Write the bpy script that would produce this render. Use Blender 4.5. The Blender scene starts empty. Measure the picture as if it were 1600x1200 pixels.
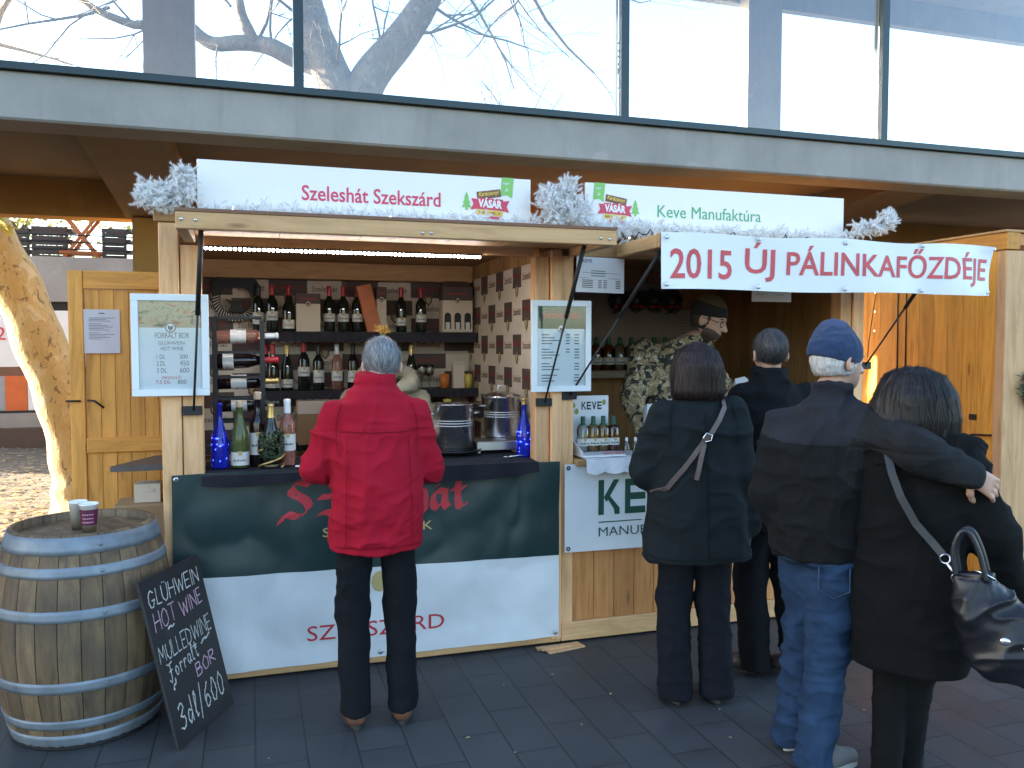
import bpy, math, random
import numpy as np
from mathutils import Vector, Matrix
R = math.radians
random.seed(7)
rng = np.random.default_rng(7)
S = bpy.context.scene
COL = S.collection

# ---------------------------------------------------------------- camera, sky, sun, exposure
cam_d = bpy.data.cameras.new("camera"); cam = bpy.data.objects.new("camera", cam_d); COL.objects.link(cam)
cam.location = (0, -4.33, 1.65)
cam.rotation_euler = (R(90 - 2.73), 0, R(-17.5))
cam_d.sensor_width = 36; cam_d.lens = 29.25; cam_d.clip_start = 0.05; cam_d.clip_end = 2000
S.camera = cam
SUN_AZ = math.atan2(-0.9, 0.436)          # heading towards the sun, from +Y clockwise (negative = to the left)
SUN_EL = R(13)
W = bpy.data.worlds.new("World"); S.world = W; W.use_nodes = True
nt = W.node_tree
sky = nt.nodes.new("ShaderNodeTexSky"); sky.sky_type = 'NISHITA'; sky.sun_disc = False
sky.sun_elevation = SUN_EL; sky.sun_rotation = SUN_AZ
sky.air_density = 1.0; sky.dust_density = 1.6; sky.ozone_density = 1.8
bg = nt.nodes["Background"]; bg.inputs[1].default_value = 0.15
nt.links.new(sky.outputs[0], bg.inputs[0])
sd = bpy.data.lights.new("sun", 'SUN'); sd.energy = 5.0; sd.angle = R(0.5); sd.color = (1, .86, .68)
sun = bpy.data.objects.new("sun", sd); COL.objects.link(sun)
dirv = Vector((math.sin(SUN_AZ) * math.cos(SUN_EL), math.cos(SUN_AZ) * math.cos(SUN_EL), math.sin(SUN_EL)))
sun.rotation_euler = dirv.to_track_quat('Z', 'Y').to_euler(); sun.location = (-8, 8, 8)
vs = S.view_settings
vs.view_transform = 'Standard'; vs.look = 'None'; vs.exposure = 2.7; vs.gamma = 1; vs.use_curve_mapping = False
S.render.engine = 'CYCLES'
cy = S.cycles
cy.use_denoising = True; cy.max_bounces = 10; cy.diffuse_bounces = 5; cy.glossy_bounces = 5; cy.transmission_bounces = 8
cy.transparent_max_bounces = 8; cy.caustics_reflective = False; cy.caustics_refractive = False; cy.sample_clamp_indirect = 6

# ---------------------------------------------------------------- materials
def mk(name):
    m = bpy.data.materials.new(name); m.use_nodes = True
    return m, m.node_tree, m.node_tree.nodes["Principled BSDF"]
def nd(nt, t, **kw):
    n = nt.nodes.new("ShaderNode" + t)
    for k, v in kw.items():
        if k.startswith('_'):
            setattr(n, k[1:], v)
        else:
            key = int(k[1:]) if k[0] == 'i' and k[1:].isdigit() else k.replace('__', ' ')
            if isinstance(v, bpy.types.NodeSocket): nt.links.new(v, n.inputs[key])
            else: n.inputs[key].default_value = v
    return n
def ramp(nt, fac, stops):
    n = nt.nodes.new("ShaderNodeValToRGB"); nt.links.new(fac, n.inputs[0])
    e = n.color_ramp.elements
    while len(e) < len(stops): e.new(.5)
    for i, (p, c) in enumerate(stops):
        e[i].position = p; e[i].color = (c[0], c[1], c[2], 1)
    return n.outputs[0]
def mixc(nt, fac, a, b, mode='MIX'):
    n = nt.nodes.new("ShaderNodeMix"); n.data_type = 'RGBA'; n.blend_type = mode
    for idx, v in ((0, fac), (6, a), (7, b)):
        if isinstance(v, bpy.types.NodeSocket): nt.links.new(v, n.inputs[idx])
        elif idx == 0: n.inputs[idx].default_value = v
        else: n.inputs[idx].default_value = (v[0], v[1], v[2], 1)
    return n.outputs[2]
def math_(nt, op, a, b=0.0, clamp=False):
    n = nt.nodes.new("ShaderNodeMath"); n.operation = op; n.use_clamp = clamp
    for i, v in enumerate((a, b)):
        if isinstance(v, bpy.types.NodeSocket): nt.links.new(v, n.inputs[i])
        else: n.inputs[i].default_value = v
    return n.outputs[0]
def coords(nt, scale=(1, 1, 1), rot=(0, 0, 0), which='Object', rnd=0):
    tc = nd(nt, "TexCoord"); o = tc.outputs[which]
    if rnd:
        at = nd(nt, "Attribute", _attribute_name='rnd')
        sc = math_(nt, 'MULTIPLY', at.outputs['Fac'], rnd)
        cb = nd(nt, "CombineXYZ", X=sc, Y=sc, Z=sc)
        va = nd(nt, "VectorMath", _operation='ADD', i0=o, i1=cb.outputs[0]); o = va.outputs[0]
    return nd(nt, "Mapping", Vector=o, Scale=scale, Rotation=rot).outputs[0]
def noise_(nt, v, scale, detail=4, rough=.55, dist=0):
    return nd(nt, "TexNoise", Vector=v, Scale=scale, Detail=detail, Roughness=rough, Distortion=dist).outputs['Fac']
def bump_(nt, b, h, strength=.3, dist=.01):
    n = nd(nt, "Bump", Height=h, Strength=strength, Distance=dist); nt.links.new(n.outputs[0], b.inputs['Normal'])
def c4(c): return (c[0], c[1], c[2], 1)
MATS = {}
def plain(name, col, rough=.5, metal=0, var=.12, scale=8, bump=0, bscale=60, spec=.5, **kw):
    if name in MATS: return MATS[name]
    m, nt, b = mk(name)
    v = coords(nt)
    f = noise_(nt, v, scale, 5)
    lo = [x * (1 - var) for x in col]; hi = [min(1, x * (1 + var)) for x in col]
    nt.links.new(ramp(nt, f, [(.25, lo), (.75, hi)]), b.inputs['Base Color'])
    rf = math_(nt, 'ADD', math_(nt, 'MULTIPLY', f, .16), rough - .08, True); nt.links.new(rf, b.inputs['Roughness'])
    b.inputs['Metallic'].default_value = metal; b.inputs['Specular IOR Level'].default_value = spec
    for k, x in kw.items(): b.inputs[k.replace('__', ' ')].default_value = x
    if bump: bump_(nt, b, noise_(nt, v, bscale, 4), bump, .004)
    MATS[name] = m; return m
def wood(name, col, axis='Z', knots=1, rough=.6, contrast=1.0, dirt=0):
    if name in MATS: return MATS[name]
    m, nt, b = mk(name)
    ac, al = 1.0, .09
    sc = {'X': (al, ac, ac), 'Y': (ac, al, ac), 'Z': (ac, ac, al)}[axis]
    v = coords(nt, sc, rnd=17.3)
    n1 = noise_(nt, v, 22, 6, .6, 1.2); n2 = noise_(nt, v, 90, 3, .6)
    d = .28 * contrast
    c = ramp(nt, n1, [(.3, [x * (1 - d) * (1, .92, .8)[i] for i, x in enumerate(col)]), (.52, col), (.75, [min(1, x * (1 + d * .5)) for x in col])])
    c = mixc(nt, math_(nt, 'MULTIPLY', n2, .35), c, [x * .7 for x in col])
    at = nd(nt, "Attribute", _attribute_name='rnd')
    tone = nd(nt, "MapRange", Value=at.outputs['Fac']); tone.inputs[3].default_value = .78; tone.inputs[4].default_value = 1.16
    hs = nd(nt, "HueSaturation", Color=c, Value=tone.outputs[0]); c = hs.outputs[0]
    if knots:
        ks = {'X': (2.2, 9, 9), 'Y': (9, 2.2, 9), 'Z': (9, 9, 2.2)}[axis]
        kv = coords(nt, ks, rnd=7.1)
        vo = nd(nt, "TexVoronoi", Vector=kv, Scale=.85, Randomness=1.0).outputs['Distance']
        k = ramp(nt, vo, [(.05, (1, 1, 1)), (.13, (0, 0, 0))])
        c = mixc(nt, math_(nt, 'MULTIPLY', k, .75), c, (col[0] * .28, col[1] * .2, col[2] * .15))
        ring = ramp(nt, vo, [(.1, (0, 0, 0)), (.16, (1, 1, 1)), (.3, (0, 0, 0))])
        c = mixc(nt, math_(nt, 'MULTIPLY', ring, .25), c, (col[0] * .6, col[1] * .45, col[2] * .3))
    if dirt:
        dn = noise_(nt, coords(nt, rnd=3), 5, 6, .7)
        c = mixc(nt, math_(nt, 'MULTIPLY', ramp(nt, dn, [(.5, (0, 0, 0)), (.72, (1, 1, 1))]), dirt), c, (.07, .055, .04))
    nt.links.new(c, b.inputs['Base Color']); b.inputs['Roughness'].default_value = rough; b.inputs['Specular IOR Level'].default_value = .35
    bump_(nt, b, n1, .12, .004)
    MATS[name] = m; return m
def fabric(name, col, scale=260, bump=.25, sheen=.15, var=.18, rough=.9, patches=None):
    if name in MATS: return MATS[name]
    m, nt, b = mk(name)
    v = coords(nt)
    f = noise_(nt, v, 9, 5); g = noise_(nt, v, scale, 2)
    c = ramp(nt, f, [(.3, [x * (1 - var) for x in col]), (.7, [x * (1 + var) for x in col])])
    c = mixc(nt, math_(nt, 'MULTIPLY', g, .4), c, [x * .55 for x in col])
    nt.links.new(c, b.inputs['Base Color']); b.inputs['Roughness'].default_value = rough
    b.inputs['Sheen Weight'].default_value = sheen; b.inputs['Sheen Tint'].default_value = c4([min(1, x * 2 + .1) for x in col]); b.inputs['Specular IOR Level'].default_value = .2
    bump_(nt, b, math_(nt, 'ADD', g, math_(nt, 'MULTIPLY', noise_(nt, v, 28, 4), 1.2)), bump, .004)
    MATS[name] = m; return m
def glassy(name, col, rough=.04, trans=1.0, ior=1.45):
    if name in MATS: return MATS[name]
    m, nt, b = mk(name)
    f = noise_(nt, coords(nt), 6, 2)
    nt.links.new(ramp(nt, f, [(.2, [x * .95 for x in col]), (.8, col)]), b.inputs['Base Color'])
    b.inputs['Roughness'].default_value = rough; b.inputs['Transmission Weight'].default_value = trans; b.inputs['IOR'].default_value = ior
    MATS[name] = m; return m
def thin(name, col, gloss=.12, rough=.03):
    """clear thin glass: mostly lets light straight through, with a mirror-like sheen that grows at grazing angles"""
    m, nt, b = mk(name)
    t = nd(nt, "BsdfTransparent", Color=c4(col)); g = nd(nt, "BsdfGlossy", Roughness=rough, Color=(1, 1, 1, 1))
    fr = nd(nt, "LayerWeight", Blend=gloss); f = math_(nt, 'ADD', math_(nt, 'MULTIPLY', fr.outputs['Fresnel'], 1.0), gloss * .3, True)
    mx = nd(nt, "MixShader", i0=f, i1=t.outputs[0], i2=g.outputs[0])
    nt.links.new(mx.outputs[0], nt.nodes["Material Output"].inputs[0]); nt.nodes.remove(b)
    MATS[name] = m; return m
def emit(name, col, strength):
    m, nt, b = mk(name)
    b.inputs['Base Color'].default_value = c4(col); b.inputs['Emission Color'].default_value = c4(col); b.inputs['Emission Strength'].default_value = strength
    return m

M_post = wood("pine_post", (.82, .475, .235), 'Z', dirt=.12)
M_postx = wood("pine_rail", (.66, .385, .18), 'X', dirt=.12)
M_posty = wood("pine_rail_deep", (.58, .34, .15), 'Y', dirt=.1)
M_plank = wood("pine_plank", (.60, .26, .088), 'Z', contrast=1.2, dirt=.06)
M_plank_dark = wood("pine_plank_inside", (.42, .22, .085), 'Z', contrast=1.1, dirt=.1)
M_plank_x = wood("pine_board", (.52, .30, .13), 'X', dirt=.1)
M_door = wood("pine_door", (.84, .37, .078), 'Z', contrast=1.25, dirt=.05)
M_doorx = wood("pine_door_rail", (.82, .35, .07), 'X', contrast=1.2)
M_orange = wood("orange_pine", (.84, .38, .055), 'Z', contrast=1.1, dirt=.05)
M_black = plain("black_metal", (.015, .015, .017), .42, .3)
M_rubber = plain("black_rubber", (.012, .012, .013), .6)
M_darkshelf = plain("dark_shelf", (.03, .028, .032), .6, bump=.1)
M_steel = plain("steel", (.68, .68, .69), .27, 1, var=.05)
M_zinc = plain("zinc_screw", (.55, .55, .55), .35, 1)
M_white = plain("white_paint", (.80, .78, .76), .45, var=.03)
M_paper = plain("white_paper", (.78, .78, .79), .7, var=.03)
M_pvc = plain("white_pvc", (.74, .75, .76), .42, var=.07, scale=3, bump=.25, bscale=9)
M_ink = plain("black_ink", (.02, .02, .022), .6)
M_grey_ink = plain("grey_ink", (.16, .16, .18), .6)
M_red_ink = plain("red_ink", (.52, .03, .045), .55, var=.1)
M_pink_ink = plain("crimson_ink", (.62, .05, .10), .55)
M_green_ink = plain("green_ink", (.10, .36, .16), .55)
M_dgreen = plain("dark_green_ink", (.012, .06, .04), .5)
M_brown_ink = plain("brown_ink", (.17, .075, .045), .55)
M_yellow_ink = plain("yellow_ink", (.75, .48, .08), .55)
M_lime = plain("lime_ink", (.22, .5, .12), .55)
M_gold = plain("gold_ink", (.50, .38, .16), .5)
M_card = plain("brown_cardboard", (.36, .22, .11), .8)
M_cream = plain("cream_paper", (.70, .58, .45), .7, var=.06)
M_wall_dark = plain("wallpaper_dark", (.10, .065, .055), .7)
M_skin = plain("skin", (.50, .29, .21), .5, var=.12, scale=30, Subsurface__Weight=.12)
M_skin.node_tree.nodes["Principled BSDF"].inputs['Subsurface Radius'].default_value = (.01, .004, .002)
M_lip = plain("lip", (.36, .14, .12), .5)
M_eye = plain("eye_white", (.6, .58, .55), .2)

# ---------------------------------------------------------------- mesh builder
TXT = {}
def text_geo(s, bold=0.0, shear=0.0):
    k = (s, bold, shear)
    if k not in TXT:
        cu = bpy.data.curves.new("t", 'FONT'); cu.body = s; cu.size = 1; cu.resolution_u = 3; cu.offset = bold; cu.shear = shear
        cu.extrude = .01; cu.fill_mode = 'BOTH'
        ob = bpy.data.objects.new("t", cu); COL.objects.link(ob)
        dg = bpy.context.evaluated_depsgraph_get(); dg.update()
        me = ob.evaluated_get(dg).to_mesh()
        v = np.array([x.co[:] for x in me.vertices]).reshape(-1, 3); f = [tuple(p.vertices) for p in me.polygons]
        ob.evaluated_get(dg).to_mesh_clear(); bpy.data.objects.remove(ob); bpy.data.curves.remove(cu)
        TXT[k] = (v, f)
    return TXT[k]
def frame_of(d, upref=(0, 0, 1)):
    d = Vector(d).normalized(); u = Vector(upref)
    if abs(d.dot(u)) > .98: u = Vector((0, 1, 0))
    x = u.cross(d).normalized(); y = d.cross(x)
    return x, y, d
def wloc(o):
    p = Vector((0, 0, 0))
    while o: p = p + o.location; o = o.parent
    return p
class MB:
    def __init__(s): s.v = []; s.f = []; s.mi = []; s.rn = []; s.sm = []
    def add(s, verts, faces, m=0, smooth=False, r=None):
        o = len(s.v); r = random.random() if r is None else r
        s.v.extend([tuple(map(float, p)) for p in verts])
        for f in faces:
            s.f.append(tuple(i + o for i in f)); s.mi.append(m); s.rn.append(r); s.sm.append(smooth)
        return s
    def box(s, x0, x1, y0, y1, z0, z1, m=0, M=None, r=None):
        v = [Vector((x, y, z)) for z in (z0, z1) for y in (y0, y1) for x in (x0, x1)]
        if M is not None: v = [M @ p for p in v]
        return s.add(v, [(0, 2, 3, 1), (4, 5, 7, 6), (0, 1, 5, 4), (2, 6, 7, 3), (0, 4, 6, 2), (1, 3, 7, 5)], m, r=r)
    def bar(s, a, b, w, h, m=0, up=(0, 0, 1)):
        a, b = Vector(a), Vector(b); x, y, d = frame_of(b - a, up)
        v = [p + x * i * w / 2 + y * j * h / 2 for p in (a, b) for j in (-1, 1) for i in (-1, 1)]
        return s.add(v, [(0, 2, 3, 1), (4, 5, 7, 6), (0, 1, 5, 4), (2, 6, 7, 3), (0, 4, 6, 2), (1, 3, 7, 5)], m)
    def tube(s, pts, rad, n=8, m=0, cap=True, smooth=True, r=None):
        pts = [Vector(p) for p in pts]; k = len(pts)
        if not hasattr(rad, '__len__'): rad = [rad] * k
        V = []; px = None
        for i, p in enumerate(pts):
            d = (pts[min(i + 1, k - 1)] - pts[max(i - 1, 0)])
            if d.length < 1e-9: d = Vector((0, 0, 1))
            d.normalize()
            if px is None: x = frame_of(d)[0]
            else:
                x = px - d * px.dot(d)
                x = x.normalized() if x.length > 1e-6 else frame_of(d)[0]
            px = x; y = d.cross(x)
            for j in range(n):
                a = 2 * math.pi * j / n
                V.append(p + (x * math.cos(a) + y * math.sin(a)) * rad[i])
        F = [(i * n + j, i * n + (j + 1) % n, (i + 1) * n + (j + 1) % n, (i + 1) * n + j) for i in range(k - 1) for j in range(n)]
        if cap: F += [tuple(range(n - 1, -1, -1)), tuple(range((k - 1) * n, k * n))]
        return s.add(V, F, m, smooth, r)
    def lathe(s, prof, o=(0, 0, 0), n=20, m=0, M=None, smooth=True):
        V = []; k = len(prof)
        for r, z in prof:
            for j in range(n):
                a = 2 * math.pi * j / n; p = Vector((max(r, 1e-5) * math.cos(a), max(r, 1e-5) * math.sin(a), z))
                if M is not None: p = M @ p
                V.append(p + Vector(o))
        F = [(i * n + j, i * n + (j + 1) % n, (i + 1) * n + (j + 1) % n, (i + 1) * n + j) for i in range(k - 1) for j in range(n)]
        return s.add(V, F, m, smooth)
    def ell(s, c, r, m=0, n=12, M=None):
        prof = [(math.sin(math.pi * i / 8), -math.cos(math.pi * i / 8)) for i in range(9)]
        Mx = Matrix.Diagonal((r[0], r[1], r[2], 1))
        if M is not None: Mx = M.to_4x4() @ Mx
        return s.lathe(prof, c, n, m, Mx)
    def poly(s, pts, o, ux, uy, d0, d1, m=0, warp=None):
        o, ux, uy = Vector(o), Vector(ux), Vector(uy); nn = ux.cross(uy).normalized(); k = len(pts)
        V = [o + ux * a + uy * b + nn * d for d in (d0, d1) for a, b in pts]
        if warp: V = [warp(p) for p in V]
        F = [tuple(range(k, 2 * k)), tuple(range(k - 1, -1, -1))] + [(i, (i + 1) % k, k + (i + 1) % k, k + i) for i in range(k)]
        return s.add(V, F, m)
    def rect(s, x0, x1, z0, z1, y, t=.0015, m=0, warp=None):          # flat mark on a surface that faces -Y
        return s.poly([(x0, z0), (x1, z0), (x1, z1), (x0, z1)], (0, y, 0), (1, 0, 0), (0, 0, 1), 0, t, m, warp)
    def text(s, t, o, w, h=None, ux=(1, 0, 0), uy=(0, 0, 1), m=0, bold=0, shear=0, th=.0015, align=0, warp=None):
        v, f = text_geo(t, bold, shear)
        if len(v) == 0: return s
        lo, hi = v.min(0), v.max(0); sx = w / (hi[0] - lo[0]); sy = sx if h is None else h / (hi[1] - lo[1])
        ux, uy, o = Vector(ux), Vector(uy), Vector(o); nn = ux.cross(uy).normalized()
        V = [o + ux * ((p[0] - lo[0]) * sx - align * w) + uy * ((p[1] - lo[1]) * sy) + nn * ((p[2] + .01) / .02 * th) for p in v]
        if warp: V = [warp(p) for p in V]
        return s.add(V, f, m)
    def grid(s, fn, nu, nv, m=0, smooth=True, back=None):
        V = [fn(i / nu, j / nv) for j in range(nv + 1) for i in range(nu + 1)]
        F = [(j * (nu + 1) + i, j * (nu + 1) + i + 1, (j + 1) * (nu + 1) + i + 1, (j + 1) * (nu + 1) + i) for j in range(nv) for i in range(nu)]
        s.add(V, F, m, smooth)
        if back is not None:
            b = Vector(back); W_ = [Vector(p) + b for p in V]
            s.add(W_, [tuple(reversed(f)) for f in F], m, smooth)
            rim = [j * (nu + 1) for j in range(nv, -1, -1)] + list(range(1, nu + 1)) + [j * (nu + 1) + nu for j in range(1, nv + 1)] + [nv * (nu + 1) + i for i in range(nu - 1, -1, -1)]
            k = len(rim); RV = [V[i] for i in rim] + [W_[i] for i in rim]
            s.add(RV, [((i + 1) % k, i, k + i, k + (i + 1) % k) for i in range(k)], m, smooth)
        return s
    def build(s, name, mats, parent=None, at=None, local=False, bevel=0, rot=None):
        if not isinstance(mats, (list, tuple)): mats = [mats]
        off = Vector((0, 0, 0))
        if not local: off = wloc(parent) if parent is not None else Vector(at or (0, 0, 0))
        me = bpy.data.meshes.new(name)
        V = np.array(s.v, dtype=float).reshape(-1, 3) - np.array(off)
        me.from_pydata(V.tolist(), [], s.f)
        for m in mats: me.materials.append(m)
        me.polygons.foreach_set('material_index', s.mi); me.polygons.foreach_set('use_smooth', s.sm)
        a = me.attributes.new('rnd', 'FLOAT', 'FACE'); a.data.foreach_set('value', s.rn)
        me.update()
        o = bpy.data.objects.new(name, me); COL.objects.link(o)
        if parent is not None: o.parent = parent
        elif at is not None: o.location = at
        if rot is not None: o.rotation_euler = rot
        if bevel:
            b = o.modifiers.new("edge", 'BEVEL'); b.width = bevel; b.segments = 1; b.limit_method = 'ANGLE'; b.angle_limit = R(40)
        return o
def tag(o, label, cat, group=None, kind=None):
    if label: o['label'] = label
    if cat: o['category'] = cat
    if group: o['group'] = group
    if kind: o['kind'] = kind
    return o
def thing(name, label, cat, loc=(0, 0, 0), rotz=0, group=None):
    o = bpy.data.objects.new(name, None); COL.objects.link(o); o.empty_display_size = .1
    o.location = loc; o.rotation_euler = (0, 0, rotz)
    return tag(o, label, cat, group)

# stroke lettering (chalk hand and broad-nib blackletter)
def arc(pts, n=5):
    P = [np.array(p, float) for p in pts]; out = []
    for i in range(len(P) - 1):
        p0, p1, p2, p3 = P[max(i - 1, 0)], P[i], P[i + 1], P[min(i + 2, len(P) - 1)]
        for k in range(n):
            t = k / n
            out.append(.5 * ((2 * p1) + (-p0 + p2) * t + (2 * p0 - 5 * p1 + 4 * p2 - p3) * t * t + (-p0 + 3 * p1 - 3 * p2 + p3) * t ** 3))
    out.append(P[-1]); return [tuple(p) for p in out]
GL = {
 'A': (.8, [[(0, 0), (.4, 1), (.8, 0)], [(.15, .38), (.65, .38)]]),
 'B': (.65, [[(0, 0), (0, 1)], arc([(0, 1), (.45, .95), (.45, .6), (.05, .52), (.6, .42), (.5, .05), (0, 0)])]),
 'D': (.7, [[(0, 0), (0, 1)], arc([(0, 1), (.5, .85), (.65, .5), (.5, .12), (0, 0)])]),
 'E': (.55, [[(.55, 1), (0, 1), (0, 0), (.55, 0)], [(0, .5), (.45, .5)]]),
 'G': (.7, [arc([(.62, .85), (.32, 1), (.03, .6), (.12, .1), (.42, .0), (.66, .4)]), [(.36, .4), (.68, .4)]]),
 'H': (.65, [[(0, 0), (0, 1)], [(.65, 0), (.65, 1)], [(0, .5), (.65, .5)]]),
 'I': (.1, [[(.05, 0), (.05, 1)]]),
 'L': (.5, [[(0, 1), (0, 0), (.5, 0)]]),
 'M': (.8, [[(0, 0), (.08, 1), (.4, .35), (.72, 1), (.8, 0)]]),
 'N': (.65, [[(0, 0), (0, 1), (.65, 0), (.65, 1)]]),
 'O': (.75, [arc([(.38, 1), (.03, .6), (.2, .04), (.6, .1), (.72, .6), (.38, 1)])]),
 'R': (.65, [[(0, 0), (0, 1)], arc([(0, 1), (.5, .95), (.5, .6), (.05, .5)]), [(.1, .5), (.62, 0)]]),
 'T': (.7, [[(0, 1), (.7, 1)], [(.35, 1), (.35, 0)]]),
 'U': (.65, [arc([(0, 1), (.02, .3), (.3, 0), (.6, .25), (.65, 1)])]),
 'W': (1.0, [[(0, 1), (.25, 0), (.5, .8), (.75, 0), (1, 1)]]),
 'F': (.75, [arc([(.75, 1.0), (.35, .92), (.1, 1.02)]), arc([(.42, .95), (.4, .3), (.22, -.1), (.02, .08)]), [(.2, .5), (.6, .54)]]),
 'o': (.45, [arc([(.22, .55), (.03, .3), (.2, .0), (.42, .28), (.22, .55)])]),
 'r': (.36, [[(.03, .55), (.05, 0)], arc([(.04, .3), (.18, .52), (.36, .5)])]),
 'a': (.48, [arc([(.4, .5), (.15, .55), (.03, .2), (.2, .0), (.4, .3)]), arc([(.42, .55), (.4, .15), (.5, .0)])]),
 'l': (.25, [arc([(.02, .2), (.2, .85), (.1, 1.0), (.04, .6), (.08, .05), (.24, .05)])]),
 't': (.4, [arc([(.2, .95), (.18, .15), (.3, .0), (.4, .1)]), [(.02, .6), (.4, .6)]]),
 'd': (.5, [arc([(.4, .45), (.15, .5), (.03, .2), (.2, .0), (.4, .3)]), [(.42, 1.05), (.42, .0)]]),
 '3': (.5, [arc([(.03, .85), (.3, 1), (.42, .75), (.15, .52), (.48, .35), (.3, .0), (.0, .1)])]),
 '6': (.5, [arc([(.42, .98), (.1, .6), (.05, .15), (.3, .0), (.46, .25), (.25, .48), (.06, .25)])]),
 '0': (.5, [arc([(.25, 1), (.03, .6), (.1, .08), (.38, .08), (.46, .6), (.25, 1)])]),
 '/': (.35, [[(.3, 1.15), (.02, -.25)]]),
 '~': (.5, [arc([(0, .4), (.15, .6), (.32, .4), (.5, .6)])]),
 'S': (.7, [arc([(.66, .92), (.3, 1.0), (.12, .75), (.45, .52), (.6, .25), (.3, .0), (-.05, .08), (-.2, -.18)])]),
 'z': (.45, [[(.05, .55), (.42, .55), (.03, .05)], arc([(.03, .05), (.25, .1), (.45, .0)])]),
 'e': (.42, [arc([(.05, .25), (.38, .38), (.25, .58), (.05, .35), (.12, .03), (.4, .08)])]),
 's': (.4, [arc([(.36, .5), (.1, .52), (.12, .32), (.34, .22), (.25, .0), (.0, .06)])]),
 'h': (.48, [[(.05, 1.05), (.06, 0)], arc([(.07, .35), (.3, .58), (.42, .4), (.4, -.12)])]),
 ' ': (.3, []),
}
def strokes(mb, s, o, ux, uy, h, th, m=0, ws=1.0, gap=.18, nib=None, jit=0, lift=.002, sl=0):
    o, ux, uy = Vector(o), Vector(ux), Vector(uy); nn = ux.cross(uy).normalized(); x = 0
    for ch in s:
        acc = None
        if ch == 'Ü': ch, acc = 'U', 'u'
        if ch == 'á': ch, acc = 'a', 'a'
        w, L = GL[ch]; L = list(L)
        if acc == 'u': L += [[(.2, 1.12), (.2, 1.2)], [(.45, 1.12), (.45, 1.2)]]
        if acc == 'a': L += [[(.2, .72), (.36, .95)]]
        for pl in L:
            P = [np.array((x + (p[0] * ws + sl * p[1]), p[1])) * h + rng.normal(0, 1, 2) * jit * h for p in pl]
            for a, b in zip(P[:-1], P[1:]):
                d = b - a; ln = np.linalg.norm(d)
                if ln < 1e-7: continue
                d = d / ln
                if nib is None:
                    q = np.array((-d[1], d[0])) * th / 2; a2, b2 = a - d * th * .3, b + d * th * .3
                    C4 = [a2 - q, b2 - q, b2 + q, a2 + q]
                else:
                    q = np.array((math.cos(nib), math.sin(nib))) * th / 2; t2 = np.array((-q[1], q[0])) * .25
                    cr = d[0] * q[1] - d[1] * q[0]
                    if cr < 0: q = -q
                    C4 = [a - q, b - q, b + q, a + q]
                    if abs(cr) < th * .12: C4 = [a - q - t2, b - q - t2, b + q + t2, a + q + t2]
                mb.add([o + ux * c[0] + uy * c[1] + nn * lift for c in C4], [(0, 1, 2, 3)], m)
        x += w * ws + gap
    return x * h
# ---------------------------------------------------------------- ground
def ground_mats():
    m, nt, b = mk("paving_slabs")
    v = coords(nt, rot=(0, 0, R(90)))
    br = nd(nt, "TexBrick", Vector=v, Scale=1.0, Mortar__Size=.0042, Mortar__Smooth=.3, Brick__Width=.40, Row__Height=.20, Bias=0)
    br.offset = .5
    br.inputs['Color1'].default_value = (.037, .039, .043, 1); br.inputs['Color2'].default_value = (.052, .052, .055, 1); br.inputs['Mortar'].default_value = (.013, .013, .014, 1)
    f = noise_(nt, coords(nt), 2.2, 6, .65); g = noise_(nt, coords(nt), 160, 3)
    c = mixc(nt, .9, br.outputs['Color'], ramp(nt, f, [(.28, (.62, .62, .64)), (.5, (1, 1, 1)), (.72, (1.35, 1.3, 1.22))]), 'MULTIPLY')
    sc_ = noise_(nt, coords(nt, (1, 1, 1)), 7, 7, .75, 1.5)
    c = mixc(nt, math_(nt, 'MULTIPLY', ramp(nt, sc_, [(.60, (0, 0, 0)), (.70, (1, 1, 1))]), .3), c, (.10, .095, .088))
    c = mixc(nt, math_(nt, 'MULTIPLY', g, .3), c, (.05, .05, .05))
    sp = ramp(nt, noise_(nt, coords(nt), 55, 2), [(.72, (0, 0, 0)), (.76, (1, 1, 1))])
    c = mixc(nt, math_(nt, 'MULTIPLY', sp, .4), c, (.11, .095, .09))
    nt.links.new(c, b.inputs['Base Color'])
    nt.links.new(ramp(nt, f, [(.3, (.5, .5, .5)), (.7, (.75, .75, .75))]), b.inputs['Roughness'])
    h = math_(nt, 'SUBTRACT', math_(nt, 'MULTIPLY', g, .12), br.outputs['Fac'])
    bump_(nt, b, h, .35, .006)
    m2, nt, b = mk("earth")
    f = noise_(nt, coords(nt), .9, 7, .65); g = noise_(nt, coords(nt), 14, 6, .7)
    c = ramp(nt, f, [(.3, (.13, .10, .075)), (.5, (.22, .18, .13)), (.7, (.30, .25, .18))])
    c = mixc(nt, math_(nt, 'MULTIPLY', g, .55), c, (.09, .065, .04))
    nt.links.new(c, b.inputs['Base Color']); b.inputs['Roughness'].default_value = .95
    bump_(nt, b, math_(nt, 'ADD', g, f), .8, .05)
    return m, m2
M_pave, M_earth = ground_mats()
mb = MB(); mb.box(-400, 400, -400, 400, -.25, -.012)
tag(mb.build("ground", M_earth), None, None, kind='structure')
mb = MB(); mb.box(-14, 30, -40, 2.95, -.2, 0)
tag(mb.build("paving", M_pave), None, None, kind='structure')

def mound():
    m = MB()
    def fn(u, v):
        x = -9 + 9.5 * u; y = 3.1 + 7.2 * v
        return (x, y, .004 + .05 * noise.noise((x * .9, y * .9, 0)) + .03 * noise.noise((x * 3, y * 3, 2)) + .04)
    return m.grid(fn, 90, 70)
from mathutils import noise
tag(mound().build("bare_earth", M_earth), None, None, kind='structure')
M_curb = plain("curb_stone", (.42, .40, .37), .85, scale=5, bump=.2)
mb = MB(); mb.box(-9, -.4, 2.97, 3.09, -.05, .07)
tag(mb.build("kerb", M_curb, bevel=.01), None, None, kind='structure')

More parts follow.
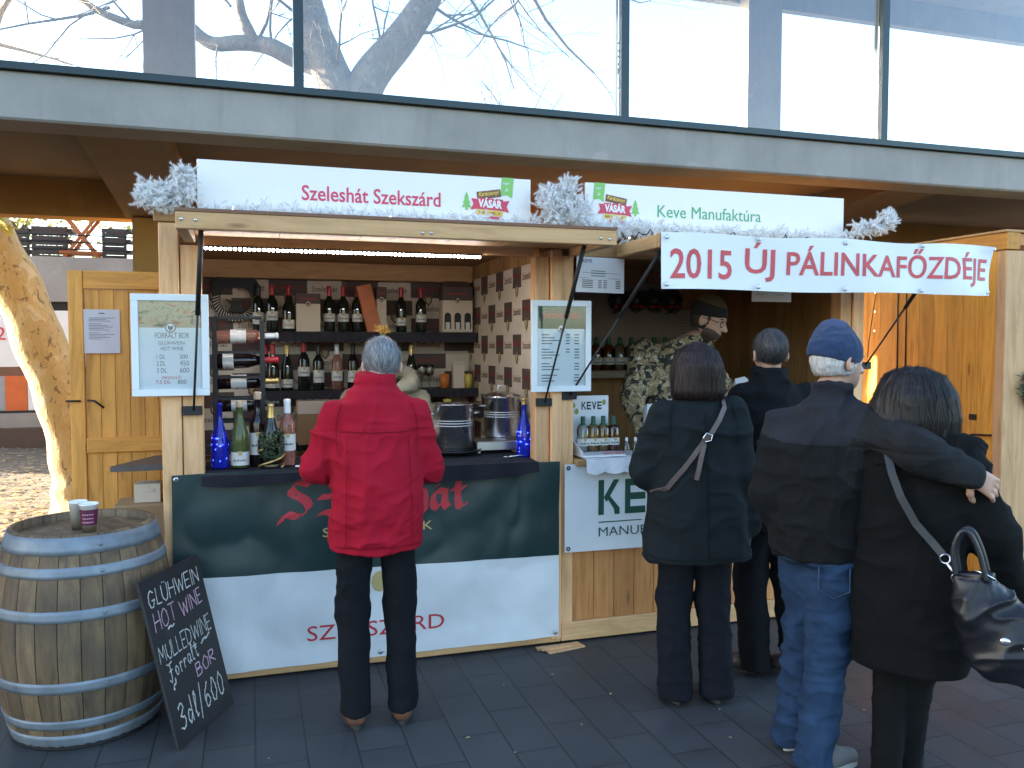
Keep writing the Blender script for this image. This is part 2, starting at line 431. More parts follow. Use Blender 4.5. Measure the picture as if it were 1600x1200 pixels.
# fallen leaves: nobody could count them
M_leaf = wood("dry_leaf", (.46, .30, .10), 'X', knots=0, rough=.75)
M_leaf2 = plain("pale_leaf", (.42, .33, .17), .8, var=.3, scale=3)
def leaf(mb, x, y, z, s, m):
    a = rng.uniform(0, 6.28); t = rng.uniform(-.5, .5, 2)
    pts = [(-.5, 0), (-.2, .28), (.1, .24), (.5, 0), (.1, -.24), (-.2, -.28)]
    ca, sa = math.cos(a), math.sin(a)
    mb.add([(x + s * (p * ca - q * sa), y + s * (p * sa + q * ca), z + .3 * s * abs(t[0] * p + t[1] * q) + .12 * s * (abs(q))) for p, q in pts], [(0, 1, 5), (1, 2, 4, 5), (2, 3, 4)], m)
mb = MB()
for i in range(5200):
    x = rng.uniform(-6.5, .2); y = 3.15 + 7 * rng.random() ** 1.7
    leaf(mb, x, y, .06 + .05 * noise.noise((x * .9, y * .9, 0)) + .03 * noise.noise((x * 3, y * 3, 2)), rng.uniform(.035, .10), int(rng.random() < .5))
tag(mb.build("fallen_leaves", [M_leaf, M_leaf2]), "dry brown and yellow leaves strewn over the bare earth by the plane tree", "leaves", kind='stuff')
mb = MB()
for x, y in [(.05, -.95), (1.0, -1.2), (1.35, -1.05), (1.42, -.5), (1.9, -1.35), (.7, -1.35), (2.0, -1.1), (-.15, -1.1), (1.15, -.55), (2.62, -1.3), (3.3, -.5), (.3, -1.3), (1.6, -.8), (.85, -1.02)]:
    leaf(mb, x, y, .004, rng.uniform(.012, .024), int(rng.random() < .5))
tag(mb.build("paving_leaves", [M_leaf, M_leaf2]), "small stray leaves and litter scattered on the dark paving in front of the stalls", "litter", kind='stuff')

# ---------------------------------------------------------------- raised glass pavilion above the stalls
def concrete(name, col):
    m, nt, b = mk(name)
    f = noise_(nt, coords(nt), 1.3, 7, .6); g = noise_(nt, coords(nt), 40, 5, .6)
    st = noise_(nt, coords(nt, (3.1, 3.1, .35)), 1.9, 7, .75, .6)
    c = ramp(nt, f, [(.3, [x * .72 for x in col]), (.7, [x * 1.14 for x in col])])
    c = mixc(nt, math_(nt, 'MULTIPLY', ramp(nt, st, [(.52, (0, 0, 0)), (.72, (1, 1, 1))]), .4), c, [x * .55 for x in col])
    c = mixc(nt, math_(nt, 'MULTIPLY', g, .25), c, [x * .6 for x in col])
    pt = ramp(nt, noise_(nt, coords(nt), 3.1, 2), [(.66, (0, 0, 0)), (.69, (1, 1, 1))])
    c = mixc(nt, math_(nt, 'MULTIPLY', pt, .25), c, [min(1, x * 1.35) for x in col])
    nt.links.new(c, b.inputs['Base Color']); b.inputs['Roughness'].default_value = .85
    bump_(nt, b, g, .25, .004)
    return m
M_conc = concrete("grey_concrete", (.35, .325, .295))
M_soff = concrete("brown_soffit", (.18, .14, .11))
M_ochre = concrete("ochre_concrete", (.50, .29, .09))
M_pale = concrete("white_column", (.74, .73, .70))
M_colm = concrete("pale_column", (.46, .45, .43))
M_teal = plain("dark_teal_metal", (.022, .036, .042), .35, .4)
M_pane = glassy("window_glass", (.95, .98, 1.0), .0, 1.0, 1.6)
B = thing("pavilion", "raised concrete pavilion with a band of tall windows above the market stalls", "building", (2, .6, 0))
X0, X1 = -45, 24
m = MB(); m.box(X0, X1, .6, .88, 2.81, 3.06); m.build("fascia", M_conc, B, bevel=.012)
m = MB(); m.box(X0, X1, .572, .72, 3.062, 3.10); m.build("window_ledge", M_teal, B)
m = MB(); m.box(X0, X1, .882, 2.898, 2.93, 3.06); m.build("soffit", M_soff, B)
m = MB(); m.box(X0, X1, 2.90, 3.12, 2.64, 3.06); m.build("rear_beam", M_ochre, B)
for xc in (-6.1, -.67, 4.87, 10.3):
    m = MB(); h = .24
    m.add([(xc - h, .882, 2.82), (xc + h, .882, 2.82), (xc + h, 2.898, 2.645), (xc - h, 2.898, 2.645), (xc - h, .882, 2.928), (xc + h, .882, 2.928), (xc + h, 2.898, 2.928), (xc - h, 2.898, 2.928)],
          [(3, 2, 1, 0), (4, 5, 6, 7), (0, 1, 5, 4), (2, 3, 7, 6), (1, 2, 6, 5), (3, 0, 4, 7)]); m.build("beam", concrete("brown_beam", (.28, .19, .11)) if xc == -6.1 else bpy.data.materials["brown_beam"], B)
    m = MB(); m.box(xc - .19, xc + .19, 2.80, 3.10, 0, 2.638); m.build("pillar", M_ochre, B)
    xk = xc + (.10 if xc < 0 else 0); m = MB(); m.box(xk - .19, xk + .19, 2.86, 3.02, 3.064, 5.3); m.build("column", M_pale, B)
m = MB(); m.box(X0, X1, .7, 3.10, 5.305, 5.6); m.build("roof", M_conc, B)
m = MB(); m.box(X0, X1, 3.03, 3.12, 5.03, 5.30); m.build("rear_lintel", M_colm, B)
m = MB(); m.box(-3.15, -3.0, .9, 3.9, 0, 2.92); m.build("side_wall", M_conc, B)  # unseen wall, added to keep the low sun off the ground by the barrel
m = MB(); m.box(X0, -3.155, 2.92, 3.08, 0, 2.636); m.build("added_sun_block", M_conc, B)  # added out of view, stops sun passing under the building's left part
for i in range(-4, 8):
    xm = .295 + 2.065 * i
    m = MB(); m.box(xm - .028, xm + .028, .70, .80, 3.102, 5.30); m.build("mullion", M_teal, B)
    m = MB(); m.box(xm + .030, xm + 2.035, .74, .756, 3.102, 5.302); m.build("window_pane", M_pane, B)

# ---------------------------------------------------------------- terrace far behind on the left
T = thing("terrace", "grey concrete terrace wall with a white panelled base far behind the leaning tree", "terrace", (-3, 10.4, 0))
def terr(x0, x1, y, z0, z1, d, name, m_):
    m = MB(); m.box(x0, x1, y, y + d, z0, z1); return m.build(name, m_, T)
terr(-9, 1.5, 10.3, 2.32, 3.02, .2, "parapet", M_conc)
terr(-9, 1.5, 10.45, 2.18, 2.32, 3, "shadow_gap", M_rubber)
terr(-9, 1.5, 10.36, 1.30, 2.18, .2, "white_panel", M_white)
terr(-9, 1.5, 10.33, 1.16, 1.30, .24, "brown_band", M_brown_ink)
terr(-9, 1.5, 10.30, .58, .62, .3, "rail", M_black)
terr(-9, 1.5, 10.34, .62, 1.16, .24, "grey_panel", plain("grey_panel", (.33, .34, .36), .6))
terr(-3.62, -3.32, 10.32, .62, 1.16, .02, "orange_stripe", plain("orange_paint", (.62, .13, .03), .5))
terr(-3.31, -2.6, 10.32, .62, 1.16, .02, "white_stripe", M_white)
terr(-9, 1.5, 10.22, .36, .58, .4, "plinth", M_conc)
terr(-9, 1.5, 10.1, .0, .36, .3, "dark_base", plain("dark_timber", (.09, .06, .045), .8, scale=3))
m = MB(); m.text("2", (-3.74, 10.35, 1.72), .14, .2, m=0); m.build("lettering", M_pink_ink, T)
for z in (3.14, 3.25, 3.36):
    m = MB(); m.tube([(-9, 10.28, z), (1.5, 10.28, z)], .012, 6); m.build("railing", M_black, T)

# seats stacked on the terrace, seen as dark slatted backs
M_seat = wood("dark_seat_slats", (.055, .045, .042), 'X', knots=0)
def stack(x0, x1, y, z0, z1, label):
    c = thing("stacked_seats", label, "chairs", ((x0 + x1) / 2, y, 3.0), 0, "dark seats on the terrace")
    n = 7; w = x1 - x0
    m = MB()
    for k in range(n):
        z = z0 + (z1 - z0) * k / n; m.box(x0 + .004 * (k % 2), x1 - .004 * (k % 2), y, y + .035, z, z + (z1 - z0) / n - .008)
    m.build("slatted_back", M_seat, c)
    m = MB()
    for k in range(3): m.box(x0 + .02, x1 + .06, y + .04, y + .45, z0 + .12 + .17 * k, z0 + .16 + .17 * k)
    m.build("seat", M_seat, c)
    for sx in (x0 + .02, x1 - .02):
        m = MB(); m.box(sx - .02, sx + .02, y + .037, y + .08, 3.0, z1 - .02); m.build("leg", M_seat, c)
for a in [(-3.95, -3.37, 10.9, 3.02, 3.52, "dark slatted seat stack at the left end of the terrace"),
          (-3.30, -2.78, 10.75, 3.02, 3.55, "dark slatted seat stack left of the orange trestle"),
          (-2.24, -1.88, 10.5, 3.02, 3.52, "dark slatted seat stack right of the orange trestle"),
          (-1.78, -1.30, 10.4, 3.02, 3.50, "dark slatted seat stack nearest the pavilion pillar")]:
    stack(*a)
M_tr = wood("orange_trestle_wood", (.50, .16, .05), 'Z', knots=0)
t = thing("folding_table", "orange wooden folding table with crossed legs standing between the dark stacks", "table", (-2.55, 10.55, 3.0))
for s in (-1, 1):
    m = MB(); m.bar((-2.55 - .27 * s, 10.55 + .02 * s, 3.02), (-2.55 + .25 * s, 10.55 + .02 * s, 3.72), .05, .03, 0, (0, 1, 0)); m.build("leg", M_tr, t)
    m = MB(); m.bar((-2.55 - .27 * s, 10.85 + .02 * s, 3.02), (-2.55 + .25 * s, 10.85 + .02 * s, 3.72), .05, .03, 0, (0, 1, 0)); m.build("leg", M_tr, t)
m = MB(); m.box(-2.86, -2.24, 10.5, 10.95, 3.10, 3.14); m.build("shelf", M_tr, t)
m = MB(); m.box(-2.9, -2.2, 10.45, 11.0, 3.725, 3.76); m.build("tabletop", M_tr, t)

# ---------------------------------------------------------------- trees
def bark(name, base, patch, pale):
    m, nt, b = mk(name)
    v = coords(nt, (1, 1, .55))
    vo = nd(nt, "TexVoronoi", Vector=nd(nt, "Mapping", Vector=v, Scale=(1, 1, 1)).outputs[0], Scale=7.5); vo.feature = 'F1'
    f = noise_(nt, v, 4, 6, .65, .6); g = noise_(nt, v, 16, 5, .7, .8)
    c = ramp(nt, f, [(.3, base), (.55, [x * 1.1 for x in base]), (.72, pale)])
    k = ramp(nt, g, [(.56, (0, 0, 0)), (.62, (1, 1, 1))])
    c = mixc(nt, math_(nt, 'MULTIPLY', k, .75), c, patch)
    k2 = ramp(nt, noise_(nt, v, 9, 3, .5, .4), [(.62, (0, 0, 0)), (.66, (1, 1, 1))])
    c = mixc(nt, math_(nt, 'MULTIPLY', k2, .6), c, pale)
    nt.links.new(c, b.inputs['Base Color']); b.inputs['Roughness'].default_value = .8
    bump_(nt, b, math_(nt, 'ADD', f, g), .8, .03)
    return m
M_bark = bark("plane_bark", (.48, .34, .14), (.12, .075, .035), (.66, .56, .34))
M_bark2 = bark("grey_bark", (.13, .105, .08), (.07, .055, .042), (.22, .19, .15))
def wob(pts, n=6, amp=.03):
    P = [tuple(p) for p in arc(pts, n)]
    return [(p[0] + amp * noise.noise((p[0] * 2, p[1] * 2, p[2] * 2)), p[1] + amp * noise.noise((p[0] * 2 + 9, p[1] * 2, p[2] * 2)), p[2]) for p in P]
def twigs(mb, p, d, L, r, depth, spread=.75):
    n = 5; pts = [Vector(p)]; d = Vector(d).normalized()
    for i in range(n):
        d = (d + Vector(rng.normal(0, .16, 3)) + Vector((0, 0, .04))).normalized(); pts.append(pts[-1] + d * L / n)
    mb.tube(pts, [r * (1 - .62 * i / n) for i in range(n + 1)], 5 if depth > 1 else 3, cap=False)
    if depth > 0:
        for k in range(4 if depth > 1 else 3):
            i = rng.integers(1, n + 1)
            dd = (d + Vector(rng.normal(0, spread, 3))).normalized()
            twigs(mb, pts[i], dd, L * rng.uniform(.5, .75), r * (1 - .62 * i / n) * .62, depth - 1, spread)
# leaning plane tree at the left
tp = thing("plane_tree", "leaning plane tree with mottled yellow bark lit by the sun beside the stall door", "tree", (-1.66, 4.5, 0))
ctr = [(-1.50, 4.45, -.05), (-1.56, 4.49, .22), (-1.60, 4.52, .5), (-1.70, 4.58, 1.0), (-1.90, 4.66, 1.6), (-2.12, 4.76, 2.2), (-2.42, 4.86, 2.8), (-2.8, 4.98, 3.5), (-3.2, 5.1, 4.3)]
P = wob(ctr, 5, .02); n_ = len(P)
m = MB(); m.tube(P, [.30 * (1 - .25 * min(1, i / 12)) + (.10 * max(0, 1 - i / 5)) + .012 * math.sin(i * 1.3) for i in range(n_)], 28); m.build("trunk", M_bark, tp)
m = MB(); twigs(m, (-3.0, 5.05, 3.9), (.5, -.2, .7), 1.6, .06, 2); twigs(m, (-3.2, 5.1, 4.3), (-.5, .2, .9), 2.2, .12, 3); m.build("branches", M_bark, tp)
M_yleaf = plain("yellow_green_leaf", (.42, .40, .05), .6, var=.3, scale=5, Transmission__Weight=.15)
m = MB()
m.tube([(-2.75, 4.9, 3.42), (-2.45, 4.6, 3.05), (-2.15, 4.5, 2.72)], [.012, .008, .003], 5)
for i in range(46):
    t_ = rng.random(); c = Vector((-2.42 + .34 * t_, 4.58 - .1 * t_, 3.0 - .34 * t_)) + Vector(rng.normal(0, .06, 3))
    d = Vector(rng.normal(0, 1, 3)).normalized(); e = d.cross(Vector((.3, .2, 1))).normalized(); s = rng.uniform(.04, .075)
    m.add([c - d * s, c - d * s * .2 + e * s * .7, c + d * s, c - d * s * .2 - e * s * .7], [(0, 1, 2, 3)])
m.build("leaf_spray", M_yleaf, tp)
at_ = thing("autumn_tree", "yellow leaved tree far behind the terrace seats at the left edge", "tree", (-5.2, 17, 0))
m = MB(); m.tube(wob([(-5.2, 17, 0), (-5.15, 17, 2.5), (-5.0, 17, 4.4)]), [.16 - .007 * i for i in range(13)], 10); twigs(m, (-5.0, 17, 4.0), (.3, 0, .9), 2.0, .06, 2); m.build("trunk", M_bark2, at_)
m = MB()
for i in range(2600):
    d = Vector(rng.normal(0, 1, 3)).normalized() * rng.random() ** .4; c = Vector((-4.8 + 2.6 * d.x, 17 + 1.6 * d.y, 4.7 + 1.3 * d.z)) + .35 * Vector((noise.noise(d * 3), 0, noise.noise(d * 3 + Vector((5, 0, 0)))))
    if noise.noise(c * 1.6) < -.18: continue
    u = Vector(rng.normal(0, 1, 3)).normalized(); e = u.cross(Vector((.3, .2, 1))).normalized(); q = rng.uniform(.05, .10)
    m.add([c - u * q, c + e * q * .6, c + u * q, c - e * q * .6], [(0, 1, 2, 3)])
m.build("crown", M_yleaf, at_)
# bare forked tree seen through the windows
tb = thing("bare_tree", "big bare tree with a heavy fork seen through the pavilion windows", "tree", (1.7, 9, 0))
m = MB()
m.tube(wob([(1.8, 8.95, -.05), (1.75, 8.95, 2), (1.72, 8.95, 4), (1.66, 8.96, 5.3)]), .42, 18)
m.tube(wob([(1.66, 8.96, 5.1), (1.34, 9.1, 5.75), (1.02, 9.25, 6.6), (.85, 9.34, 7.5), (.8, 9.3, 8.6)]), [.33 - .006 * i for i in range(25)], 14)
m.tube(wob([(1.66, 8.96, 5.1), (1.85, 8.95, 5.8), (2.35, 8.83, 6.45), (2.75, 8.72, 7.1), (3.2, 8.6, 8.4)]), [.32 - .006 * i for i in range(25)], 14)
m.build("trunk", M_bark2, tb)
m = MB()
m.tube(wob([(1.25, 9.15, 5.9), (.8, 9.3, 6.1), (.2, 9.5, 6.35), (-.45, 9.7, 6.35), (-1.0, 9.9, 6.75), (-1.7, 10.1, 6.65), (-2.6, 10.3, 7.1)], 6, .12), [.17 - .0035 * i for i in range(37)], 10)
m.tube(wob([(.1, 9.5, 6.36), (-.05, 9.5, 6.9), (-.35, 9.6, 7.6)], 6, .1), [.1 - .004 * i for i in range(13)], 8)
m.tube(wob([(.9, 9.3, 7.0), (.5, 9.2, 7.3), (.1, 9.1, 8.0)], 6, .1), [.12 - .005 * i for i in range(13)], 8)
m.build("limb", M_bark2, tb)
m = MB()
for p, d, L, r in [((1.0, 9.2, 6.6), (-.6, -.5, -.1), 1.6, .03), ((1.35, 9.0, 5.8), (.1, -.6, .6), 1.5, .028), ((2.4, 8.8, 6.5), (.9, -.3, -.2), 1.9, .03), ((2.7, 8.7, 7.0), (.8, -.2, -.6), 1.8, .03),
                   ((2.1, 8.9, 6.1), (-.2, -.5, .8), 1.3, .026), ((-.4, 9.7, 6.4), (-.2, -.3, -.7), 1.2, .02), ((-1.2, 9.9, 6.7), (-.4, 0, -.6), 1.3, .02), ((.2, 9.5, 6.4), (.2, -.2, .9), 1.4, .03),
                   ((-.2, 9.6, 6.9), (-.6, 0, .5), 1.4, .025), ((2.9, 8.6, 7.5), (.9, 0, .1), 2.6, .035), ((.9, 9.3, 7.2), (-.5, -.2, .4), 1.8, .03), ((3.0, 8.6, 7.6), (.7, .1, -.9), 2.2, .03),
                   ((-1.7, 10.1, 6.7), (-.5, -.1, .8), 1.5, .02), ((-.9, 9.9, 6.7), (.2, -.1, -.9), .9, .015), ((.6, 9.3, 6.2), (.2, -.3, -.8), .8, .015), ((1.5, 9.0, 5.6), (-.4, -.5, .6), 1.1, .02), ((3.2, 8.6, 8.0), (.9, 0, -.35), 3.2, .045), ((4.2, 8.6, 7.9), (1, 0, -.45), 3.0, .04), ((-.5, 9.7, 7.2), (-.8, 0, -.2), 2.5, .035), ((-2, 10.2, 6.9), (-.8, 0, -.5), 2.0, .03), ((2.6, 8.7, 6.9), (.5, -.3, .3), 1.6, .03), ((.4, 9.4, 6.3), (0, -.4, .5), 1.2, .025)]:
    twigs(m, p, d, L, r, 3)
m.build("branches", M_bark2, tb)
tb = thing("young_tree", "young bare tree with fanned thin twigs, right of the big forked tree", "tree", (5.6, 13, 0))
m = MB(); m.tube(wob([(5.6, 13, 0), (5.58, 13, 3), (5.5, 13, 5.4)]), .06, 8); m.build("trunk", M_bark2, tb)
m = MB()
for k in range(9): twigs(m, (5.52, 13, 5.0 + .12 * k), (rng.normal(0, .5), rng.normal(0, .4), .9), 1.7, .022, 3, .5)
m.build("branches", M_bark2, tb)
# ---------------------------------------------------------------- market stalls
YF = -.10                                      # face of the stalls
def planks_v(m, x0, x1, y0, y1, z0, z1, w=.115, gap=.004):
    n = max(1, round((x1 - x0) / w)); w = (x1 - x0) / n
    for i in range(n): m.box(x0 + i * w + gap / 2, x0 + (i + 1) * w - gap / 2, y0, y1, z0, z1)
    m.box(x0, x1, y0 + .006, y1 - .004, z0 + .002, z1 - .002)
def planks_vy(m, x0, x1, y0, y1, z0, z1, w=.115, gap=.004):
    n = max(1, round((y1 - y0) / w)); w = (y1 - y0) / n
    for i in range(n): m.box(x0, x1, y0 + i * w + gap / 2, y0 + (i + 1) * w - gap / 2, z0, z1)
    m.box(x0 + .005, x1 - .005, y0, y1, z0 + .002, z1 - .002)
def screws(m, pts, y):
    for x, z in pts: m.lathe([(0, 0), (.008, 0), (.007, .003), (0, .004)], (x, y, z), 8, M=Matrix.Rotation(R(90), 3, 'X'))

# ---- wine stall
A = thing("wine_stall", "pine market stall selling wine with its front shutter propped up as a canopy", "stall", (.62, .8, 0))
def P_(name, mat_, *boxes, parent=A, bevel=.004):
    m = MB()
    for b in boxes: m.box(*b)
    return m.build(name, mat_, parent, bevel=bevel)
P_("front_post", M_post, (-.400, -.312, YF, .0, .03, 2.22), (-.308, -.215, YF + .012, .0, .03, 2.12))
P_("front_post", M_post, (1.470, 1.550, YF + .012, .0, .03, 2.12), (1.554, 1.614, YF - .012, .03, .03, 2.16))
P_("base_rail", M_postx, (-.40, 1.616, YF - .004, -.02, .012, .115))
m = MB(); planks_v(m, -.21, 1.468, -.085, -.06, .118, .985); m.build("front_wall", M_plank, A)
P_("counter", M_plank_x, (-.213, 1.468, -.16, .42, .985, 1.02))
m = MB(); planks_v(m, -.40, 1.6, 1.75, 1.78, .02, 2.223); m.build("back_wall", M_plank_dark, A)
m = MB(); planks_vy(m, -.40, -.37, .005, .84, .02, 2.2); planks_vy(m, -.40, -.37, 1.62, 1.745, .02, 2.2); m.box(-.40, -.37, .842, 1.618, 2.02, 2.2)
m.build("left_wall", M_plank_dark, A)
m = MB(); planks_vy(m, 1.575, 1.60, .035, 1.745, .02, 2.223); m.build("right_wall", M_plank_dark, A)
P_("floor", M_plank_x, (-.368, 1.572, -.055, 1.745, .015, .10), bevel=0)
P_("roof", M_plank_x, (-.42, 1.62, -.10, 1.82, 2.225, 2.27))
P_("header_beam", M_postx, (-.213, 1.468, -.06, .0, 2.125, 2.22))
P_("inner_beam", M_plank_x, (-.36, 1.57, 1.60, 1.70, 2.10, 2.22))
# raised shutter
c = P_("canopy", M_postx, (-.285, 1.705, -.615, -.580, 2.128, 2.200), bevel=.004)
P_("side_rail", M_posty, (-.285, -.235, -.578, -.115, 2.128, 2.196), parent=c)
P_("side_rail", M_posty, (1.655, 1.705, -.578, -.115, 2.128, 2.196), parent=c)
m = MB()
for k in range(5): m.box(-.232 + .377 * k, -.232 + .377 * (k + 1) - .004, -.578, -.105, 2.165, 2.19)
m.build("boards", M_posty, c)
m = MB(); m.box(-.287, 1.707, -.617, -.105, 2.201, 2.215); m.build("roofing_felt", plain("brown_felt", (.20, .10, .06), .8, bump=.2), c)
m = MB(); screws(m, [(-.262, 2.168), (-.205, 2.166), (.75, 2.150), (.79, 2.152), (1.62, 2.16), (1.665, 2.157)], -.6152); m.build("screws", M_zinc, c)
def strut(a, b, parent):
    m = MB(); a, b = Vector(a), Vector(b); q = a + (b - a) * .45
    m.tube([a, q], .011, 8); m.tube([q, b], .0055, 8); m.build("gas_strut", M_rubber, parent)
    m = MB(); s = 1
    m.box(b.x - .05, b.x + .04, b.y - .004, b.y + .008, b.z - .022, b.z + .022); m.build("strut_bracket", M_black, parent)
strut((-.19, -.50, 2.15), (-.257, -.112, 1.335), A)
strut((1.585, -.50, 2.15), (1.515, -.112, 1.338), A)
# wallpapered inside
def wallpaper(m, o, ux, W_, H, cell, rowh, sq, sqh, txt=True, shield=True):
    o, ux = Vector(o), Vector(ux); uz = Vector((0, 0, 1)); nn = ux.cross(uz)
    m.poly([(0, 0), (W_, 0), (W_, H), (0, H)], o, ux, uz, 0, .003, 0)
    r = 0; z = H - sqh
    while z > -.02:
        k = 0; x = -(cell * .5 if r % 2 else 0)
        while x < W_:
            x0, x1 = max(0, x), min(W_, x + sq); z0 = max(z, 0)
            if x1 - x0 > .03 and z + sqh - z0 > .02:
                m.poly([(x0, z0), (x1, z0), (x1, z + sqh), (x0, z + sqh)], o, ux, uz, .003, .0042, 1)
                if x1 - x0 > sq * .9 and z > .03:
                    xm = (x0 + x1) / 2
                    m.text("Szeleshát", o + ux * (xm - sq * .36) + uz * (z + sqh * .45) + nn * .0043, sq * .72, sqh * .3, ux, uz, 2, .01, .2, .0008)
                    if shield:
                        s = .03
                        m.poly([(xm - s, z - .012 + s), (xm - s * .9, z - s), (xm, z - s * 2.0), (xm + s * .9, z - s), (xm + s, z - .012 + s)], o, ux, uz, .0044, .0056, 3)
                        m.poly([(xm - s * .6, z + .004), (xm - s * .5, z - s * .8), (xm, z - s * 1.5), (xm + s * .5, z - s * .8), (xm + s * .6, z + .004)], o, ux, uz, .0057, .0066, 4)
            if txt:
                a = x + sq + (cell - sq) * .12; w = (cell - sq) * .76
                if a > 0 and a + w < W_ and z > 0: m.text("Szeleshát", o + ux * a + uz * (z + sqh * .3) + nn * .0031, w, sqh * .36, ux, uz, 5, .012, .15, .0008)
            x += cell; k += 1
        z -= rowh; r += 1
M_wtext = plain("wallpaper_brown_text", (.22, .12, .09), .7); M_wred = plain("wallpaper_red_text", (.25, .03, .03), .6)
WP = [M_cream, M_wall_dark, M_wred, M_brown_ink, M_gold, M_wtext]
m = MB(); wallpaper(m, (-.365, 1.742, .5), (1, 0, 0), 1.935, 1.60, .50, .13, .26, .11); m.build("back_wallpaper", WP, A)
m = MB(); wallpaper(m, (1.570, 1.73, .55), (0, -1, 0), 1.68, 1.57, .37, .205, .165, .125); m.build("side_wallpaper", WP, A)
# shelves
def shelf(x0, x1, y0, y1, z, drop, parent=A):
    s = P_("shelf", M_darkshelf, (x0, x1, y0, y1, z - .022, z), parent=parent, bevel=0)
    m = MB(); n = int((x1 - x0) / .055)
    m.grid(lambda u, v: (x0 + (x1 - x0) * u, y0 - .004 - .006 * abs(math.sin(u * n * math.pi)), z - .001 - drop * v * (1 - .12 * abs(math.sin(u * n * math.pi)))), n * 4, 3, back=(0, .0035, 0))
    m.build("valance", fabric("dark_valance", (.04, .037, .045)), s)
shelf(.02, 1.565, 1.44, 1.73, 1.735, .075)
shelf(.02, 1.565, 1.44, 1.73, 1.335, .06)
shelf(1.10, 1.565, 1.20, 1.436, 1.22, .08)
shelf(-.36, 1.09, 1.44, 1.73, .985, .06)
# side door of the wine stall, swung open
D_ = thing("stall_door", "open pine plank side door of the wine stall behind the barrel", "door", (-.42, .84, 0))
m = MB(); planks_v(m, -.875, -.424, .826, .846, .1, 1.955, .075, .004); m.build("plank_panel", M_door, D_)
P_("door_stile", M_door, (-.955, -.879, .81, .852, .06, 2.06), parent=D_)
P_("top_rail", M_doorx, (-.877, -.422, .812, .850, 1.958, 2.06), parent=D_)
P_("middle_rail", M_doorx, (-.877, -.422, .808, .824, 1.04, 1.125), parent=D_)
m = MB(); m.tube([(-.975, .80, 1.335), (-.90, .80, 1.335)], .006, 6); m.tube([(-.865, .80, 1.338), (-.83, .79, 1.335), (-.78, .785, 1.295)], .006, 6); m.build("latch", M_black, D_)
m = MB(); m.poly([(-.70, .40), (-.40, .40), (-.40, .80), (-.52, .80)], (0, 0, .985), (1, 0, 0), (0, 1, 0), 0, .03)
tag(m.build("side_shelf", plain("grey_laminate", (.10, .09, .085), .5), at=(-.55, .6, .985)), "small dark grey folding shelf on the left side of the wine stall", "shelf")
def notice(name, x0, x1, z0, z1, y, label, lines, tilt=0, mat_=M_paper, head=None):
    o = thing(name, label, "notice", ((x0 + x1) / 2, y, (z0 + z1) / 2))
    o.rotation_euler = (0, tilt, 0)
    w, h = (x1 - x0) / 2, (z1 - z0) / 2
    m = MB(); m.grid(lambda u, v: (-w + 2 * w * u, -.002 - .004 * math.sin(3 * u + 2 * v), -h + 2 * h * v), 6, 6, back=(0, .0015, 0)); m.build("sheet", mat_, o, local=True)
    m = MB(); f = lambda p: Vector((p.x, -.0028 - .004 * math.sin(3 * (p.x + w) / (2 * w) + 2 * (p.z + h) / (2 * h)) + p.y, p.z))
    for z, a, b, t in lines: m.rect(-w + 2 * w * a, -w + 2 * w * b, -h + 2 * h * z, -h + 2 * h * z + t, 0, .0006, 0, f)
    if head: m.text(head[0], (-w + 2 * w * head[1], 0, -h + 2 * h * head[3]), 2 * w * head[2], None, th=.0006, warp=f, bold=.02)
    m.build("print", M_grey_ink, o, local=True); return o
ln = [(.80 - .035 * i - (.03 if i > 2 else 0) - (.03 if i > 7 else 0), .14, [.86, .62, .74, .5, .66, .8, .55, .7, .45, .84, .6, .72, .5][i], .0028) for i in range(13)]
notice("paper_notice", -.878, -.695, 1.60, 1.845, .818, "pale typed paper notice pinned to the open side door", ln + [(.9, .42, .58, .006)], mat_=plain("pinkish_paper", (.66, .58, .58), .8, var=.03))

# ---- spirits stall
K = thing("spirits_stall", "pine market stall selling fruit spirits, right of the wine stall", "stall", (2.62, .8, 0))
def Q_(name, mat_, *boxes, parent=K, bevel=.004): return P_(name, mat_, *boxes, parent=parent, bevel=bevel)
Q_("front_post", M_post, (1.618, 1.690, YF + .01, .0, .03, 2.13))
Q_("front_post", M_post, (3.432, 3.512, YF + .01, .0, .03, 2.22), (3.516, 3.598, YF, .0, .03, 2.22))
Q_("base_rail", M_postx, (1.618, 3.60, YF - .004, -.02, .012, .115))
m = MB(); planks_v(m, 1.692, 3.43, -.085, -.06, .118, .985, .125); m.build("front_wall", M_plank, K)
Q_("counter", M_plank_x, (1.692, 3.43, -.14, .125, .985, 1.02))
Q_("header_beam", M_postx, (1.692, 3.43, -.07, .0, 2.13, 2.215))
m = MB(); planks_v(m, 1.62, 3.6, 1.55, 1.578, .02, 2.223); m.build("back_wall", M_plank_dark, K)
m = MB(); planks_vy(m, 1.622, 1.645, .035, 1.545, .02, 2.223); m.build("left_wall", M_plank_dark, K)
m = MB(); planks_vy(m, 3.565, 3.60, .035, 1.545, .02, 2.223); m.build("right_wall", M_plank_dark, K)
Q_("floor", M_plank_x, (1.647, 3.562, -.055, 1.545, .015, .10), bevel=0)
Q_("roof", M_plank_x, (1.625, 3.64, -.10, 1.58, 2.225, 2.27))
c = Q_("canopy", M_postx, (1.93, 3.74, -.615, -.580, 2.128, 2.200))
Q_("side_rail", M_posty, (1.93, 1.975, -.578, -.115, 2.128, 2.196), parent=c)
Q_("side_rail", M_posty, (3.695, 3.74, -.578, -.115, 2.128, 2.196), parent=c)
m = MB()
for k in range(5): m.box(1.978 + .343 * k, 1.978 + .343 * (k + 1) - .004, -.578, -.105, 2.165, 2.19)
m.build("boards", M_posty, c)
strut((1.985, -.56, 2.14), (1.663, -.103, 1.371), K)
strut((3.715, -.56, 2.14), (3.604, -.112, 1.52), K)
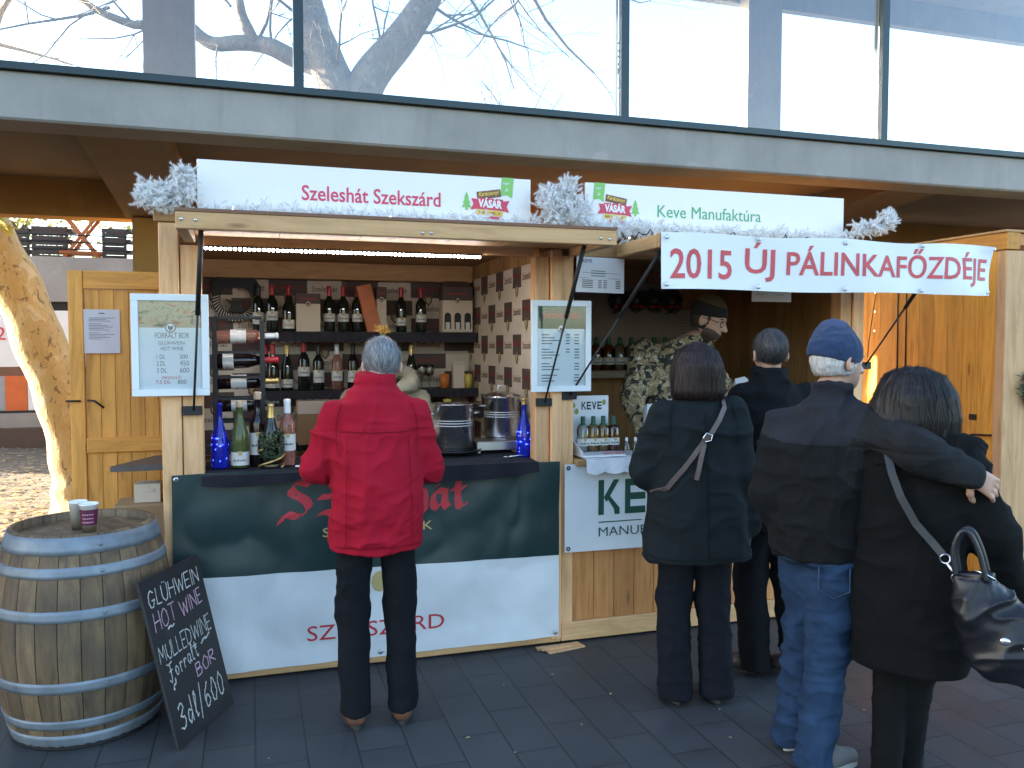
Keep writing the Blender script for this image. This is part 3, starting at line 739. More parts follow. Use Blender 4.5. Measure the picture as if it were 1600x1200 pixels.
# whitewashed panel and shelf with bottles at the back of the stall
m = MB(); m.box(2.3, 3.25, 1.538, 1.547, 1.40, 2.12); m.build("back_panel", plain("grey_panel_board", (.34, .29, .25), .7), K)
Q_("shelf", wood("pale_shelf", (.45, .36, .27), 'X', knots=0), (2.3, 3.3, 1.30, 1.535, 1.40, 1.455))

# ---- closed third stall at the right
H = thing("closed_stall", "orange pine side wall of the closed stall at the right edge", "stall", (5.0, .8, 0))
m = MB(); planks_vy(m, 4.70, 4.73, -.04, 2.6, .02, 2.262, .135); m.build("side_wall", M_orange, H)
P_("front_post", M_post, (4.69, 4.93, YF - .02, -.045, .012, 2.26), parent=H)
P_("front_post", M_post, (4.935, 5.10, YF - .005, -.045, .012, 2.26), parent=H)
P_("eaves_beam", wood("orange_beam", (.66, .29, .06), 'Y', knots=0), (4.685, 4.80, -.125, 2.6, 2.266, 2.375), parent=H)
m = MB(); planks_v(m, 5.105, 7.0, -.09, -.05, .02, 2.3); m.box(4.81, 7.0, -.095, -.05, 2.30, 2.374); m.build("front_wall", M_plank, H)
P_("roof", M_plank_x, (4.68, 7.1, -.12, 2.6, 2.378, 2.395), parent=H)
m = MB(); m.box(4.694, 4.699, .09, .15, 1.135, 1.175); m.build("hinge", M_black, H)
m = MB(); m.bar((4.688, .12, 1.036), (4.688, -.035, 1.046), .02, .012); m.build("latch", M_black, H)
for y in (.83, .745):
    m = MB(); m.tube([(4.695, y, 2.35), (4.694, y - .004, 1.8), (4.695, y - .01, 1.2)], .005, 5); m.build("cable", M_black, H)
# spare slats under the stalls
for i, (a, b, z) in enumerate([((1.47, -.19), (1.70, -.16), .014), ((1.50, -.215), (1.72, -.175), .004), ((1.46, -.145), (1.66, -.14), .004)]):
    m = MB(); m.bar((a[0], a[1], z), (b[0], b[1], z), .035, .009, 0, (0, 0, 1))
    tag(m.build("wood_slat", M_post, at=(a[0], a[1], z)), ["thin pine slat lying across the others at the foot of the stalls", "thin pine slat lying nearest the viewer at the foot of the stalls", "thin pine slat tucked under the base rails of the stalls"][i], "slat", "loose pine slats")
# ---------------------------------------------------------------- signs and banners
def logo(m, ox, oz, y, k, flip):
    """market emblem: brown plate, red ribbon, yellow band, green tag and fir tree (slots: 0 brown 1 red 2 yellow 3 green 4 white)"""
    f = -1 if flip else 1; L = lambda i: y - .0011 * i
    t = .16 * f; ux = Vector((math.cos(t), 0, math.sin(t))); uz = Vector((-math.sin(t), 0, math.cos(t)))
    O = lambda x, z: Vector((ox + x * k, 0, oz + z * k))
    m.poly([(a * k, b * k) for a, b in [(-.42, .14), (.42, .14), (.42, .40), (-.42, .40)]], O(.0, .12) + Vector((0, L(1), 0)), ux, uz, 0, .001, 0)
    m.text("Karácsonyi", O(0, .12) + Vector((0, L(2.2), 0)) + uz * .19 * k, .74 * k, .19 * k, ux, uz, 2, .02, .35, .0008, .5)
    ux = Vector((1, 0, -.04)).normalized(); uz = Vector((.04, 0, 1)).normalized()
    m.poly([(a * k, b * k) for a, b in [(-.68, -.22), (-.58, -.02), (-.66, .16), (-.45, .14), (-.45, .20), (.45, .20), (.45, .14), (.68, .18), (.58, -.02), (.68, -.22), (.45, -.18), (-.45, -.18)]], O(0, .05) + Vector((0, L(2), 0)), ux, uz, 0, .001, 1)
    m.text("VÁSÁR", O(0, .05) + Vector((0, L(3.2), 0)) - uz * .12 * k, .84 * k, .34 * k, ux, uz, 4, .045, 0, .0008, .5)
    m.poly([(a * k, b * k) for a, b in [(-.46, -.38), (.46, -.38), (.46, -.21), (-.46, -.21)]], O(0, .06) + Vector((0, L(2), 0)), ux, uz, 0, .001, 2)
    m.text("NOV. 21 - DEC. 23.", O(0, .06) + Vector((0, L(3.2), 0)) - uz * .34 * k, .76 * k, .08 * k, ux, uz, 0, .02, 0, .0008, .5)
    m.poly([(a * k, b * k) for a, b in [(-.3, -.50), (.3, -.50), (.3, -.41), (-.3, -.41)]], O(.1, .06) + Vector((0, L(2), 0)), ux, uz, 0, .001, 1)
    g = .62 * f
    m.poly([(a * k, b * k) for a, b in [(g - .25, .36), (g - .2, .98), (g + .22, .98), (g + .16, .30), (g - .02, .40)]], O(0, 0) + Vector((0, L(1), 0)), (1, 0, 0), (0, 0, 1), 0, .001, 3)
    m.text("Magyar", O(g - .1, .72) + Vector((0, L(2.2), 0)), .26 * k, .1 * k, (1, 0, .1), (0, 0, 1), 4, .01, .3, .0008, .3)
    m.text("Íz", O(g - .05, .52) + Vector((0, L(2.2), 0)), .12 * k, .12 * k, (1, 0, .1), (0, 0, 1), 4, .01, .3, .0008, .3)
    T_ = []
    for i in range(3): T_ += [(.17 - .045 * i, .16 * i), (.09 - .03 * i, .16 * i + .13)]
    T_ = [(.04, -.09), (.04, 0)] + T_ + [(0, .52)]
    pts = T_ + [(-a, b) for a, b in reversed(T_[:-1])]
    m.poly([(a * k, b * k) for a, b in pts], O(-.82 * f, -.08) + Vector((0, L(1), 0)), (1, 0, 0), (0, 0, 1), 0, .001, 3)
LM = [M_brown_ink, M_pink_ink, M_yellow_ink, M_lime, M_white]
SY = -.085
def sign(x0, x1, z0, z1, label, txt, tx0, tx1, tz, th, ink, lx, lz, k, flip):
    o = thing("stall_sign", label, "sign", ((x0 + x1) / 2, SY, z0))
    m = MB(); m.box(x0, x1, SY - .008, SY + .008, z0, z1); m.build("board", plain("sign_white", (.80, .755, .715), .4, var=.02), o, bevel=.002)
    m = MB(); m.text(txt, (tx0, SY - .0081, tz), tx1 - tx0, th, m=0, bold=.0 if 'M' in txt else .012); m.build("lettering", ink, o)
    m = MB(); logo(m, lx, lz, SY - .0081, k, flip); m.build("emblem", LM, o)
sign(-.225, 1.44, 2.25, 2.525, "long white sign reading Szeleshát Szekszárd in red above the wine stall", "Szeleshát Szekszárd", .255, .95, 2.356, .075, M_pink_ink, 1.215, 2.375, .155, False)
sign(1.755, 3.44, 2.25, 2.53, "long white sign reading Keve Manufaktúra in green above the spirits stall", "Keve Manufaktúra", 2.19, 2.86, 2.362, .068, M_green_ink, 1.93, 2.385, .15, True)

M_band_green = plain("banner_green", (.012, .034, .036), .40, var=.2, scale=2.5, bump=.5, bscale=7)
M_band_white = plain("banner_white", (.68, .70, .72), .40, var=.09, scale=2.2, bump=.7, bscale=11)
def eyelets(mb, pts, y):
    for x, z in pts:
        mb.lathe([(.006, 0), (.012, 0), (.012, .003), (.006, .003)], (x, y, z), 12, M=Matrix.Rotation(R(90), 3, 'X'))
# two-tone wine banner: sags a little along its edges
def gw(p):
    u = (p.x + .36) / 1.96; v = (p.z - .03) / 1.0
    d = .009 * math.sin(9 * u + 3 * v) + .006 * math.sin(23 * u - 5 * v) + .005 * math.sin(14 * v + 4 * u) + .008 * noise.noise((u * 7, v * 3, 1.3)) + .004 * noise.noise((u * 19, v * 8, 4.1))
    d += .012 * math.exp(-((u - .86 - .10 * (v - .6)) / .02) ** 2) * max(0, min(1, (v - .35) * 3)) 
    d += .004 * math.exp(-((u - .30 + .03 * v) / .012) ** 2) + .004 * math.exp(-((u - .16 - .02 * v) / .012) ** 2)
    return Vector((p.x, p.y - abs(d) - .002, p.z + (.006 * math.sin(8 * u) if v > .9 else 0)))
o = thing("wine_banner", "dark green and white vinyl banner with red lettering across the wine stall counter", "banner", (.62, -.115, .05))
YB = -.112
m = MB(); m.grid(lambda u, v: gw(Vector((-.36 + 1.957 * u, YB, .5 + .03 * (1 - u) + (.53 - .02 * u - .03 * (1 - u)) * v))), 110, 26, back=(0, .002, 0)); m.build("green_field", M_band_green, o)
m = MB(); m.grid(lambda u, v: gw(Vector((-.36 + 1.957 * u, YB, .05 + (.4495 + .03 * (1 - u)) * v))), 110, 26, back=(0, .002, 0)); m.build("white_field", M_band_white, o)
wf = lambda p: gw(p) + Vector((0, -.0016, 0))
m = MB()
mbs = MB(); L = strokes(mbs, "Szeleshát", (0, YB, 0), (1, 0, 0), (0, 0, 1), .165, .046, 0, 1.05, .15, R(38), lift=0)
sc = .93 / L
m.add([wf(Vector((.165 + v[0] * sc, v[1], .80 + v[2]))) for v in mbs.v], mbs.f)
m.build("red_lettering", M_red_ink, o)
m = MB(); m.text("SZEKSZÁRD", (.255, YB, .165), .70, .098, th=.0004, warp=wf); m.build("red_lettering", M_red_ink, o)
m = MB(); m.text("SZŐLŐBIRTOK", (.335, YB, .69), .56, .062, th=.0004, warp=wf); m.build("gold_lettering", M_gold, o)
m = MB(); m.poly([(.62 + .045 * math.cos(a), .44 + .055 * math.sin(a)) for a in [i * .5236 for i in range(12)]], (0, YB, 0), (1, 0, 0), (0, 0, 1), 0, .0004, 0, wf); m.build("crest", M_gold, o)
m = MB(); eyelets(m, [(-.34, 1.01), (1.575, .075), (1.575, .99), (.62, .075), (-.34, .08)], YB - .012); m.build("eyelets", M_zinc, o)
# spirits banner on the counter front
def kw(p):
    u = (p.x - 1.64) / 1.5
    return Vector((p.x, p.y - .003 - .004 * abs(math.sin(7 * u + 3 * p.z)), p.z))
o = thing("spirits_banner", "white vinyl banner with dark green KEVE lettering on the spirits stall front", "banner", (2.4, -.115, .5))
m = MB(); m.grid(lambda u, v: kw(Vector((1.63 + 1.50 * u, YB, .51 - .015 * u + .485 * v))), 60, 12, back=(0, .002, 0)); m.build("field", M_band_white, o)
wk = lambda p: kw(p) + Vector((0, -.0016, 0))
m = MB()
def blk(pts): m.poly(pts, (0, YB, 0), (1, 0, 0), (0, 0, 1), 0, .0004, 0, wk)
z0, z1 = .705, .90
def keve(x, w, hh, fn, g=.035):
    s = w * .26
    fn([(x, z0), (x + s, z0), (x + s, z0 + hh), (x, z0 + hh)]); fn([(x + s, z0 + hh * .5), (x + w * .72, z0 + hh), (x + w, z0 + hh), (x + s * 1.5, z0 + hh * .36)]); fn([(x + s * 1.4, z0 + hh * .52), (x + s * 2.0, z0 + hh * .56), (x + w * 1.02, z0 + hh * .18), (x + w * 1.02, z0), (x + w * .78, z0), (x + w * .74, z0 + hh * .16)])
    for xe in (x + w + g, x + 3 * (w + g)):
        fn([(xe, z0), (xe + s, z0), (xe + s, z0 + hh), (xe, z0 + hh)])
        for q in (0, .4, .8): fn([(xe + s, z0 + hh * q), (xe + w, z0 + hh * q), (xe + w, z0 + hh * (q + .2)), (xe + s, z0 + hh * (q + .2))])
    xv = x + 2 * (w + g)
    fn([(xv, z0 + hh), (xv + s, z0 + hh), (xv + w * .5, z0 + hh * .35), (xv + w * .5, z0), (xv + w * .38, z0)]); fn([(xv + w, z0 + hh), (xv + w - s, z0 + hh), (xv + w * .5, z0 + hh * .35), (xv + w * .5, z0), (xv + w * .62, z0)])
keve(1.83, .125, .195, blk)
m.build("lettering", M_dgreen, o)
m = MB(); m.rect(1.832, 2.46, .662, .668, YB, .0004, 0, wk); m.build("underline", M_dgreen, o)
m = MB()
m.text("MANUFAKTÚRA", (1.832, YB, .585), .63, .065, th=.0004, warp=wk, bold=-.005); m.build("lettering", M_dgreen, o)
m = MB(); eyelets(m, [(1.65, .975), (1.65, .53), (3.1, .97), (3.1, .52)], YB - .008); m.build("eyelets", M_black, o)
# long white banner hung from the raised shutter of the spirits stall
def pw(p):
    u = (p.x - 1.93) / 2.1; v = (p.z - 1.92) / .28
    k = max(0, u - .55) / .45
    d = .006 * math.sin(6 * u + 2 * v) + k * (.018 * math.sin(19 * u + 2.5 * v) + .006 * math.sin(41 * u - 3 * v))
    return Vector((p.x - .05 * k * k * (1 - v), p.y + d, p.z + .004 * math.sin(12 * u) * (1 - v) + .006 * v * math.sin(16 * u)))
o = thing("distillery_banner", "long white banner with red lettering 2015 ÚJ PÁLINKAFŐZDÉJE under the raised shutter", "banner", (2.9, -.64, 1.92))
YP = -.645
m = MB(); m.grid(lambda u, v: pw(Vector((1.93 + 2.105 * u, YP, 1.922 + .004 * u + .276 * v))), 120, 12, back=(0, .002, 0)); m.build("sheet", M_pvc, o)
wp = lambda p: pw(p) + Vector((0, -.0022, 0))
m = MB()
def narrow(txt, x0, x1, z0, z1): m.text(txt, (x0, YP, z0), x1 - x0, z1 - z0, th=.0006, warp=wp, bold=.012)
hb = .148
for t_, a, b, e in [("2015", 1.978, 2.325, 0), ("ÚJ", 2.40, 2.575, .052), ("PÁLINKAFŐZDÉJE", 2.645, 4.0, .052)]:
    m2_ = m; narrow(t_, a, b, 1.972, 1.972 + hb + e)
m.build("lettering", plain("banner_red", (.56, .06, .07), .5, var=.25, scale=12), o)
m = MB(); eyelets(m, [(1.952, 2.175), (1.952, 1.945), (2.47, 2.183), (2.47, 1.942), (3.0, 2.183), (3.0, 1.942), (3.5, 2.185), (3.5, 1.943)], YP - .012); eyelets(m, [(3.98, 2.18), (3.94, 1.94)], YP - .03); m.build("eyelets", M_zinc, o)

# ---------------------------------------------------------------- framed menus and price sheets
def framed(x0, x1, z0, z1, label, build_face):
    y = YF - .03
    o = thing("menu_frame", label, "menu", ((x0 + x1) / 2, y, z0)); w = .032
    m = MB()
    m.box(x0, x1, y - .014, y + .012, z1 - w, z1); m.box(x0, x1, y - .014, y + .012, z0, z0 + w)
    m.box(x0, x0 + w, y - .0138, y + .012, z0 + w, z1 - w); m.box(x1 - w, x1, y - .0138, y + .012, z0 + w, z1 - w)
    m.build("frame", plain("frame_white", (.74, .77, .78), .4, var=.03), o, bevel=.002)
    m = MB(); m.box(x0 + w + .0004, x1 - w - .0004, y + .0, y + .006, z0 + w + .0004, z1 - w - .0004); m.build("sheet", M_paper, o)
    build_face(o, x0 + w + .001, x1 - w - .001, z0 + w + .001, z1 - w - .001, y)
    m = MB(); m.box(x0 + w + .0006, x1 - w - .0006, y - .0075, y - .0055, z0 + w + .0006, z1 - w - .0006); m.build("glazing", thin("frame_glass", (.96, .98, .98), .10), o)
def photo_mat():
    m, nt, b = mk("grape_photo"); v = coords(nt, (1, 1, 1.6))
    f = noise_(nt, v, 16, 4, .6, 1.0)
    nt.links.new(ramp(nt, f, [(.3, (.03, .03, .05)), (.42, (.36, .27, .17)), (.52, (.50, .40, .27)), (.60, (.48, .17, .07)), (.68, (.12, .11, .09))]), b.inputs['Base Color'])
    b.inputs['Roughness'].default_value = .4; return m
M_photo = photo_mat()
def crest(m, x, z, y, r):
    m.poly([(x + r * math.cos(a), z + r * math.sin(a)) for a in [i * math.pi / 8 for i in range(16)]], (0, y, 0), (1, 0, 0), (0, 0, 1), 0, .0006, 0)
    m.poly([(x + .8 * r * math.cos(a), z + .8 * r * math.sin(a)) for a in [i * math.pi / 8 for i in range(16)]], (0, y - .0007, 0), (1, 0, 0), (0, 0, 1), 0, .0006, 1)
    m.poly([(x - .5 * r, z + .5 * r), (x - .45 * r, z - .2 * r), (x, z - .65 * r), (x + .45 * r, z - .2 * r), (x + .5 * r, z + .5 * r), (x, z + .2 * r)], (0, y - .0014, 0), (1, 0, 0), (0, 0, 1), 0, .0006, 0)
def face_l(o, x0, x1, z0, z1, y):
    zc = z0 + (z1 - z0) * .70
    m = MB(); m.rect(x0, x1, zc, z1, y - .0002, .0006); m.build("photo", M_photo, o)
    m = MB(); crest(m, (x0 + x1) / 2, zc, y - .001, .024); m.build("crest", [M_grey_ink, M_white], o)
    m = MB(); W_ = x1 - x0; X = lambda a: x0 + a * W_; Zz = lambda b: z0 + b * (z1 - z0)
    for t_, a, w, zz, h in [("FORRALT BOR", .25, .55, .58, .026), ("GLÜHWEIN", .30, .42, .505, .020), ("HOT WINE", .34, .36, .44, .018), ("1 DL", .27, .14, .345, .020), ("300", .64, .13, .345, .020),
                            ("2 DL", .27, .14, .265, .022), ("450", .64, .15, .265, .024), ("3 DL", .27, .16, .185, .022), ("600", .64, .15, .185, .024), ("800", .60, .14, .055, .02)]:
        m.text(t_, (X(a), y - .0003, Zz(zz)), w * W_, h, th=.0006)
    m.build("print", M_grey_ink, o)
    m = MB(); m.text("PEZSGŐ", (X(.36), y - .0003, Zz(.115)), .3 * W_, .016, th=.0006); m.text("7,5 DL", (X(.25), y - .0003, Zz(.055)), .24 * W_, .018, th=.0006); m.build("red_print", M_pink_ink, o)
framed(-.520, -.182, 1.408, 1.884, "white framed mulled wine price list with a photo on top, left of the wine stall", face_l)
def face_r(o, x0, x1, z0, z1, y):
    zc = z0 + (z1 - z0) * .72; W_ = x1 - x0
    m = MB(); m.rect(x0, x1, zc, z1, y - .0002, .0006); m.build("green_header", plain("menu_green", (.045, .07, .04), .5, var=.4, scale=14), o)
    m = MB(); m.text("Szeleshát", (x0 + .1 * W_, y - .0009, zc + .055), .8 * W_, .04, shear=.15, th=.0006, bold=.02); m.build("red_lettering", M_red_ink, o)
    m = MB(); crest(m, (x0 + x1) / 2, zc, y - .001, .021); m.build("crest", [M_grey_ink, M_white], o)
    m = MB()
    for i in range(17):
        z = zc - .035 - .0155 * i
        if i in (4, 9, 13): continue
        m.rect(x0 + .09 * W_, x0 + (.26 + .05 * ((i * 7) % 5)) * W_, z, z + .0055, y - .0003, .0006)
        m.rect(x0 + .78 * W_, x0 + .88 * W_, z, z + .006, y - .0003, .0006)
        if i < 7: m.rect(x0 + .60 * W_, x0 + .68 * W_, z, z + .006, y - .0003, .0006)
    m.build("print", M_grey_ink, o)
framed(1.432, 1.772, 1.395, 1.885, "white framed wine list with a dark green header on the post between the stalls", face_r)
lk = [(.60 - .07 * i, .30, .60, .02) for i in range(3)] + [(.33 - .05 * i, .12, .34, .018) for i in range(5)] + [(.33 - .05 * i, .45, .52, .018) for i in range(5)] + [(.33 - .05 * i, .56, .63, .018) for i in range(5)] + [(.33 - .05 * i, .82, .92, .018) for i in range(5)]
lk = [(z, a, b, .0045) for z, a, b, t in lk] + [(.55, .12, .88, .002), (.40, .08, .92, .002)]
notice("price_sheet", 1.692, 1.978, 1.932, 2.123, -.115, "white price sheet headed KEVE hanging under the beam of the spirits stall", lk, tilt=R(1), head=("KEVE", .12, .2, .84))
notice("price_sheet", 2.80, 3.07, 1.90, 2.10, -.10, "white sheet mostly hidden behind the long white banner", [(.8 - .1 * i, .1, .8, .003) for i in range(7)])
notice("paper_notice", 3.20, 3.42, 1.62, 1.92, 1.53, "dim paper notice pinned to the dark back wall of the spirits stall", [(.8 - .08 * i, .12, .7 - .03 * (i % 3), .003) for i in range(9)], mat_=plain("dull_paper", (.34, .30, .28), .8))

# ---------------------------------------------------------------- white tinsel garlands and the light string
def tinsel():
    m, nt, b = mk("white_tinsel"); f = noise_(nt, coords(nt), 30, 2); c = ramp(nt, f, [(.3, (.88, .87, .86)), (.7, (.95, .945, .94))])
    d = nd(nt, "BsdfDiffuse", Color=c); t = nd(nt, "BsdfTranslucent", Color=c); mx = nd(nt, "MixShader", i0=.5, i1=d.outputs[0], i2=t.outputs[0])
    nt.links.new(mx.outputs[0], nt.nodes["Material Output"].inputs[0]); nt.nodes.remove(b); return m
M_tinsel = tinsel()
def sprig(V, F, p, d, L, r, n):
    d = d / np.linalg.norm(d); ref = np.array((0, 0, 1.)) if abs(d[2]) < .9 else np.array((1., 0, 0))
    x = np.cross(ref, d); x /= np.linalg.norm(x); y = np.cross(d, x)
    for i in range(n):
        t = (i + rng.random()) / n; a = rng.uniform(0, 6.283); o_ = x * math.cos(a) + y * math.sin(a)
        e = o_ * r * rng.uniform(.7, 1.1) * (1 - .35 * t) + d * r * .9
        q = p + d * L * t; w = np.cross(e, d + .01); w = w / (np.linalg.norm(w) + 1e-9) * .0011
        k = len(V); V.extend([q - w, q + w, q + e]); F.append((k, k + 1, k + 2))
def garland(name, label, sprs, group="white tinsel garlands along the signs"):
    V, F = [], []
    for p, d, L, r, n in sprs: sprig(V, F, np.array(p, float), np.array(d, float), L, r, n)
    m = MB(); m.add(V, F)
    c = np.mean(np.array(V), 0); o = m.build(name, M_tinsel, at=tuple(c)); tag(o, label, "garland", group); return o
def tuft(c, rx, ry, rz, n, L=.05):
    out = []
    for i in range(n):
        d = rng.normal(0, 1, 3); d /= np.linalg.norm(d); d[1] = -abs(d[1]) * .9
        p = np.array(c) + d * np.array((rx, ry, rz)) * rng.random() ** .45
        q = rng.normal(0, 1, 3) * .8 + d * .8 + np.array((0, 0, .35)); out.append((p - q * .02, q, L * rng.uniform(.7, 1.4), .0165, 85))
    return out
def run(x0, x1, z, n, y=-.17, amp=.05):
    out = []
    for i in range(n):
        t = rng.random(); d = rng.normal(0, 1, 3) + np.array((0, -.3, .5)); x = x0 + (x1 - x0) * t
        hgt = .5 + .5 * math.sin(x * 11) * math.sin(x * 4.3 + 1)
        out.append(((x, y + rng.uniform(-.05, .05), z + rng.uniform(-.4, .35 + .65 * hgt) * amp), d, .040, .0165, 62))
    return out
garland("tinsel_tuft", "bushy white tinsel tuft at the left end of the red lettered sign", tuft((-.285, -.17, 2.37), .06, .06, .10, 150) + tuft((-.37, -.17, 2.32), .09, .06, .075, 150) + tuft((-.45, -.17, 2.34), .04, .04, .075, 60) + tuft((-.27, -.17, 2.44), .04, .04, .045, 50))
garland("tinsel_tuft", "largest white tinsel tuft, filling the gap between the two signs", tuft((1.59, -.16, 2.35), .17, .08, .13, 380) + tuft((1.63, -.16, 2.47), .07, .05, .08, 90) + tuft((1.50, -.16, 2.44), .05, .05, .05, 40))
garland("tinsel_tuft", "white tinsel tuft at the right end of the green lettered sign", tuft((3.68, -.17, 2.40), .07, .06, .06, 150) + tuft((3.57, -.18, 2.35), .10, .06, .05, 80) + tuft((3.48, -.18, 2.33), .06, .05, .05, 40))
garland("tinsel_garland", "thin white tinsel garland lying along the foot of the red lettered sign", run(-.25, 1.46, 2.275, 300, amp=.038))
garland("tinsel_garland", "white tinsel garland lying along the foot of the green lettered sign", run(1.72, 3.45, 2.27, 380, amp=.042) + run(1.70, 2.15, 2.24, 160, amp=.09))
o = thing("light_string", "black cable of small fairy lights draped along the tinsel and down the closed stall wall", "lights", (1.6, -.2, 2.24))
pts = []
for i in range(260):
    t = i / 259; pts.append((-.25 + 3.95 * t, -.225 + .025 * math.sin(i * .9), 2.235 + .022 * math.sin(i * .55) + .018 * math.sin(i * 1.7)))
m = MB(); m.tube(pts, .0035, 5)
m.tube(arc([(3.7, -.2, 2.25), (4.2, .2, 2.32), (4.66, .93, 2.33), (4.68, 1.03, 2.1), (4.68, 1.10, 1.75), (4.685, 1.13, 1.55)], 8), .0035, 5); m.build("cable", M_rubber, o)
M_bulb = emit("fairy_bulb", (1, .95, .85), .7)
def bulb(p, d):
    m = MB(); m.tube([Vector(p), Vector(p) + Vector(d)], [.0042, .0026], 5); m.build("bulb", M_bulb, o)
for i in range(0, 260, 12): bulb(pts[i], (rng.normal(0, .010), -.010, rng.uniform(-.015, .025)))
for z in (2.2, 2.05, 1.9, 1.75): bulb((4.675, 1.05, z), (-.012, -.015, .012))
o = thing("led_strip", "bright dotted white LED strip under the beam of the wine stall", "light", (.5, -.02, 2.12))
m = MB(); m.box(-.205, 1.175, -.080, -.060, 2.1142, 2.122); m.build("rail", M_black, o)
m = MB()
for i in range(62): m.box(-.198 + .0222 * i, -.198 + .0222 * i + .011, -.0765, -.0655, 2.1035, 2.1138)
m.build("diodes", emit("led_white", (.95, .96, 1.0), 20.0), o)

# ---------------------------------------------------------------- bottles
M_wine = plain("dark_wine_glass", (.010, .014, .010), .06, spec=.6)
M_winer = plain("black_wine_glass", (.012, .006, .008), .06, spec=.6)
M_rose = glassy("rose_glass", (.80, .36, .26), .04, .75)
M_blue = glassy("cobalt_glass", (.02, .04, .62), .05, .55)
M_olive = glassy("olive_glass", (.16, .20, .06), .05, .5)
M_clear = thin("clear_glass", (.86, .88, .86), .22)
M_amber = thin("amber_spirit", (.70, .34, .07), .2)
M_straw = thin("straw_spirit", (.78, .66, .36), .2)
M_capred = plain("red_capsule", (.45, .02, .03), .35)
M_capblk = plain("black_capsule", (.02, .02, .02), .35)
M_capgold = plain("gold_capsule", (.60, .42, .15), .3, .7)
M_capwht = plain("white_capsule", (.74, .74, .76), .4)
M_cork = plain("cork", (.55, .42, .28), .8)
M_gcap = plain("green_cap", (.01, .09, .05), .4)
M_lab = plain("bottle_label", (.70, .68, .64), .65, var=.04)
PROF = {
 'claret': [(0, 0), (.036, 0), (.0375, .006), (.0375, .19), (.035, .205), (.022, .228), (.0150, .245), (.0142, .30), (.0160, .302), (.0160, .313), (0, .313)],
 'burgundy': [(0, 0), (.040, 0), (.0415, .006), (.0415, .13), (.038, .16), (.026, .205), (.0165, .24), (.0145, .29), (.0165, .292), (.0165, .303), (0, .303)],
 'mini': [(0, 0), (.016, 0), (.017, .004), (.017, .05), (.009, .062), (.007, .07), (.007, .09), (0, .09)],
 'flask': [(0, 0), (.034, 0), (.036, .005), (.036, .125), (.028, .145), (.013, .155), (.012, .18), (0, .18)],
 'blue': [(0, 0), (.041, 0), (.043, .008), (.043, .12), (.036, .165), (.022, .21), (.0145, .25), (.0135, .31), (.016, .312), (.016, .325), (0, .325)],
}
def bottle(kind, loc, label, glass, cap, capr=(.245, .316), lab=(.05, .13), mark=None, s=1.0, d=None, group="wine bottles on show", roll=None, name="wine_bottle", labmat=None):
    M = Matrix.Identity(3)
    if d is not None:
        x, y, z = frame_of(d); M = Matrix((x, y, z)).transposed()
    M = M * s
    p = PROF[kind]; H_ = p[-1][1]
    m = MB(); m.lathe(p, (0, 0, 0), 24, M=M)
    o = m.build(name, glass, at=None, local=True); o.location = loc; tag(o, label, "bottle", group)
    rad = lambda z: np.interp(z, [q[1] for q in p], [q[0] for q in p])
    if lab:
        m = MB(); r = max(rad(lab[0]), rad(lab[1])) + .0006
        m.lathe([(r, lab[0]), (r, lab[1])], (0, 0, 0), 24, M=M); lo = m.build("label", labmat or M_lab, o, local=True)
        m = MB(); mz = (lab[0] + lab[1]) / 2
        for a in (-1.57,):
            for q, zz in ((.011, lab[1] - .004),):
                c_ = Vector((math.cos(a) * (r + .0008), math.sin(a) * (r + .0008), zz)); ux = Vector((-math.sin(a), math.cos(a), 0))
                m.add([M @ (c_ + ux * sx * q + Vector((0, 0, sz))) for sx, sz in ((-1, .008), (-.8, -.006), (0, -.016), (.8, -.006), (1, .008))], [(0, 1, 2, 3, 4)])
        m.build("shield", M_gold, lo, local=True)
        m = MB()
        for k in range(9):
            a = -1.57 + (k - 4) * .17; c_ = Vector((math.cos(a) * (r + .0006), math.sin(a) * (r + .0006), mz - .012)); ux = Vector((-math.sin(a), math.cos(a), 0))
            m.add([M @ (c_ + ux * sx * .0022 + Vector((0, 0, sz))) for sx, sz in ((-1, 0), (1, 0), (1, .007 + .004 * (k % 3 == 0)), (-1, .007 + .004 * (k % 3 == 0)))], [(0, 1, 2, 3)])
        m.build("lettering", mark or M_ink, lo, local=True)
    if cap:
        z0, z1 = capr; m = MB(); zs = np.linspace(z0, z1 - .004, 6)
        m.lathe([(rad(min(z, H_ - .001)) + .0012, z) for z in zs] + [(.012 if kind != 'mini' else .006, z1), (0, z1)], (0, 0, 0), 20, M=M); m.build("capsule", cap, o, local=True)
    return o
ys, zs = 1.55, 1.737
bottle('claret', (.062, 1.62, zs), "wine bottle half hidden behind the black rack, first on the top shelf", M_wine, M_capblk)
bottle('claret', (.150, ys, zs), "slim red capped wine bottle left of the shorter one on the top shelf", M_wine, M_capred, lab=(.075, .135))
bottle('burgundy', (.258, ys, zs), "round shouldered red capped bottle next to the wide gift box on the top shelf", M_wine, M_capred, lab=(.02, .08), mark=M_red_ink)
bottle('claret', (.530, ys, zs), "red capped wine bottle directly right of the wide gift box", M_wine, M_capred, lab=(.07, .125))
bottle('claret', (.625, ys, zs), "red capped wine bottle in the middle of the three between the boxes", M_wine, M_capred, lab=(.07, .125))
bottle('claret', (.722, ys, zs), "red capped wine bottle half covered by the leaning orange case", M_wine, M_capred, lab=(.07, .125))
bottle('claret', (1.03, ys, zs), "red capped wine bottle right of the narrow gift box on the top shelf", M_wine, M_capred, lab=(.045, .10))
bottle('claret', (1.172, ys, zs), "red capped wine bottle next to the three bottle carrier box", M_wine, M_capred, lab=(.07, .125))
zs = 1.337
bottle('claret', (.105, 1.60, zs), "red capped bottle standing behind another one beside the rack on the lower shelf", M_wine, M_capred, lab=(.02, .06))
bottle('burgundy', (.150, 1.53, zs), "red capped round shouldered bottle beside the rack on the lower shelf", M_wine, M_capred, lab=(.02, .06))
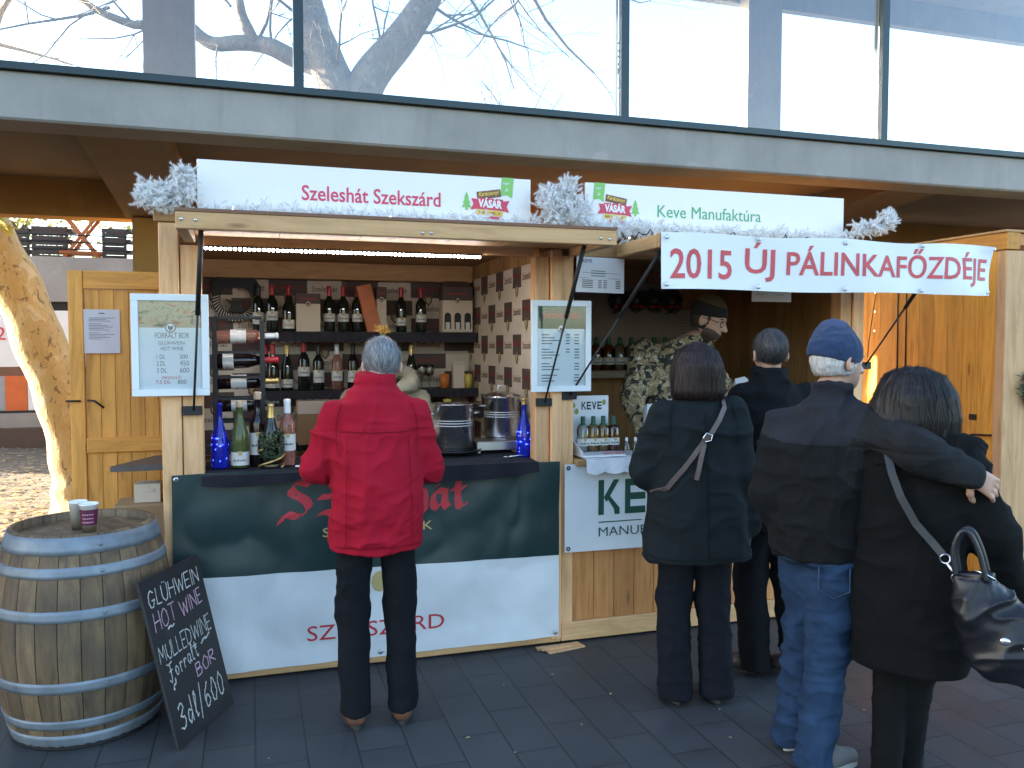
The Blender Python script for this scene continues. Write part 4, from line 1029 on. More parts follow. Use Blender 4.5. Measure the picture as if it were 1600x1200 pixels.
bottle('burgundy', (.243, ys, zs), "gold necked dark bottle on the lower shelf", M_wine, M_capgold, lab=(.02, .075))
bottle('claret', (.354, ys, zs), "broad dark bottle with a bright red capsule on the lower shelf", M_wine, M_capred, lab=(.09, .15), s=1.06)
bottle('claret', (.453, ys, zs), "black capped bottle with a tall white label on the lower shelf", M_wine, M_capblk, lab=(.05, .135))
bottle('claret', (.578, ys, zs), "pink wine bottle with a white capsule on the lower shelf", M_rose, M_capwht, lab=(.06, .13))
bottle('claret', (.688, ys, zs), "dark bottle behind the blonde vendor's shoulder on the lower shelf", M_winer, M_capblk)
bottle('claret', (.785, ys, zs), "dark bottle hidden behind the red coated customer's head on the lower shelf", M_winer, M_capblk)
bottle('burgundy', (1.10, ys, zs), "gold topped bottle right of the red coated customer's head on the lower shelf", M_wine, M_capgold)
# counter, left group
zc = 1.034
def cobalt(loc, label, cap):
    o = bottle('blue', loc, label, M_blue, cap, (.29, .328), None, group="cobalt blue bottles with fairy lights inside", name="blue_bottle")
    m = MB()
    for i in range(16):
        a = rng.uniform(0, 6.28); z = rng.uniform(.015, .14); m.ell((.038 * math.cos(a), .038 * math.sin(a), z), (.003, .003, .004), n=6)
    m.build("fairy_lights", emit("blue_spark_" + label[-5:], (.25, .35, 1.0), 2.5), o, local=True); return o
cobalt((-.148, .06, zc), "glowing cobalt blue bottle at the left end of the wine counter", None)
cobalt((1.455, .06, 1.026), "glowing cobalt blue bottle with a gold top at the right end of the wine counter", M_capgold)
o = bottle('burgundy', (-.052, .05, zc), "olive sparkling wine bottle with a large white label on the counter", M_olive, M_cork, (.285, .316), (.012, .075), mark=M_brown_ink, s=1.06)
bottle('claret', (.035, .10, zc), "tall dark wine bottle with a pale cork and narrow white label on the counter", M_winer, M_cork, (.30, .335), (.05, .15), s=1.12)
bottle('claret', (.180, .07, zc), "clear pink wine bottle with a white cap at the right of the counter group", M_rose, M_capwht, (.25, .318), (.07, .15), s=1.06)
o = bottle('burgundy', (.098, .03, zc + .012), "bottle wrapped in dark foliage and gold ribbon in a small pot on the counter", M_wine, M_capgold, (.235, .306), None)
m = MB(); m.lathe([(0, -.012), (.034, -.012), (.040, .04), (.036, .04), (.036, .034)], n=18); m.build("pot", M_cork, o, local=True)
m = MB()
for i in range(420):
    a = rng.uniform(0, 6.28); z = rng.uniform(.03, .17); r = .046 + .016 * math.sin(math.pi * (z - .03) / .14); p = Vector((r * math.cos(a), r * math.sin(a), z)); d = Vector(rng.normal(0, 1, 3)).normalized() * .014; e = d.cross(p).normalized() * .006
    m.add([p - d, p + e, p + d, p - e], [(0, 1, 2, 3)])
m.build("foliage", plain("dark_foliage", (.05, .075, .03), .6, var=.5, scale=60), o, local=True)
m = MB()
for k in range(2): m.tube([(.062 * math.cos(a + 2.5 * k), .062 * math.sin(a + 2.5 * k), .05 + .02 * a) for a in np.linspace(-3.2, 1.5, 20)], .006, 6)
m.build("ribbon", M_capgold, o, local=True)
# wire rack on the counter with four bottles lying in it
rk = thing("bottle_rack", "black metal rack holding wine bottles on their sides at the left of the wine counter", "rack", (-.05, .37, 1.02))
for x in (-.175, .065):
    m = MB()
    for y in (.30, .44): m.box(x - .012, x + .012, y - .01, y + .01, 1.022, 1.765)
    m.box(x - .011, x + .011, .29, .45, 1.767, 1.785); m.build("upright", M_black, rk)
for z in (1.285, 1.405, 1.52, 1.65):
    for y in (.30, .44):
        m = MB(); m.box(-.161, .052, y - .006, y + .006, z - .05, z - .036); m.build("rail", M_black, rk)
m = MB(); m.box(-.175, .065, .289, .451, 1.787, 1.80); m.build("top_bar", M_black, rk)
hz = [(1.690, M_rose, M_capwht, 'claret', "pink wine bottle with a white cap lying in the top of the rack"), (1.560, M_winer, M_capred, 'burgundy', "dark bottle with a red cap lying second from the top of the rack"),
      (1.447, M_winer, M_capgold, 'claret', "dark bottle with a gold cap lying third from the top of the rack"), (1.325, M_winer, M_capblk, 'claret', "black bottle with a white label lying lowest in the rack")]
for z, g, c, k, l in hz:
    bottle(k, (-.165, .37, z), l, g, c, lab=(.07, .15) if k == 'claret' else (.03, .085), d=(1, -.05, .02), group="bottles lying in the rack", mark=M_red_ink)

# ---------------------------------------------------------------- boxes and oddments on the wine shelves
def giftbox(x0, x1, y0, y1, z0, z1, label, band=.27, win=0, handle=False):
    o = thing("gift_box", label, "box", ((x0 + x1) / 2, y0, z0)); zb = z1 - (z1 - z0) * band
    m = MB(); m.box(x0, x1, y0, y1, z0, zb); m.build("carton", M_cream, o, bevel=.002)
    m = MB(); m.box(x0 - .0008, x1 + .0008, y0 - .0008, y1, zb + .0004, z1)
    if handle: m.add([(x0, y0 + .02, z1), (x1, y0 + .02, z1), (x1 - .02, (y0 + y1) / 2, z1 + .045), (x0 + .02, (y0 + y1) / 2, z1 + .045), (x0, y1 - .01, z1), (x1, y1 - .01, z1)], [(0, 1, 2, 3), (5, 4, 3, 2), (0, 3, 4), (1, 5, 2)])
    m.build("dark_top", M_wall_dark, o, bevel=.002)
    m = MB(); xm = (x0 + x1) / 2; m.text("Szeleshát", (xm - (x1 - x0) * .33, y0 - .001, zb + (z1 - zb) * .4), (x1 - x0) * .66, .018, th=.0006, shear=.2); m.build("lettering", M_red_ink, o)
    m = MB(); crest(m, xm, zb, y0 - .0012, .019); m.build("crest", [M_ink, M_cream], o)
    for k in range(win):
        xc = x0 + (x1 - x0) * (k + .5) / win; w = (x1 - x0) / win * .33
        pts = [(-w, .02), (w, .02), (w, .115)] + [(w * math.cos(a), .115 + w * math.sin(a)) for a in np.linspace(.3, 2.84, 7)] + [(-w, .115)]
        m = MB(); m.poly(pts, (xc, y0 - .0003, z0), (1, 0, 0), (0, 0, 1), 0, .0006); wd = m.build("window", M_ink, o)
        m = MB(); m.poly([(-w * .6, .02), (w * .6, .02), (w * .6, .07), (-w * .6, .07)], (xc, y0 - .001, z0), (1, 0, 0), (0, 0, 1), 0, .0006); m.build("bottle_label", M_lab, wd)
giftbox(.305, .465, 1.49, 1.60, 1.737, 1.995, "wide cream gift box with a dark top on the upper shelf")
giftbox(.850, .918, 1.50, 1.60, 1.737, 2.05, "narrow cream gift box with a dark top beside the leaning orange case")
giftbox(1.315, 1.535, 1.48, 1.60, 1.737, 2.06, "carrier box with three bottle windows at the right end of the upper shelf", .30, 3, True)
m = MB(); M_ = Matrix.Rotation(R(-14), 4, 'Y'); m.box(-.05, .05, -.03, .03, 0, .33, M=M_)
for k in range(3): m.box(-.0503 + .031 * k, -.0503 + .031 * k + .006, -.0305, .0305, .003, .327, 0, M_)
o = m.build("orange_case", plain("orange_case", (.55, .14, .03), .5, var=.2, scale=10), local=True); o.location = (.835, 1.50, 1.737); tag(o, "orange wooden bottle case leaning against the narrow gift box", "case")
# round black emblem with pale stripes
o = thing("round_emblem", "round black wall emblem with pale zebra stripes above the bottle rack", "emblem", (-.085, 1.70, 1.95))
m = MB()
n = 40
for i in range(n):
    a0, a1 = 2 * math.pi * i / n, 2 * math.pi * (i + 1) / n
    m.poly([(.155 * math.cos(a0), .155 * math.sin(a0)), (.155 * math.cos(a1), .155 * math.sin(a1)), (.10 * math.cos(a1), .10 * math.sin(a1)), (.10 * math.cos(a0), .10 * math.sin(a0))], (-.085, 1.70, 1.955), (1, 0, 0), (0, 0, 1), 0, .03)
m.poly([(.16 * math.cos(a), .05 + .10 * math.sin(a)) for a in np.linspace(0, math.pi, 10)], (-.085, 1.695, 1.985), (1, 0, 0), (0, 0, 1), 0, .02)
m.poly([(-.05, -.06), (.05, -.06), (.03, -.01), (.065, .03), (.0, .01), (-.065, .03), (-.03, -.01)], (-.085, 1.70, 1.93), (1, 0, 0), (0, 0, 1), 0, .03); m.build("ring", M_rubber, o)
m = MB()
for i in range(24):
    a = math.pi * (.95 + 1.1 * i / 23); r0, r1 = .105, .15
    da = .035
    m.poly([(r0 * math.cos(a - .1), r0 * math.sin(a - .1)), (r1 * math.cos(a + .06), r1 * math.sin(a + .06)), (r1 * math.cos(a + .06 + da), r1 * math.sin(a + .06 + da)), (r0 * math.cos(a - .1 + da), r0 * math.sin(a - .1 + da))], (-.085, 1.669, 1.955), (1, 0, 0), (0, 0, 1), 0, .001)
m.build("stripes", M_cream, o)
# lower shelf clutter
def cup(name, loc, r, h, mat_, label, cat="cup"):
    m = MB(); m.lathe([(0, 0), (r * .82, 0), (r, h), (r * .93, h), (r * .76, .004), (0, .004)], (0, 0, 0), 18); o = m.build(name, mat_, local=True); o.location = loc; return tag(o, label, cat)
cup("candle_cup", (1.33, 1.5, 1.337), .036, .10, plain("orange_plastic", (.62, .17, .03), .4), "orange cup on the lower shelf left of the white carton")
cup("candle_cup", (1.505, 1.5, 1.337), .034, .10, plain("yellow_plastic", (.70, .52, .10), .4), "yellow cup on the lower shelf right of the white carton")
m = MB(); m.box(1.39, 1.47, 1.47, 1.53, 1.337, 1.50); m.add([(1.39, 1.47, 1.50), (1.47, 1.47, 1.50), (1.47, 1.53, 1.50), (1.39, 1.53, 1.50), (1.39, 1.5, 1.53), (1.47, 1.5, 1.53)], [(0, 1, 5, 4), (2, 3, 4, 5), (0, 4, 3), (1, 2, 5)])
tag(m.build("white_carton", M_cream, at=(1.43, 1.5, 1.337)), "small pale carton standing between the orange and yellow cups", "carton")
for i, x in enumerate((1.17, 1.225)):
    m = MB(); m.lathe([(0, 0), (.03, 0), (.004, .006), (.004, .07), (.03, .10), (.034, .14), (.028, .17), (.026, .17), (.032, .14), (.028, .102), (0, .076)], (0, 0, 0), 16); o = m.build("wine_glass", M_clear, local=True); o.location = (x, 1.52, 1.337)
    tag(o, ["empty wine glass nearer the red coated customer on the lower shelf", "empty wine glass just left of the orange cup on the lower shelf"][i], "glass", "wine glasses on the lower shelf")
cup("candle_cup", (1.30, 1.28, 1.222), .03, .05, MATS["yellow_plastic"], "low yellow bowl on the small shelf above the pots", "bowl")
def carton(x0, x1, y0, y1, z0, z1, mat_, label):
    m = MB(); m.box(x0, x1, y0, y1, z0, z1); m.box(x0 + .002, x1 - .002, (y0 + y1) / 2 - .02, (y0 + y1) / 2 + .02, z1 + .0004, z1 + .001)
    o = m.build("carton", mat_, at=((x0 + x1) / 2, y0, z0), bevel=.004); tag(o, label, "carton", "cartons on the bench behind the wine counter"); return o
carton(.30, .66, 1.30, 1.58, 1.19, 1.275, M_cream, "flat cream carton lying on top of the brown carton behind the counter")
carton(.30, .68, 1.30, 1.60, .987, 1.187, M_card, "large brown cardboard carton behind the counter")
carton(.27, .46, 1.02, 1.25, 1.021 - .0, 1.075, M_cream, "small cream carton in front of the brown carton") if False else None

# ---------------------------------------------------------------- wine counter cloth, pots, hotplate
M_cloth = fabric("black_cloth", (.018, .018, .024), 150, .3, .1)
m = MB()
m.grid(lambda u, v: (-.225 + 1.685 * u, -.175 + .55 * v, 1.0215 + .004 * noise.noise((u * 9, v * 6, 0)) + .004), 60, 14)
m.grid(lambda u, v: (-.225 + 1.685 * u, -.176 - .006 * (1 - v) * (1 + math.sin(u * 40)), 1.026 - (.045 + .012 * math.sin(u * 15) + .05 * max(0, math.sin(u * 5.5 - 2.2))) * (1 - v)), 90, 6, back=(0, .004, 0))
tag(m.build("counter_cloth", M_cloth, at=(.6, .1, 1.02)), "black cloth spread over the wine stall counter", "cloth")
def pot(x, y, z, r, h, label, lid):
    o = thing("steel_pot", label, "pot", (x, y, z), 0, "steel pots on the wine counter")
    m = MB(); m.lathe([(0, 0), (r * .96, 0), (r, .008), (r, h), (r + .006, h + .004), (r + .006, h + .008), (r - .004, h + .008), (r - .004, .01), (0, .01)], (x, y, z), 40); m.build("body", M_steel, o)
    if not lid:
        m = MB(); m.lathe([(0, 0), (r - .006, 0)], (x, y, z + h * .86), 30); m.build("mulled_wine", plain("mulled_wine", (.06, .008, .01), .1), o)
    for k in (.52, .58, .64):
        m = MB(); m.lathe([(r + .0004, h * k), (r + .0016, h * k + .002), (r + .0004, h * k + .004)], (x, y, z), 40); m.build("band", M_white, o)
    for s in (-1, 1):
        m = MB(); m.tube([(x + s * r, y - .04, z + h * .8), (x + s * (r + .035), y - .035, z + h * .82), (x + s * (r + .035), y + .035, z + h * .82), (x + s * r, y + .04, z + h * .8)], .006, 8); m.build("handle", M_steel, o)
    if lid:
        m = MB(); m.lathe([(r + .008, h + .009), (r + .006, h + .014), (r * .6, h + .032), (0, h + .038)], (x, y, z), 40); l = m.build("lid", M_steel, o)
        m = MB(); m.tube([(x - .025, y, z + h + .034), (x - .022, y, z + h + .07), (x + .022, y, z + h + .07), (x + .025, y, z + h + .034)], .005, 8); m.build("handle", M_steel, l)
pot(1.095, .26, 1.068, .113, .24, "open stainless steel pot beside the customer in the red coat", False)
pot(1.41, .34, 1.112, .105, .225, "stainless steel pot with a lid on the hotplate", True)
m = MB(); m.box(1.22, 1.50, .20, .40, 1.045, 1.098); m.lathe([(0, 1.0985), (.095, 1.0985), (.095, 1.108), (0, 1.108)], (1.41, .34, 0), 28); m.box(1.23, 1.25, .22, .24, 1.027, 1.0448); m.box(1.46, 1.48, .36, .38, 1.027, 1.0448); m.box(1.23, 1.25, .36, .38, 1.027, 1.0448); m.box(1.46, 1.48, .22, .24, 1.027, 1.0448)
tag(m.build("hotplate", M_zinc, at=(1.36, .3, 1.03), bevel=.004), "silver electric hotplate under the lidded pot", "hotplate")
m = MB(); m.lathe([(0, 1.045), (.15, 1.045), (.165, 1.058), (.160, 1.062), (.148, 1.052), (0, 1.052)], (1.09, .245, 0), 36); m.lathe([(0, 1.028), (.06, 1.028), (.06, 1.0445), (0, 1.0445)], (1.09, .245, 0), 20); m.lathe([(0, 1.0525), (.10, 1.0525), (.10, 1.066), (0, 1.066)], (1.09, .245, 0), 28)
tag(m.build("round_tray", M_black, at=(1.09, .245, 1.03)), "round black cooking plate under the open pot", "plate")
m = MB(); m.poly([(-.035, -.03), (.05, -.04), (.06, .03), (-.03, .03)], (.245, -.02, 1.036), (1, 0, .0), (0, 1, .0), 0, .001); tag(m.build("paper_card", M_paper, at=(.245, -.02, 1.036)), "small white card lying on the counter by the pink bottle", "card")
m = MB(); m.tube([(1.34, .0, 1.034), (1.42, .03, 1.036), (1.46, .02, 1.034)], .004, 6); m.ell((1.33, .0, 1.035), (.018, .012, .004)); tag(m.build("spoon", M_steel, at=(1.36, .01, 1.03)), "metal spoon lying on the black cloth near the blue bottle", "spoon")

# ---------------------------------------------------------------- spirits stall wares
m = MB()
m.grid(lambda u, v: (1.735 + 1.5 * u, -.17 + .29 * v, 1.0245 + .002 * math.sin(u * 30)), 30, 6)
m.grid(lambda u, v: (1.735 + 1.5 * u, -.172 - .01 * (1 - v) * (1 + math.sin(u * 60)), 1.0245 - (.07 + .012 * abs(math.sin(u * 44))) * (1 - v)), 180, 5, back=(0, .003, 0))
tag(m.build("lace_cloth", fabric("white_lace", (.72, .74, .78), 120, .4), at=(2.4, 0, 1.02)), "white cloth with a scalloped lace edge on the spirits counter", "tablecloth")
dz = 1.03
o = thing("display_stand", "white display stand with a KEVE header holding small spirit bottles", "display", (1.87, .05, dz))
m = MB(); m.box(1.735, 1.985, .10, .112, dz, dz + .325); m.build("header", plain("stand_white", (.74, .75, .78), .4, var=.02), o, bevel=.003)
m = MB(); m.add([(1.728, -.13, dz), (1.734, -.13, dz), (1.734, .112, dz), (1.728, .112, dz), (1.728, -.13, dz + .03), (1.734, -.13, dz + .03), (1.734, .112, dz + .11), (1.728, .112, dz + .11)], [(0, 3, 2, 1), (4, 5, 6, 7), (0, 1, 5, 4), (1, 2, 6, 5), (2, 3, 7, 6), (3, 0, 4, 7)]); m.build("side_panel", MATS["stand_white"], o)
m = MB(); m.box(1.735, 1.99, -.13, .0995, dz, dz + .01); m.build("tray", MATS["stand_white"], o)
m = MB(); z0 = dz + .245
f_ = lambda pts: m.poly(pts, (0, .0995, 0), (1, 0, 0), (0, 0, 1), 0, .0008)
keve(1.815, .026, .045, f_, .007); m.build("lettering", M_ink, o)
m = MB()
for x, z in ((1.765, .27), (1.785, .235), (1.955, .285)): m.poly([(x + .013 * math.cos(a), dz + z + .017 * math.sin(a)) for a in [i * .6283 for i in range(10)]], (0, .0995, 0), (1, 0, 0), (0, 0, 1), 0, .0008)
m.build("round_badges", plain("olive_badge", (.30, .32, .06), .5), o)
for i, (x, g, l) in enumerate([(1.805, M_clear, "clear spirit bottle with a dark green cap, first on the display stand"), (1.868, M_straw, "pale straw coloured spirit bottle with a green cap on the display stand"), (1.930, M_straw, "yellow spirit bottle with a green cap on the display stand"), (1.992, M_amber, "amber spirit bottle with a green cap at the right of the display stand")]):
    bottle('flask', (x, .05, dz + .0105), l, g, M_gcap, (.15, .20), (.035, .075), group="green capped spirit bottles", name="spirit_bottle", mark=M_dgreen, labmat=M_lab, s=1.0)
for i, x in enumerate((2.03, 2.085, 2.14)):
    bottle('mini', (x, -.05, 1.027), ["tiny clear tasting bottle nearest the amber bottle", "tiny clear tasting bottle between two like it on the lace cloth", "tiny clear tasting bottle nearest the tall white carton"][i], M_clear, M_capwht, (.076, .096), None, group="tiny tasting bottles", name="tasting_bottle")
for i, x in enumerate((1.90, 1.97)):
    m = MB(); m.poly([(-.03, -.02), (.03, -.02), (.03, .02), (-.03, .02)], (x, -.09, dz + .011), (1, .2, 0), (-.2, 1, .2), 0, .002); tag(m.build("leaflet", plain("pink_leaflet", (.6, .25, .22), .6, var=.3, scale=40), at=(x, -.09, dz + .01)), ["small pinkish leaflet on the left of the display tray", "small pinkish leaflet on the right of the display tray"][i], "leaflet")
def bottlebox(c, label, rot=(0, 0, 0)):
    o = thing("bottle_carton", label, "carton", c); o.rotation_euler = rot
    w = .042
    m = MB(); m.box(-w, w, -w, w, 0, .24); m.build("carton", MATS["stand_white"], o, local=True, bevel=.002)
    m = MB(); m.add([(-w, -w, .2404), (w, -w, .2404), (w, w, .2404), (-w, w, .2404), (-w * .7, 0, .275), (w * .7, 0, .275)], [(0, 1, 5, 4), (2, 3, 4, 5), (0, 4, 3), (1, 2, 5)]); m.build("folded_top", MATS["stand_white"], o, local=True)
    m = MB(); m.rect(-.022, .022, .04, .11, -w - .0003, .0008); p_ = m.build("printed_panel", M_ink, o, local=True)
    m = MB(); m.poly([(.014 * math.cos(a), .075 + .02 * math.sin(a)) for a in [i * .6283 for i in range(10)]], (0, -w - .0012, 0), (1, 0, 0), (0, 0, 1), 0, .0006); m.build("badge", M_lime, p_, local=True)
    m = MB(); m.text("KEVE", (-.016, -w - .0003, .205), .032, .012, th=.0006); m.build("lettering", M_grey_ink, o, local=True); return o
bottlebox((2.245, .06, 1.027), "tall white bottle carton standing on the spirits counter by the woman's shoulder", (0, 0, R(-12)))
# back shelf of the spirits stall
for i in range(9):
    x = 2.38 + .095 * i
    bottle('flask', (x, 1.42, 1.456), "spirit bottle number %s from the left on the dim back shelf" % ["one", "two", "three", "four", "five", "six", "seven", "eight", "nine"][i], [M_clear, M_straw, M_amber][i % 3], M_gcap, (.15, .20), (.035, .075), group="spirit bottles on the dim back shelf", name="spirit_bottle", mark=M_dgreen, s=1.25)
for i in range(4):
    x = 2.70 + .15 * i
    o = thing("hanging_wreath", ["dark green wreath nearest the price sheet on the back panel", "dark green wreath second in the row on the back panel", "dark green wreath third in the row on the back panel", "dark green wreath nearest the capped vendor on the back panel"][i], "wreath", (x, 1.52, 1.985), 0, "dark wreaths on the back panel")
    V = []; m = MB()
    for k in range(420):
        a = rng.uniform(0, 6.28); r = .062 + rng.normal(0, .014); p = Vector((x + r * math.cos(a), 1.505 + rng.normal(0, .012), 1.985 + r * math.sin(a) * .95)); d = Vector(rng.normal(0, 1, 3)).normalized() * .02; e = d.cross(Vector((0, 1, .2))).normalized() * .006
        m.add([p - d, p + e, p + d, p - e], [(0, 1, 2, 3)])
    m.build("greenery", plain("wreath_green", (.03, .05, .022), .7, var=.4, scale=50), o)
    m = MB(); m.ell((x - .03, 1.485, 1.94), (.03, .012, .015)); m.ell((x + .03, 1.485, 1.94), (.03, .012, .015)); m.build("bow", M_capred, o)
# green wreath at the far right edge
o = thing("fir_wreath", "bit of dark green fir hanging on the closed stall post at the right edge", "wreath", (4.94, -.16, 1.37))
m = MB()
for k in range(900):
    a = rng.uniform(0, 6.28); r = .10 + rng.normal(0, .022); p = Vector((4.94 + r * math.cos(a), -.155 + rng.normal(0, .018), 1.36 + r * math.sin(a))); d = Vector(rng.normal(0, 1, 3)).normalized() * .028; e = d.cross(Vector((0, 1, .2))).normalized() * .003
    m.add([p - d, p + e, p + d, p - e], [(0, 1, 2, 3)])
m.build("greenery", plain("fir_green", (.02, .07, .035), .7, var=.3, scale=50), o)

# ---------------------------------------------------------------- barrel, cups, chalkboard
def oak():
    m, nt, b = mk("weathered_oak"); v = coords(nt, (1, 1, .12), rnd=11)
    f = noise_(nt, v, 22, 6, .65, .8); g = noise_(nt, coords(nt), 3.5, 6, .65)
    c = ramp(nt, f, [(.28, (.070, .042, .024)), (.5, (.175, .110, .056)), (.75, (.26, .172, .090))])
    c = mixc(nt, ramp(nt, g, [(.42, (0, 0, 0)), (.72, (.75, .75, .75))]), c, (.055, .042, .032))
    at = nd(nt, "Attribute", _attribute_name='rnd'); tn = nd(nt, "MapRange", Value=at.outputs['Fac']); tn.inputs[3].default_value = .72; tn.inputs[4].default_value = 1.25
    c = nd(nt, "HueSaturation", Color=c, Value=tn.outputs[0]).outputs[0]
    nt.links.new(c, b.inputs['Base Color']); b.inputs['Roughness'].default_value = .7; bump_(nt, b, f, .35, .004); return m
M_oak = oak()
M_hoop = plain("galvanised_hoop", (.19, .22, .25), .55, .3, var=.35, scale=9, bump=.15, bscale=30)
bx, by = -.700, -.345
Bq = thing("oak_barrel", "weathered oak wine barrel with galvanised hoops used as a table", "barrel", (bx, by, 0))
prof = lambda z: .285 + .072 * (1 - ((z - .44) / .44) ** 2)
n = 26; m = MB()
for i in range(n):
    a0, a1 = 2 * math.pi * i / n + .004, 2 * math.pi * (i + 1) / n - .004; V = []; F = []
    K_ = 16
    for k in range(K_ + 1):
        z = .005 + .875 * k / K_; r = prof(z)
        for a in (a0, (a0 + a1) / 2, a1): V.append((bx + r * math.cos(a), by + r * math.sin(a), z))
    for k in range(K_):
        for j in range(2): F.append((k * 3 + j, k * 3 + j + 1, k * 3 + 4 + j, k * 3 + 3 + j))
    b = len(V)
    for z in (.88, .845):
        r = prof(.88) - .022
        for a in (a0, (a0 + a1) / 2, a1): V.append((bx + r * math.cos(a), by + r * math.sin(a), z))
    t = K_ * 3
    for j in range(2): F += [(t + j, t + j + 1, b + j + 1, b + j), (b + j, b + j + 1, b + 4 + j, b + 3 + j)]
    m.add(V, F, smooth=True)
m.build("staves", M_oak, Bq)
m = MB(); rr = prof(.88) - .023
for k in range(6):
    x0, x1 = -rr + 2 * rr * k / 6 + .001, -rr + 2 * rr * (k + 1) / 6 - .001; pts = []
    for t in np.linspace(0, 1, 7): x = x0 + (x1 - x0) * t; pts.append((x, -math.sqrt(max(0, rr * rr - x * x))))
    for t in np.linspace(1, 0, 7): x = x0 + (x1 - x0) * t; pts.append((x, math.sqrt(max(0, rr * rr - x * x))))
    ca, sa = math.cos(.5), math.sin(.5)
    m.poly([(a * ca - c * sa, a * sa + c * ca) for a, c in pts], (bx, by, .825), (1, 0, 0), (0, 1, 0), 0, .02)
m.build("head", M_oak, Bq)
m = MB(); m.lathe([(prof(.1) - .02, .01), (prof(.44) - .012, .44), (prof(.8) - .02, .86)], (bx, by, 0), 40); m.build("inner_shell", M_rubber, Bq)
for z0, z1 in ((.805, .872), (.715, .757), (.545, .590), (.255, .300), (.095, .135), (.008, .068)):
    m = MB(); zz = np.linspace(z0, z1, 4)
    m.lathe([(prof(z0) - .002, z0)] + [(prof(z) + .0035, z) for z in zz] + [(prof(z1) - .002, z1)], (bx, by, 0), 56)
    m.lathe([(0, 0), (.008, 0), (.006, .004), (0, .005)], (bx + (prof(z0) + .003) * math.cos(-1.2), by + (prof(z0) + .003) * math.sin(-1.2), (z0 + z1) / 2), 8, M=Matrix.Rotation(R(90), 3, 'X')); m.build("hoop", M_hoop, Bq)
def papercup(x, y, label, printed):
    z = .846
    o = thing("paper_cup", label, "cup", (x, y, z), 0, "paper cups on the barrel")
    m = MB(); m.lathe([(0, .003), (.026, .003), (.027, 0), (.036, .115), (.039, .116), (.0395, .122), (.036, .123), (.034, .115), (.025, .008), (0, .008)], (x, y, z), 28); m.build("cup", M_white, o)
    if printed:
        m = MB(); m.lathe([(.0298, .03), (.0356, .098)], (x, y, z), 28); pr_ = m.build("printed_band", plain("plum_print", (.10, .012, .04), .5, var=.3, scale=60), o)
        m = MB(); 
        for k, zz in enumerate((.075, .058, .042)):
            for q in range(5):
                a = -1.57 + (q - 2) * .28; r = .0302 + (zz - .03) * .085 + .0012; c_ = Vector((x + r * math.cos(a), y + r * math.sin(a), z + zz)); u_ = Vector((-math.sin(a), math.cos(a), .25))
                m.add([c_ + u_ * .0035 + Vector((0, 0, .0045)), c_ - u_ * .0035 + Vector((0, 0, .0045)), c_ - u_ * .0035, c_ + u_ * .0035], [(0, 1, 2, 3)])
        m.build("lettering", plain("pink_print", (.6, .3, .42), .5), pr_)
papercup(-.668, -.40, "white paper cup with a plum printed band on the barrel", True)
papercup(-.722, -.33, "plain white paper cup behind the printed one on the barrel", False)
m = MB(); m.box(-.60, -.47, .50, .62, .80, .90); m.box(-.56, -.50, .497, .4995, .855, .875)
tag(m.build("white_bag", M_cream, at=(-.53, .55, .80), bevel=.02), "pale paper bag half hidden between the barrel and the open door", "bag")
m = MB(); m.box(-.70, -.38, .45, .70, .0, .798); tag(m.build("storage_crate", M_card, at=(-.54, .57, 0), bevel=.01), "brown carton behind the barrel carrying the pale paper bag", "carton")

# leaning chalkboard: frame of its plane from its four corners
BL, BR_, TL = Vector((-.295, -.777, .0)), Vector((-.091, -.359, .0)), Vector((-.446, -.703, .686))
ux = (BR_ - BL); wB = ux.length; ux.normalize(); uy = (TL - BL); hB = uy.length; uy.normalize(); nn = ux.cross(uy).normalized()
Mb = Matrix((( *ux, ), ( *uy, ), ( *nn, ))).transposed().to_4x4()
o = thing("chalkboard", "leaning blackboard with chalk prices for mulled wine propped against the barrel", "sign", tuple(BL))
m = MB()
def cb(p): return BL + ux * p[0] + uy * p[1] + nn * p[2]
V = [cb((x, y, z)) for z in (-.012, 0) for x, y in ((0, 0), (wB, 0), (wB, hB), (0, hB))]
m.add(V, [(3, 2, 1, 0), (4, 5, 6, 7), (0, 1, 5, 4), (1, 2, 6, 5), (2, 3, 7, 6), (3, 0, 4, 7)])
M_slate = plain("blackboard", (.014, .014, .017), .55, var=.5, scale=4, bump=.1)
m.build("board", M_slate, o, bevel=.002)
def chalkm(name, col):
    m, nt, b = mk(name); g = noise_(nt, coords(nt), 260, 3, .7)
    nt.links.new(ramp(nt, g, [(.38, [x * .35 for x in col]), (.55, col)]), b.inputs['Base Color']); b.inputs['Roughness'].default_value = .95; return m
M_cw, M_cp = chalkm("white_chalk", (.62, .64, .62)), chalkm("pink_chalk", (.66, .42, .52))
def chalk(txt, x, y, w, h, th=.006, ang=0, mt=M_cw, sl=.08, gap=.2):
    m_ = MB(); a = R(ang); u2 = ux * math.cos(a) + uy * math.sin(a); v2 = uy * math.cos(a) - ux * math.sin(a)
    t = MB(); L_ = strokes(t, txt, (0, 0, 0), (1, 0, 0), (0, 1, 0), h, th, gap=gap, jit=.02, lift=0, sl=sl); k = w / L_
    m_.add([cb((x, y, 0)) + u2 * v[0] * k + v2 * v[1] + nn * (.0012 + .0001 * (i % 7)) for i, v in enumerate(t.v)], t.f); return m_
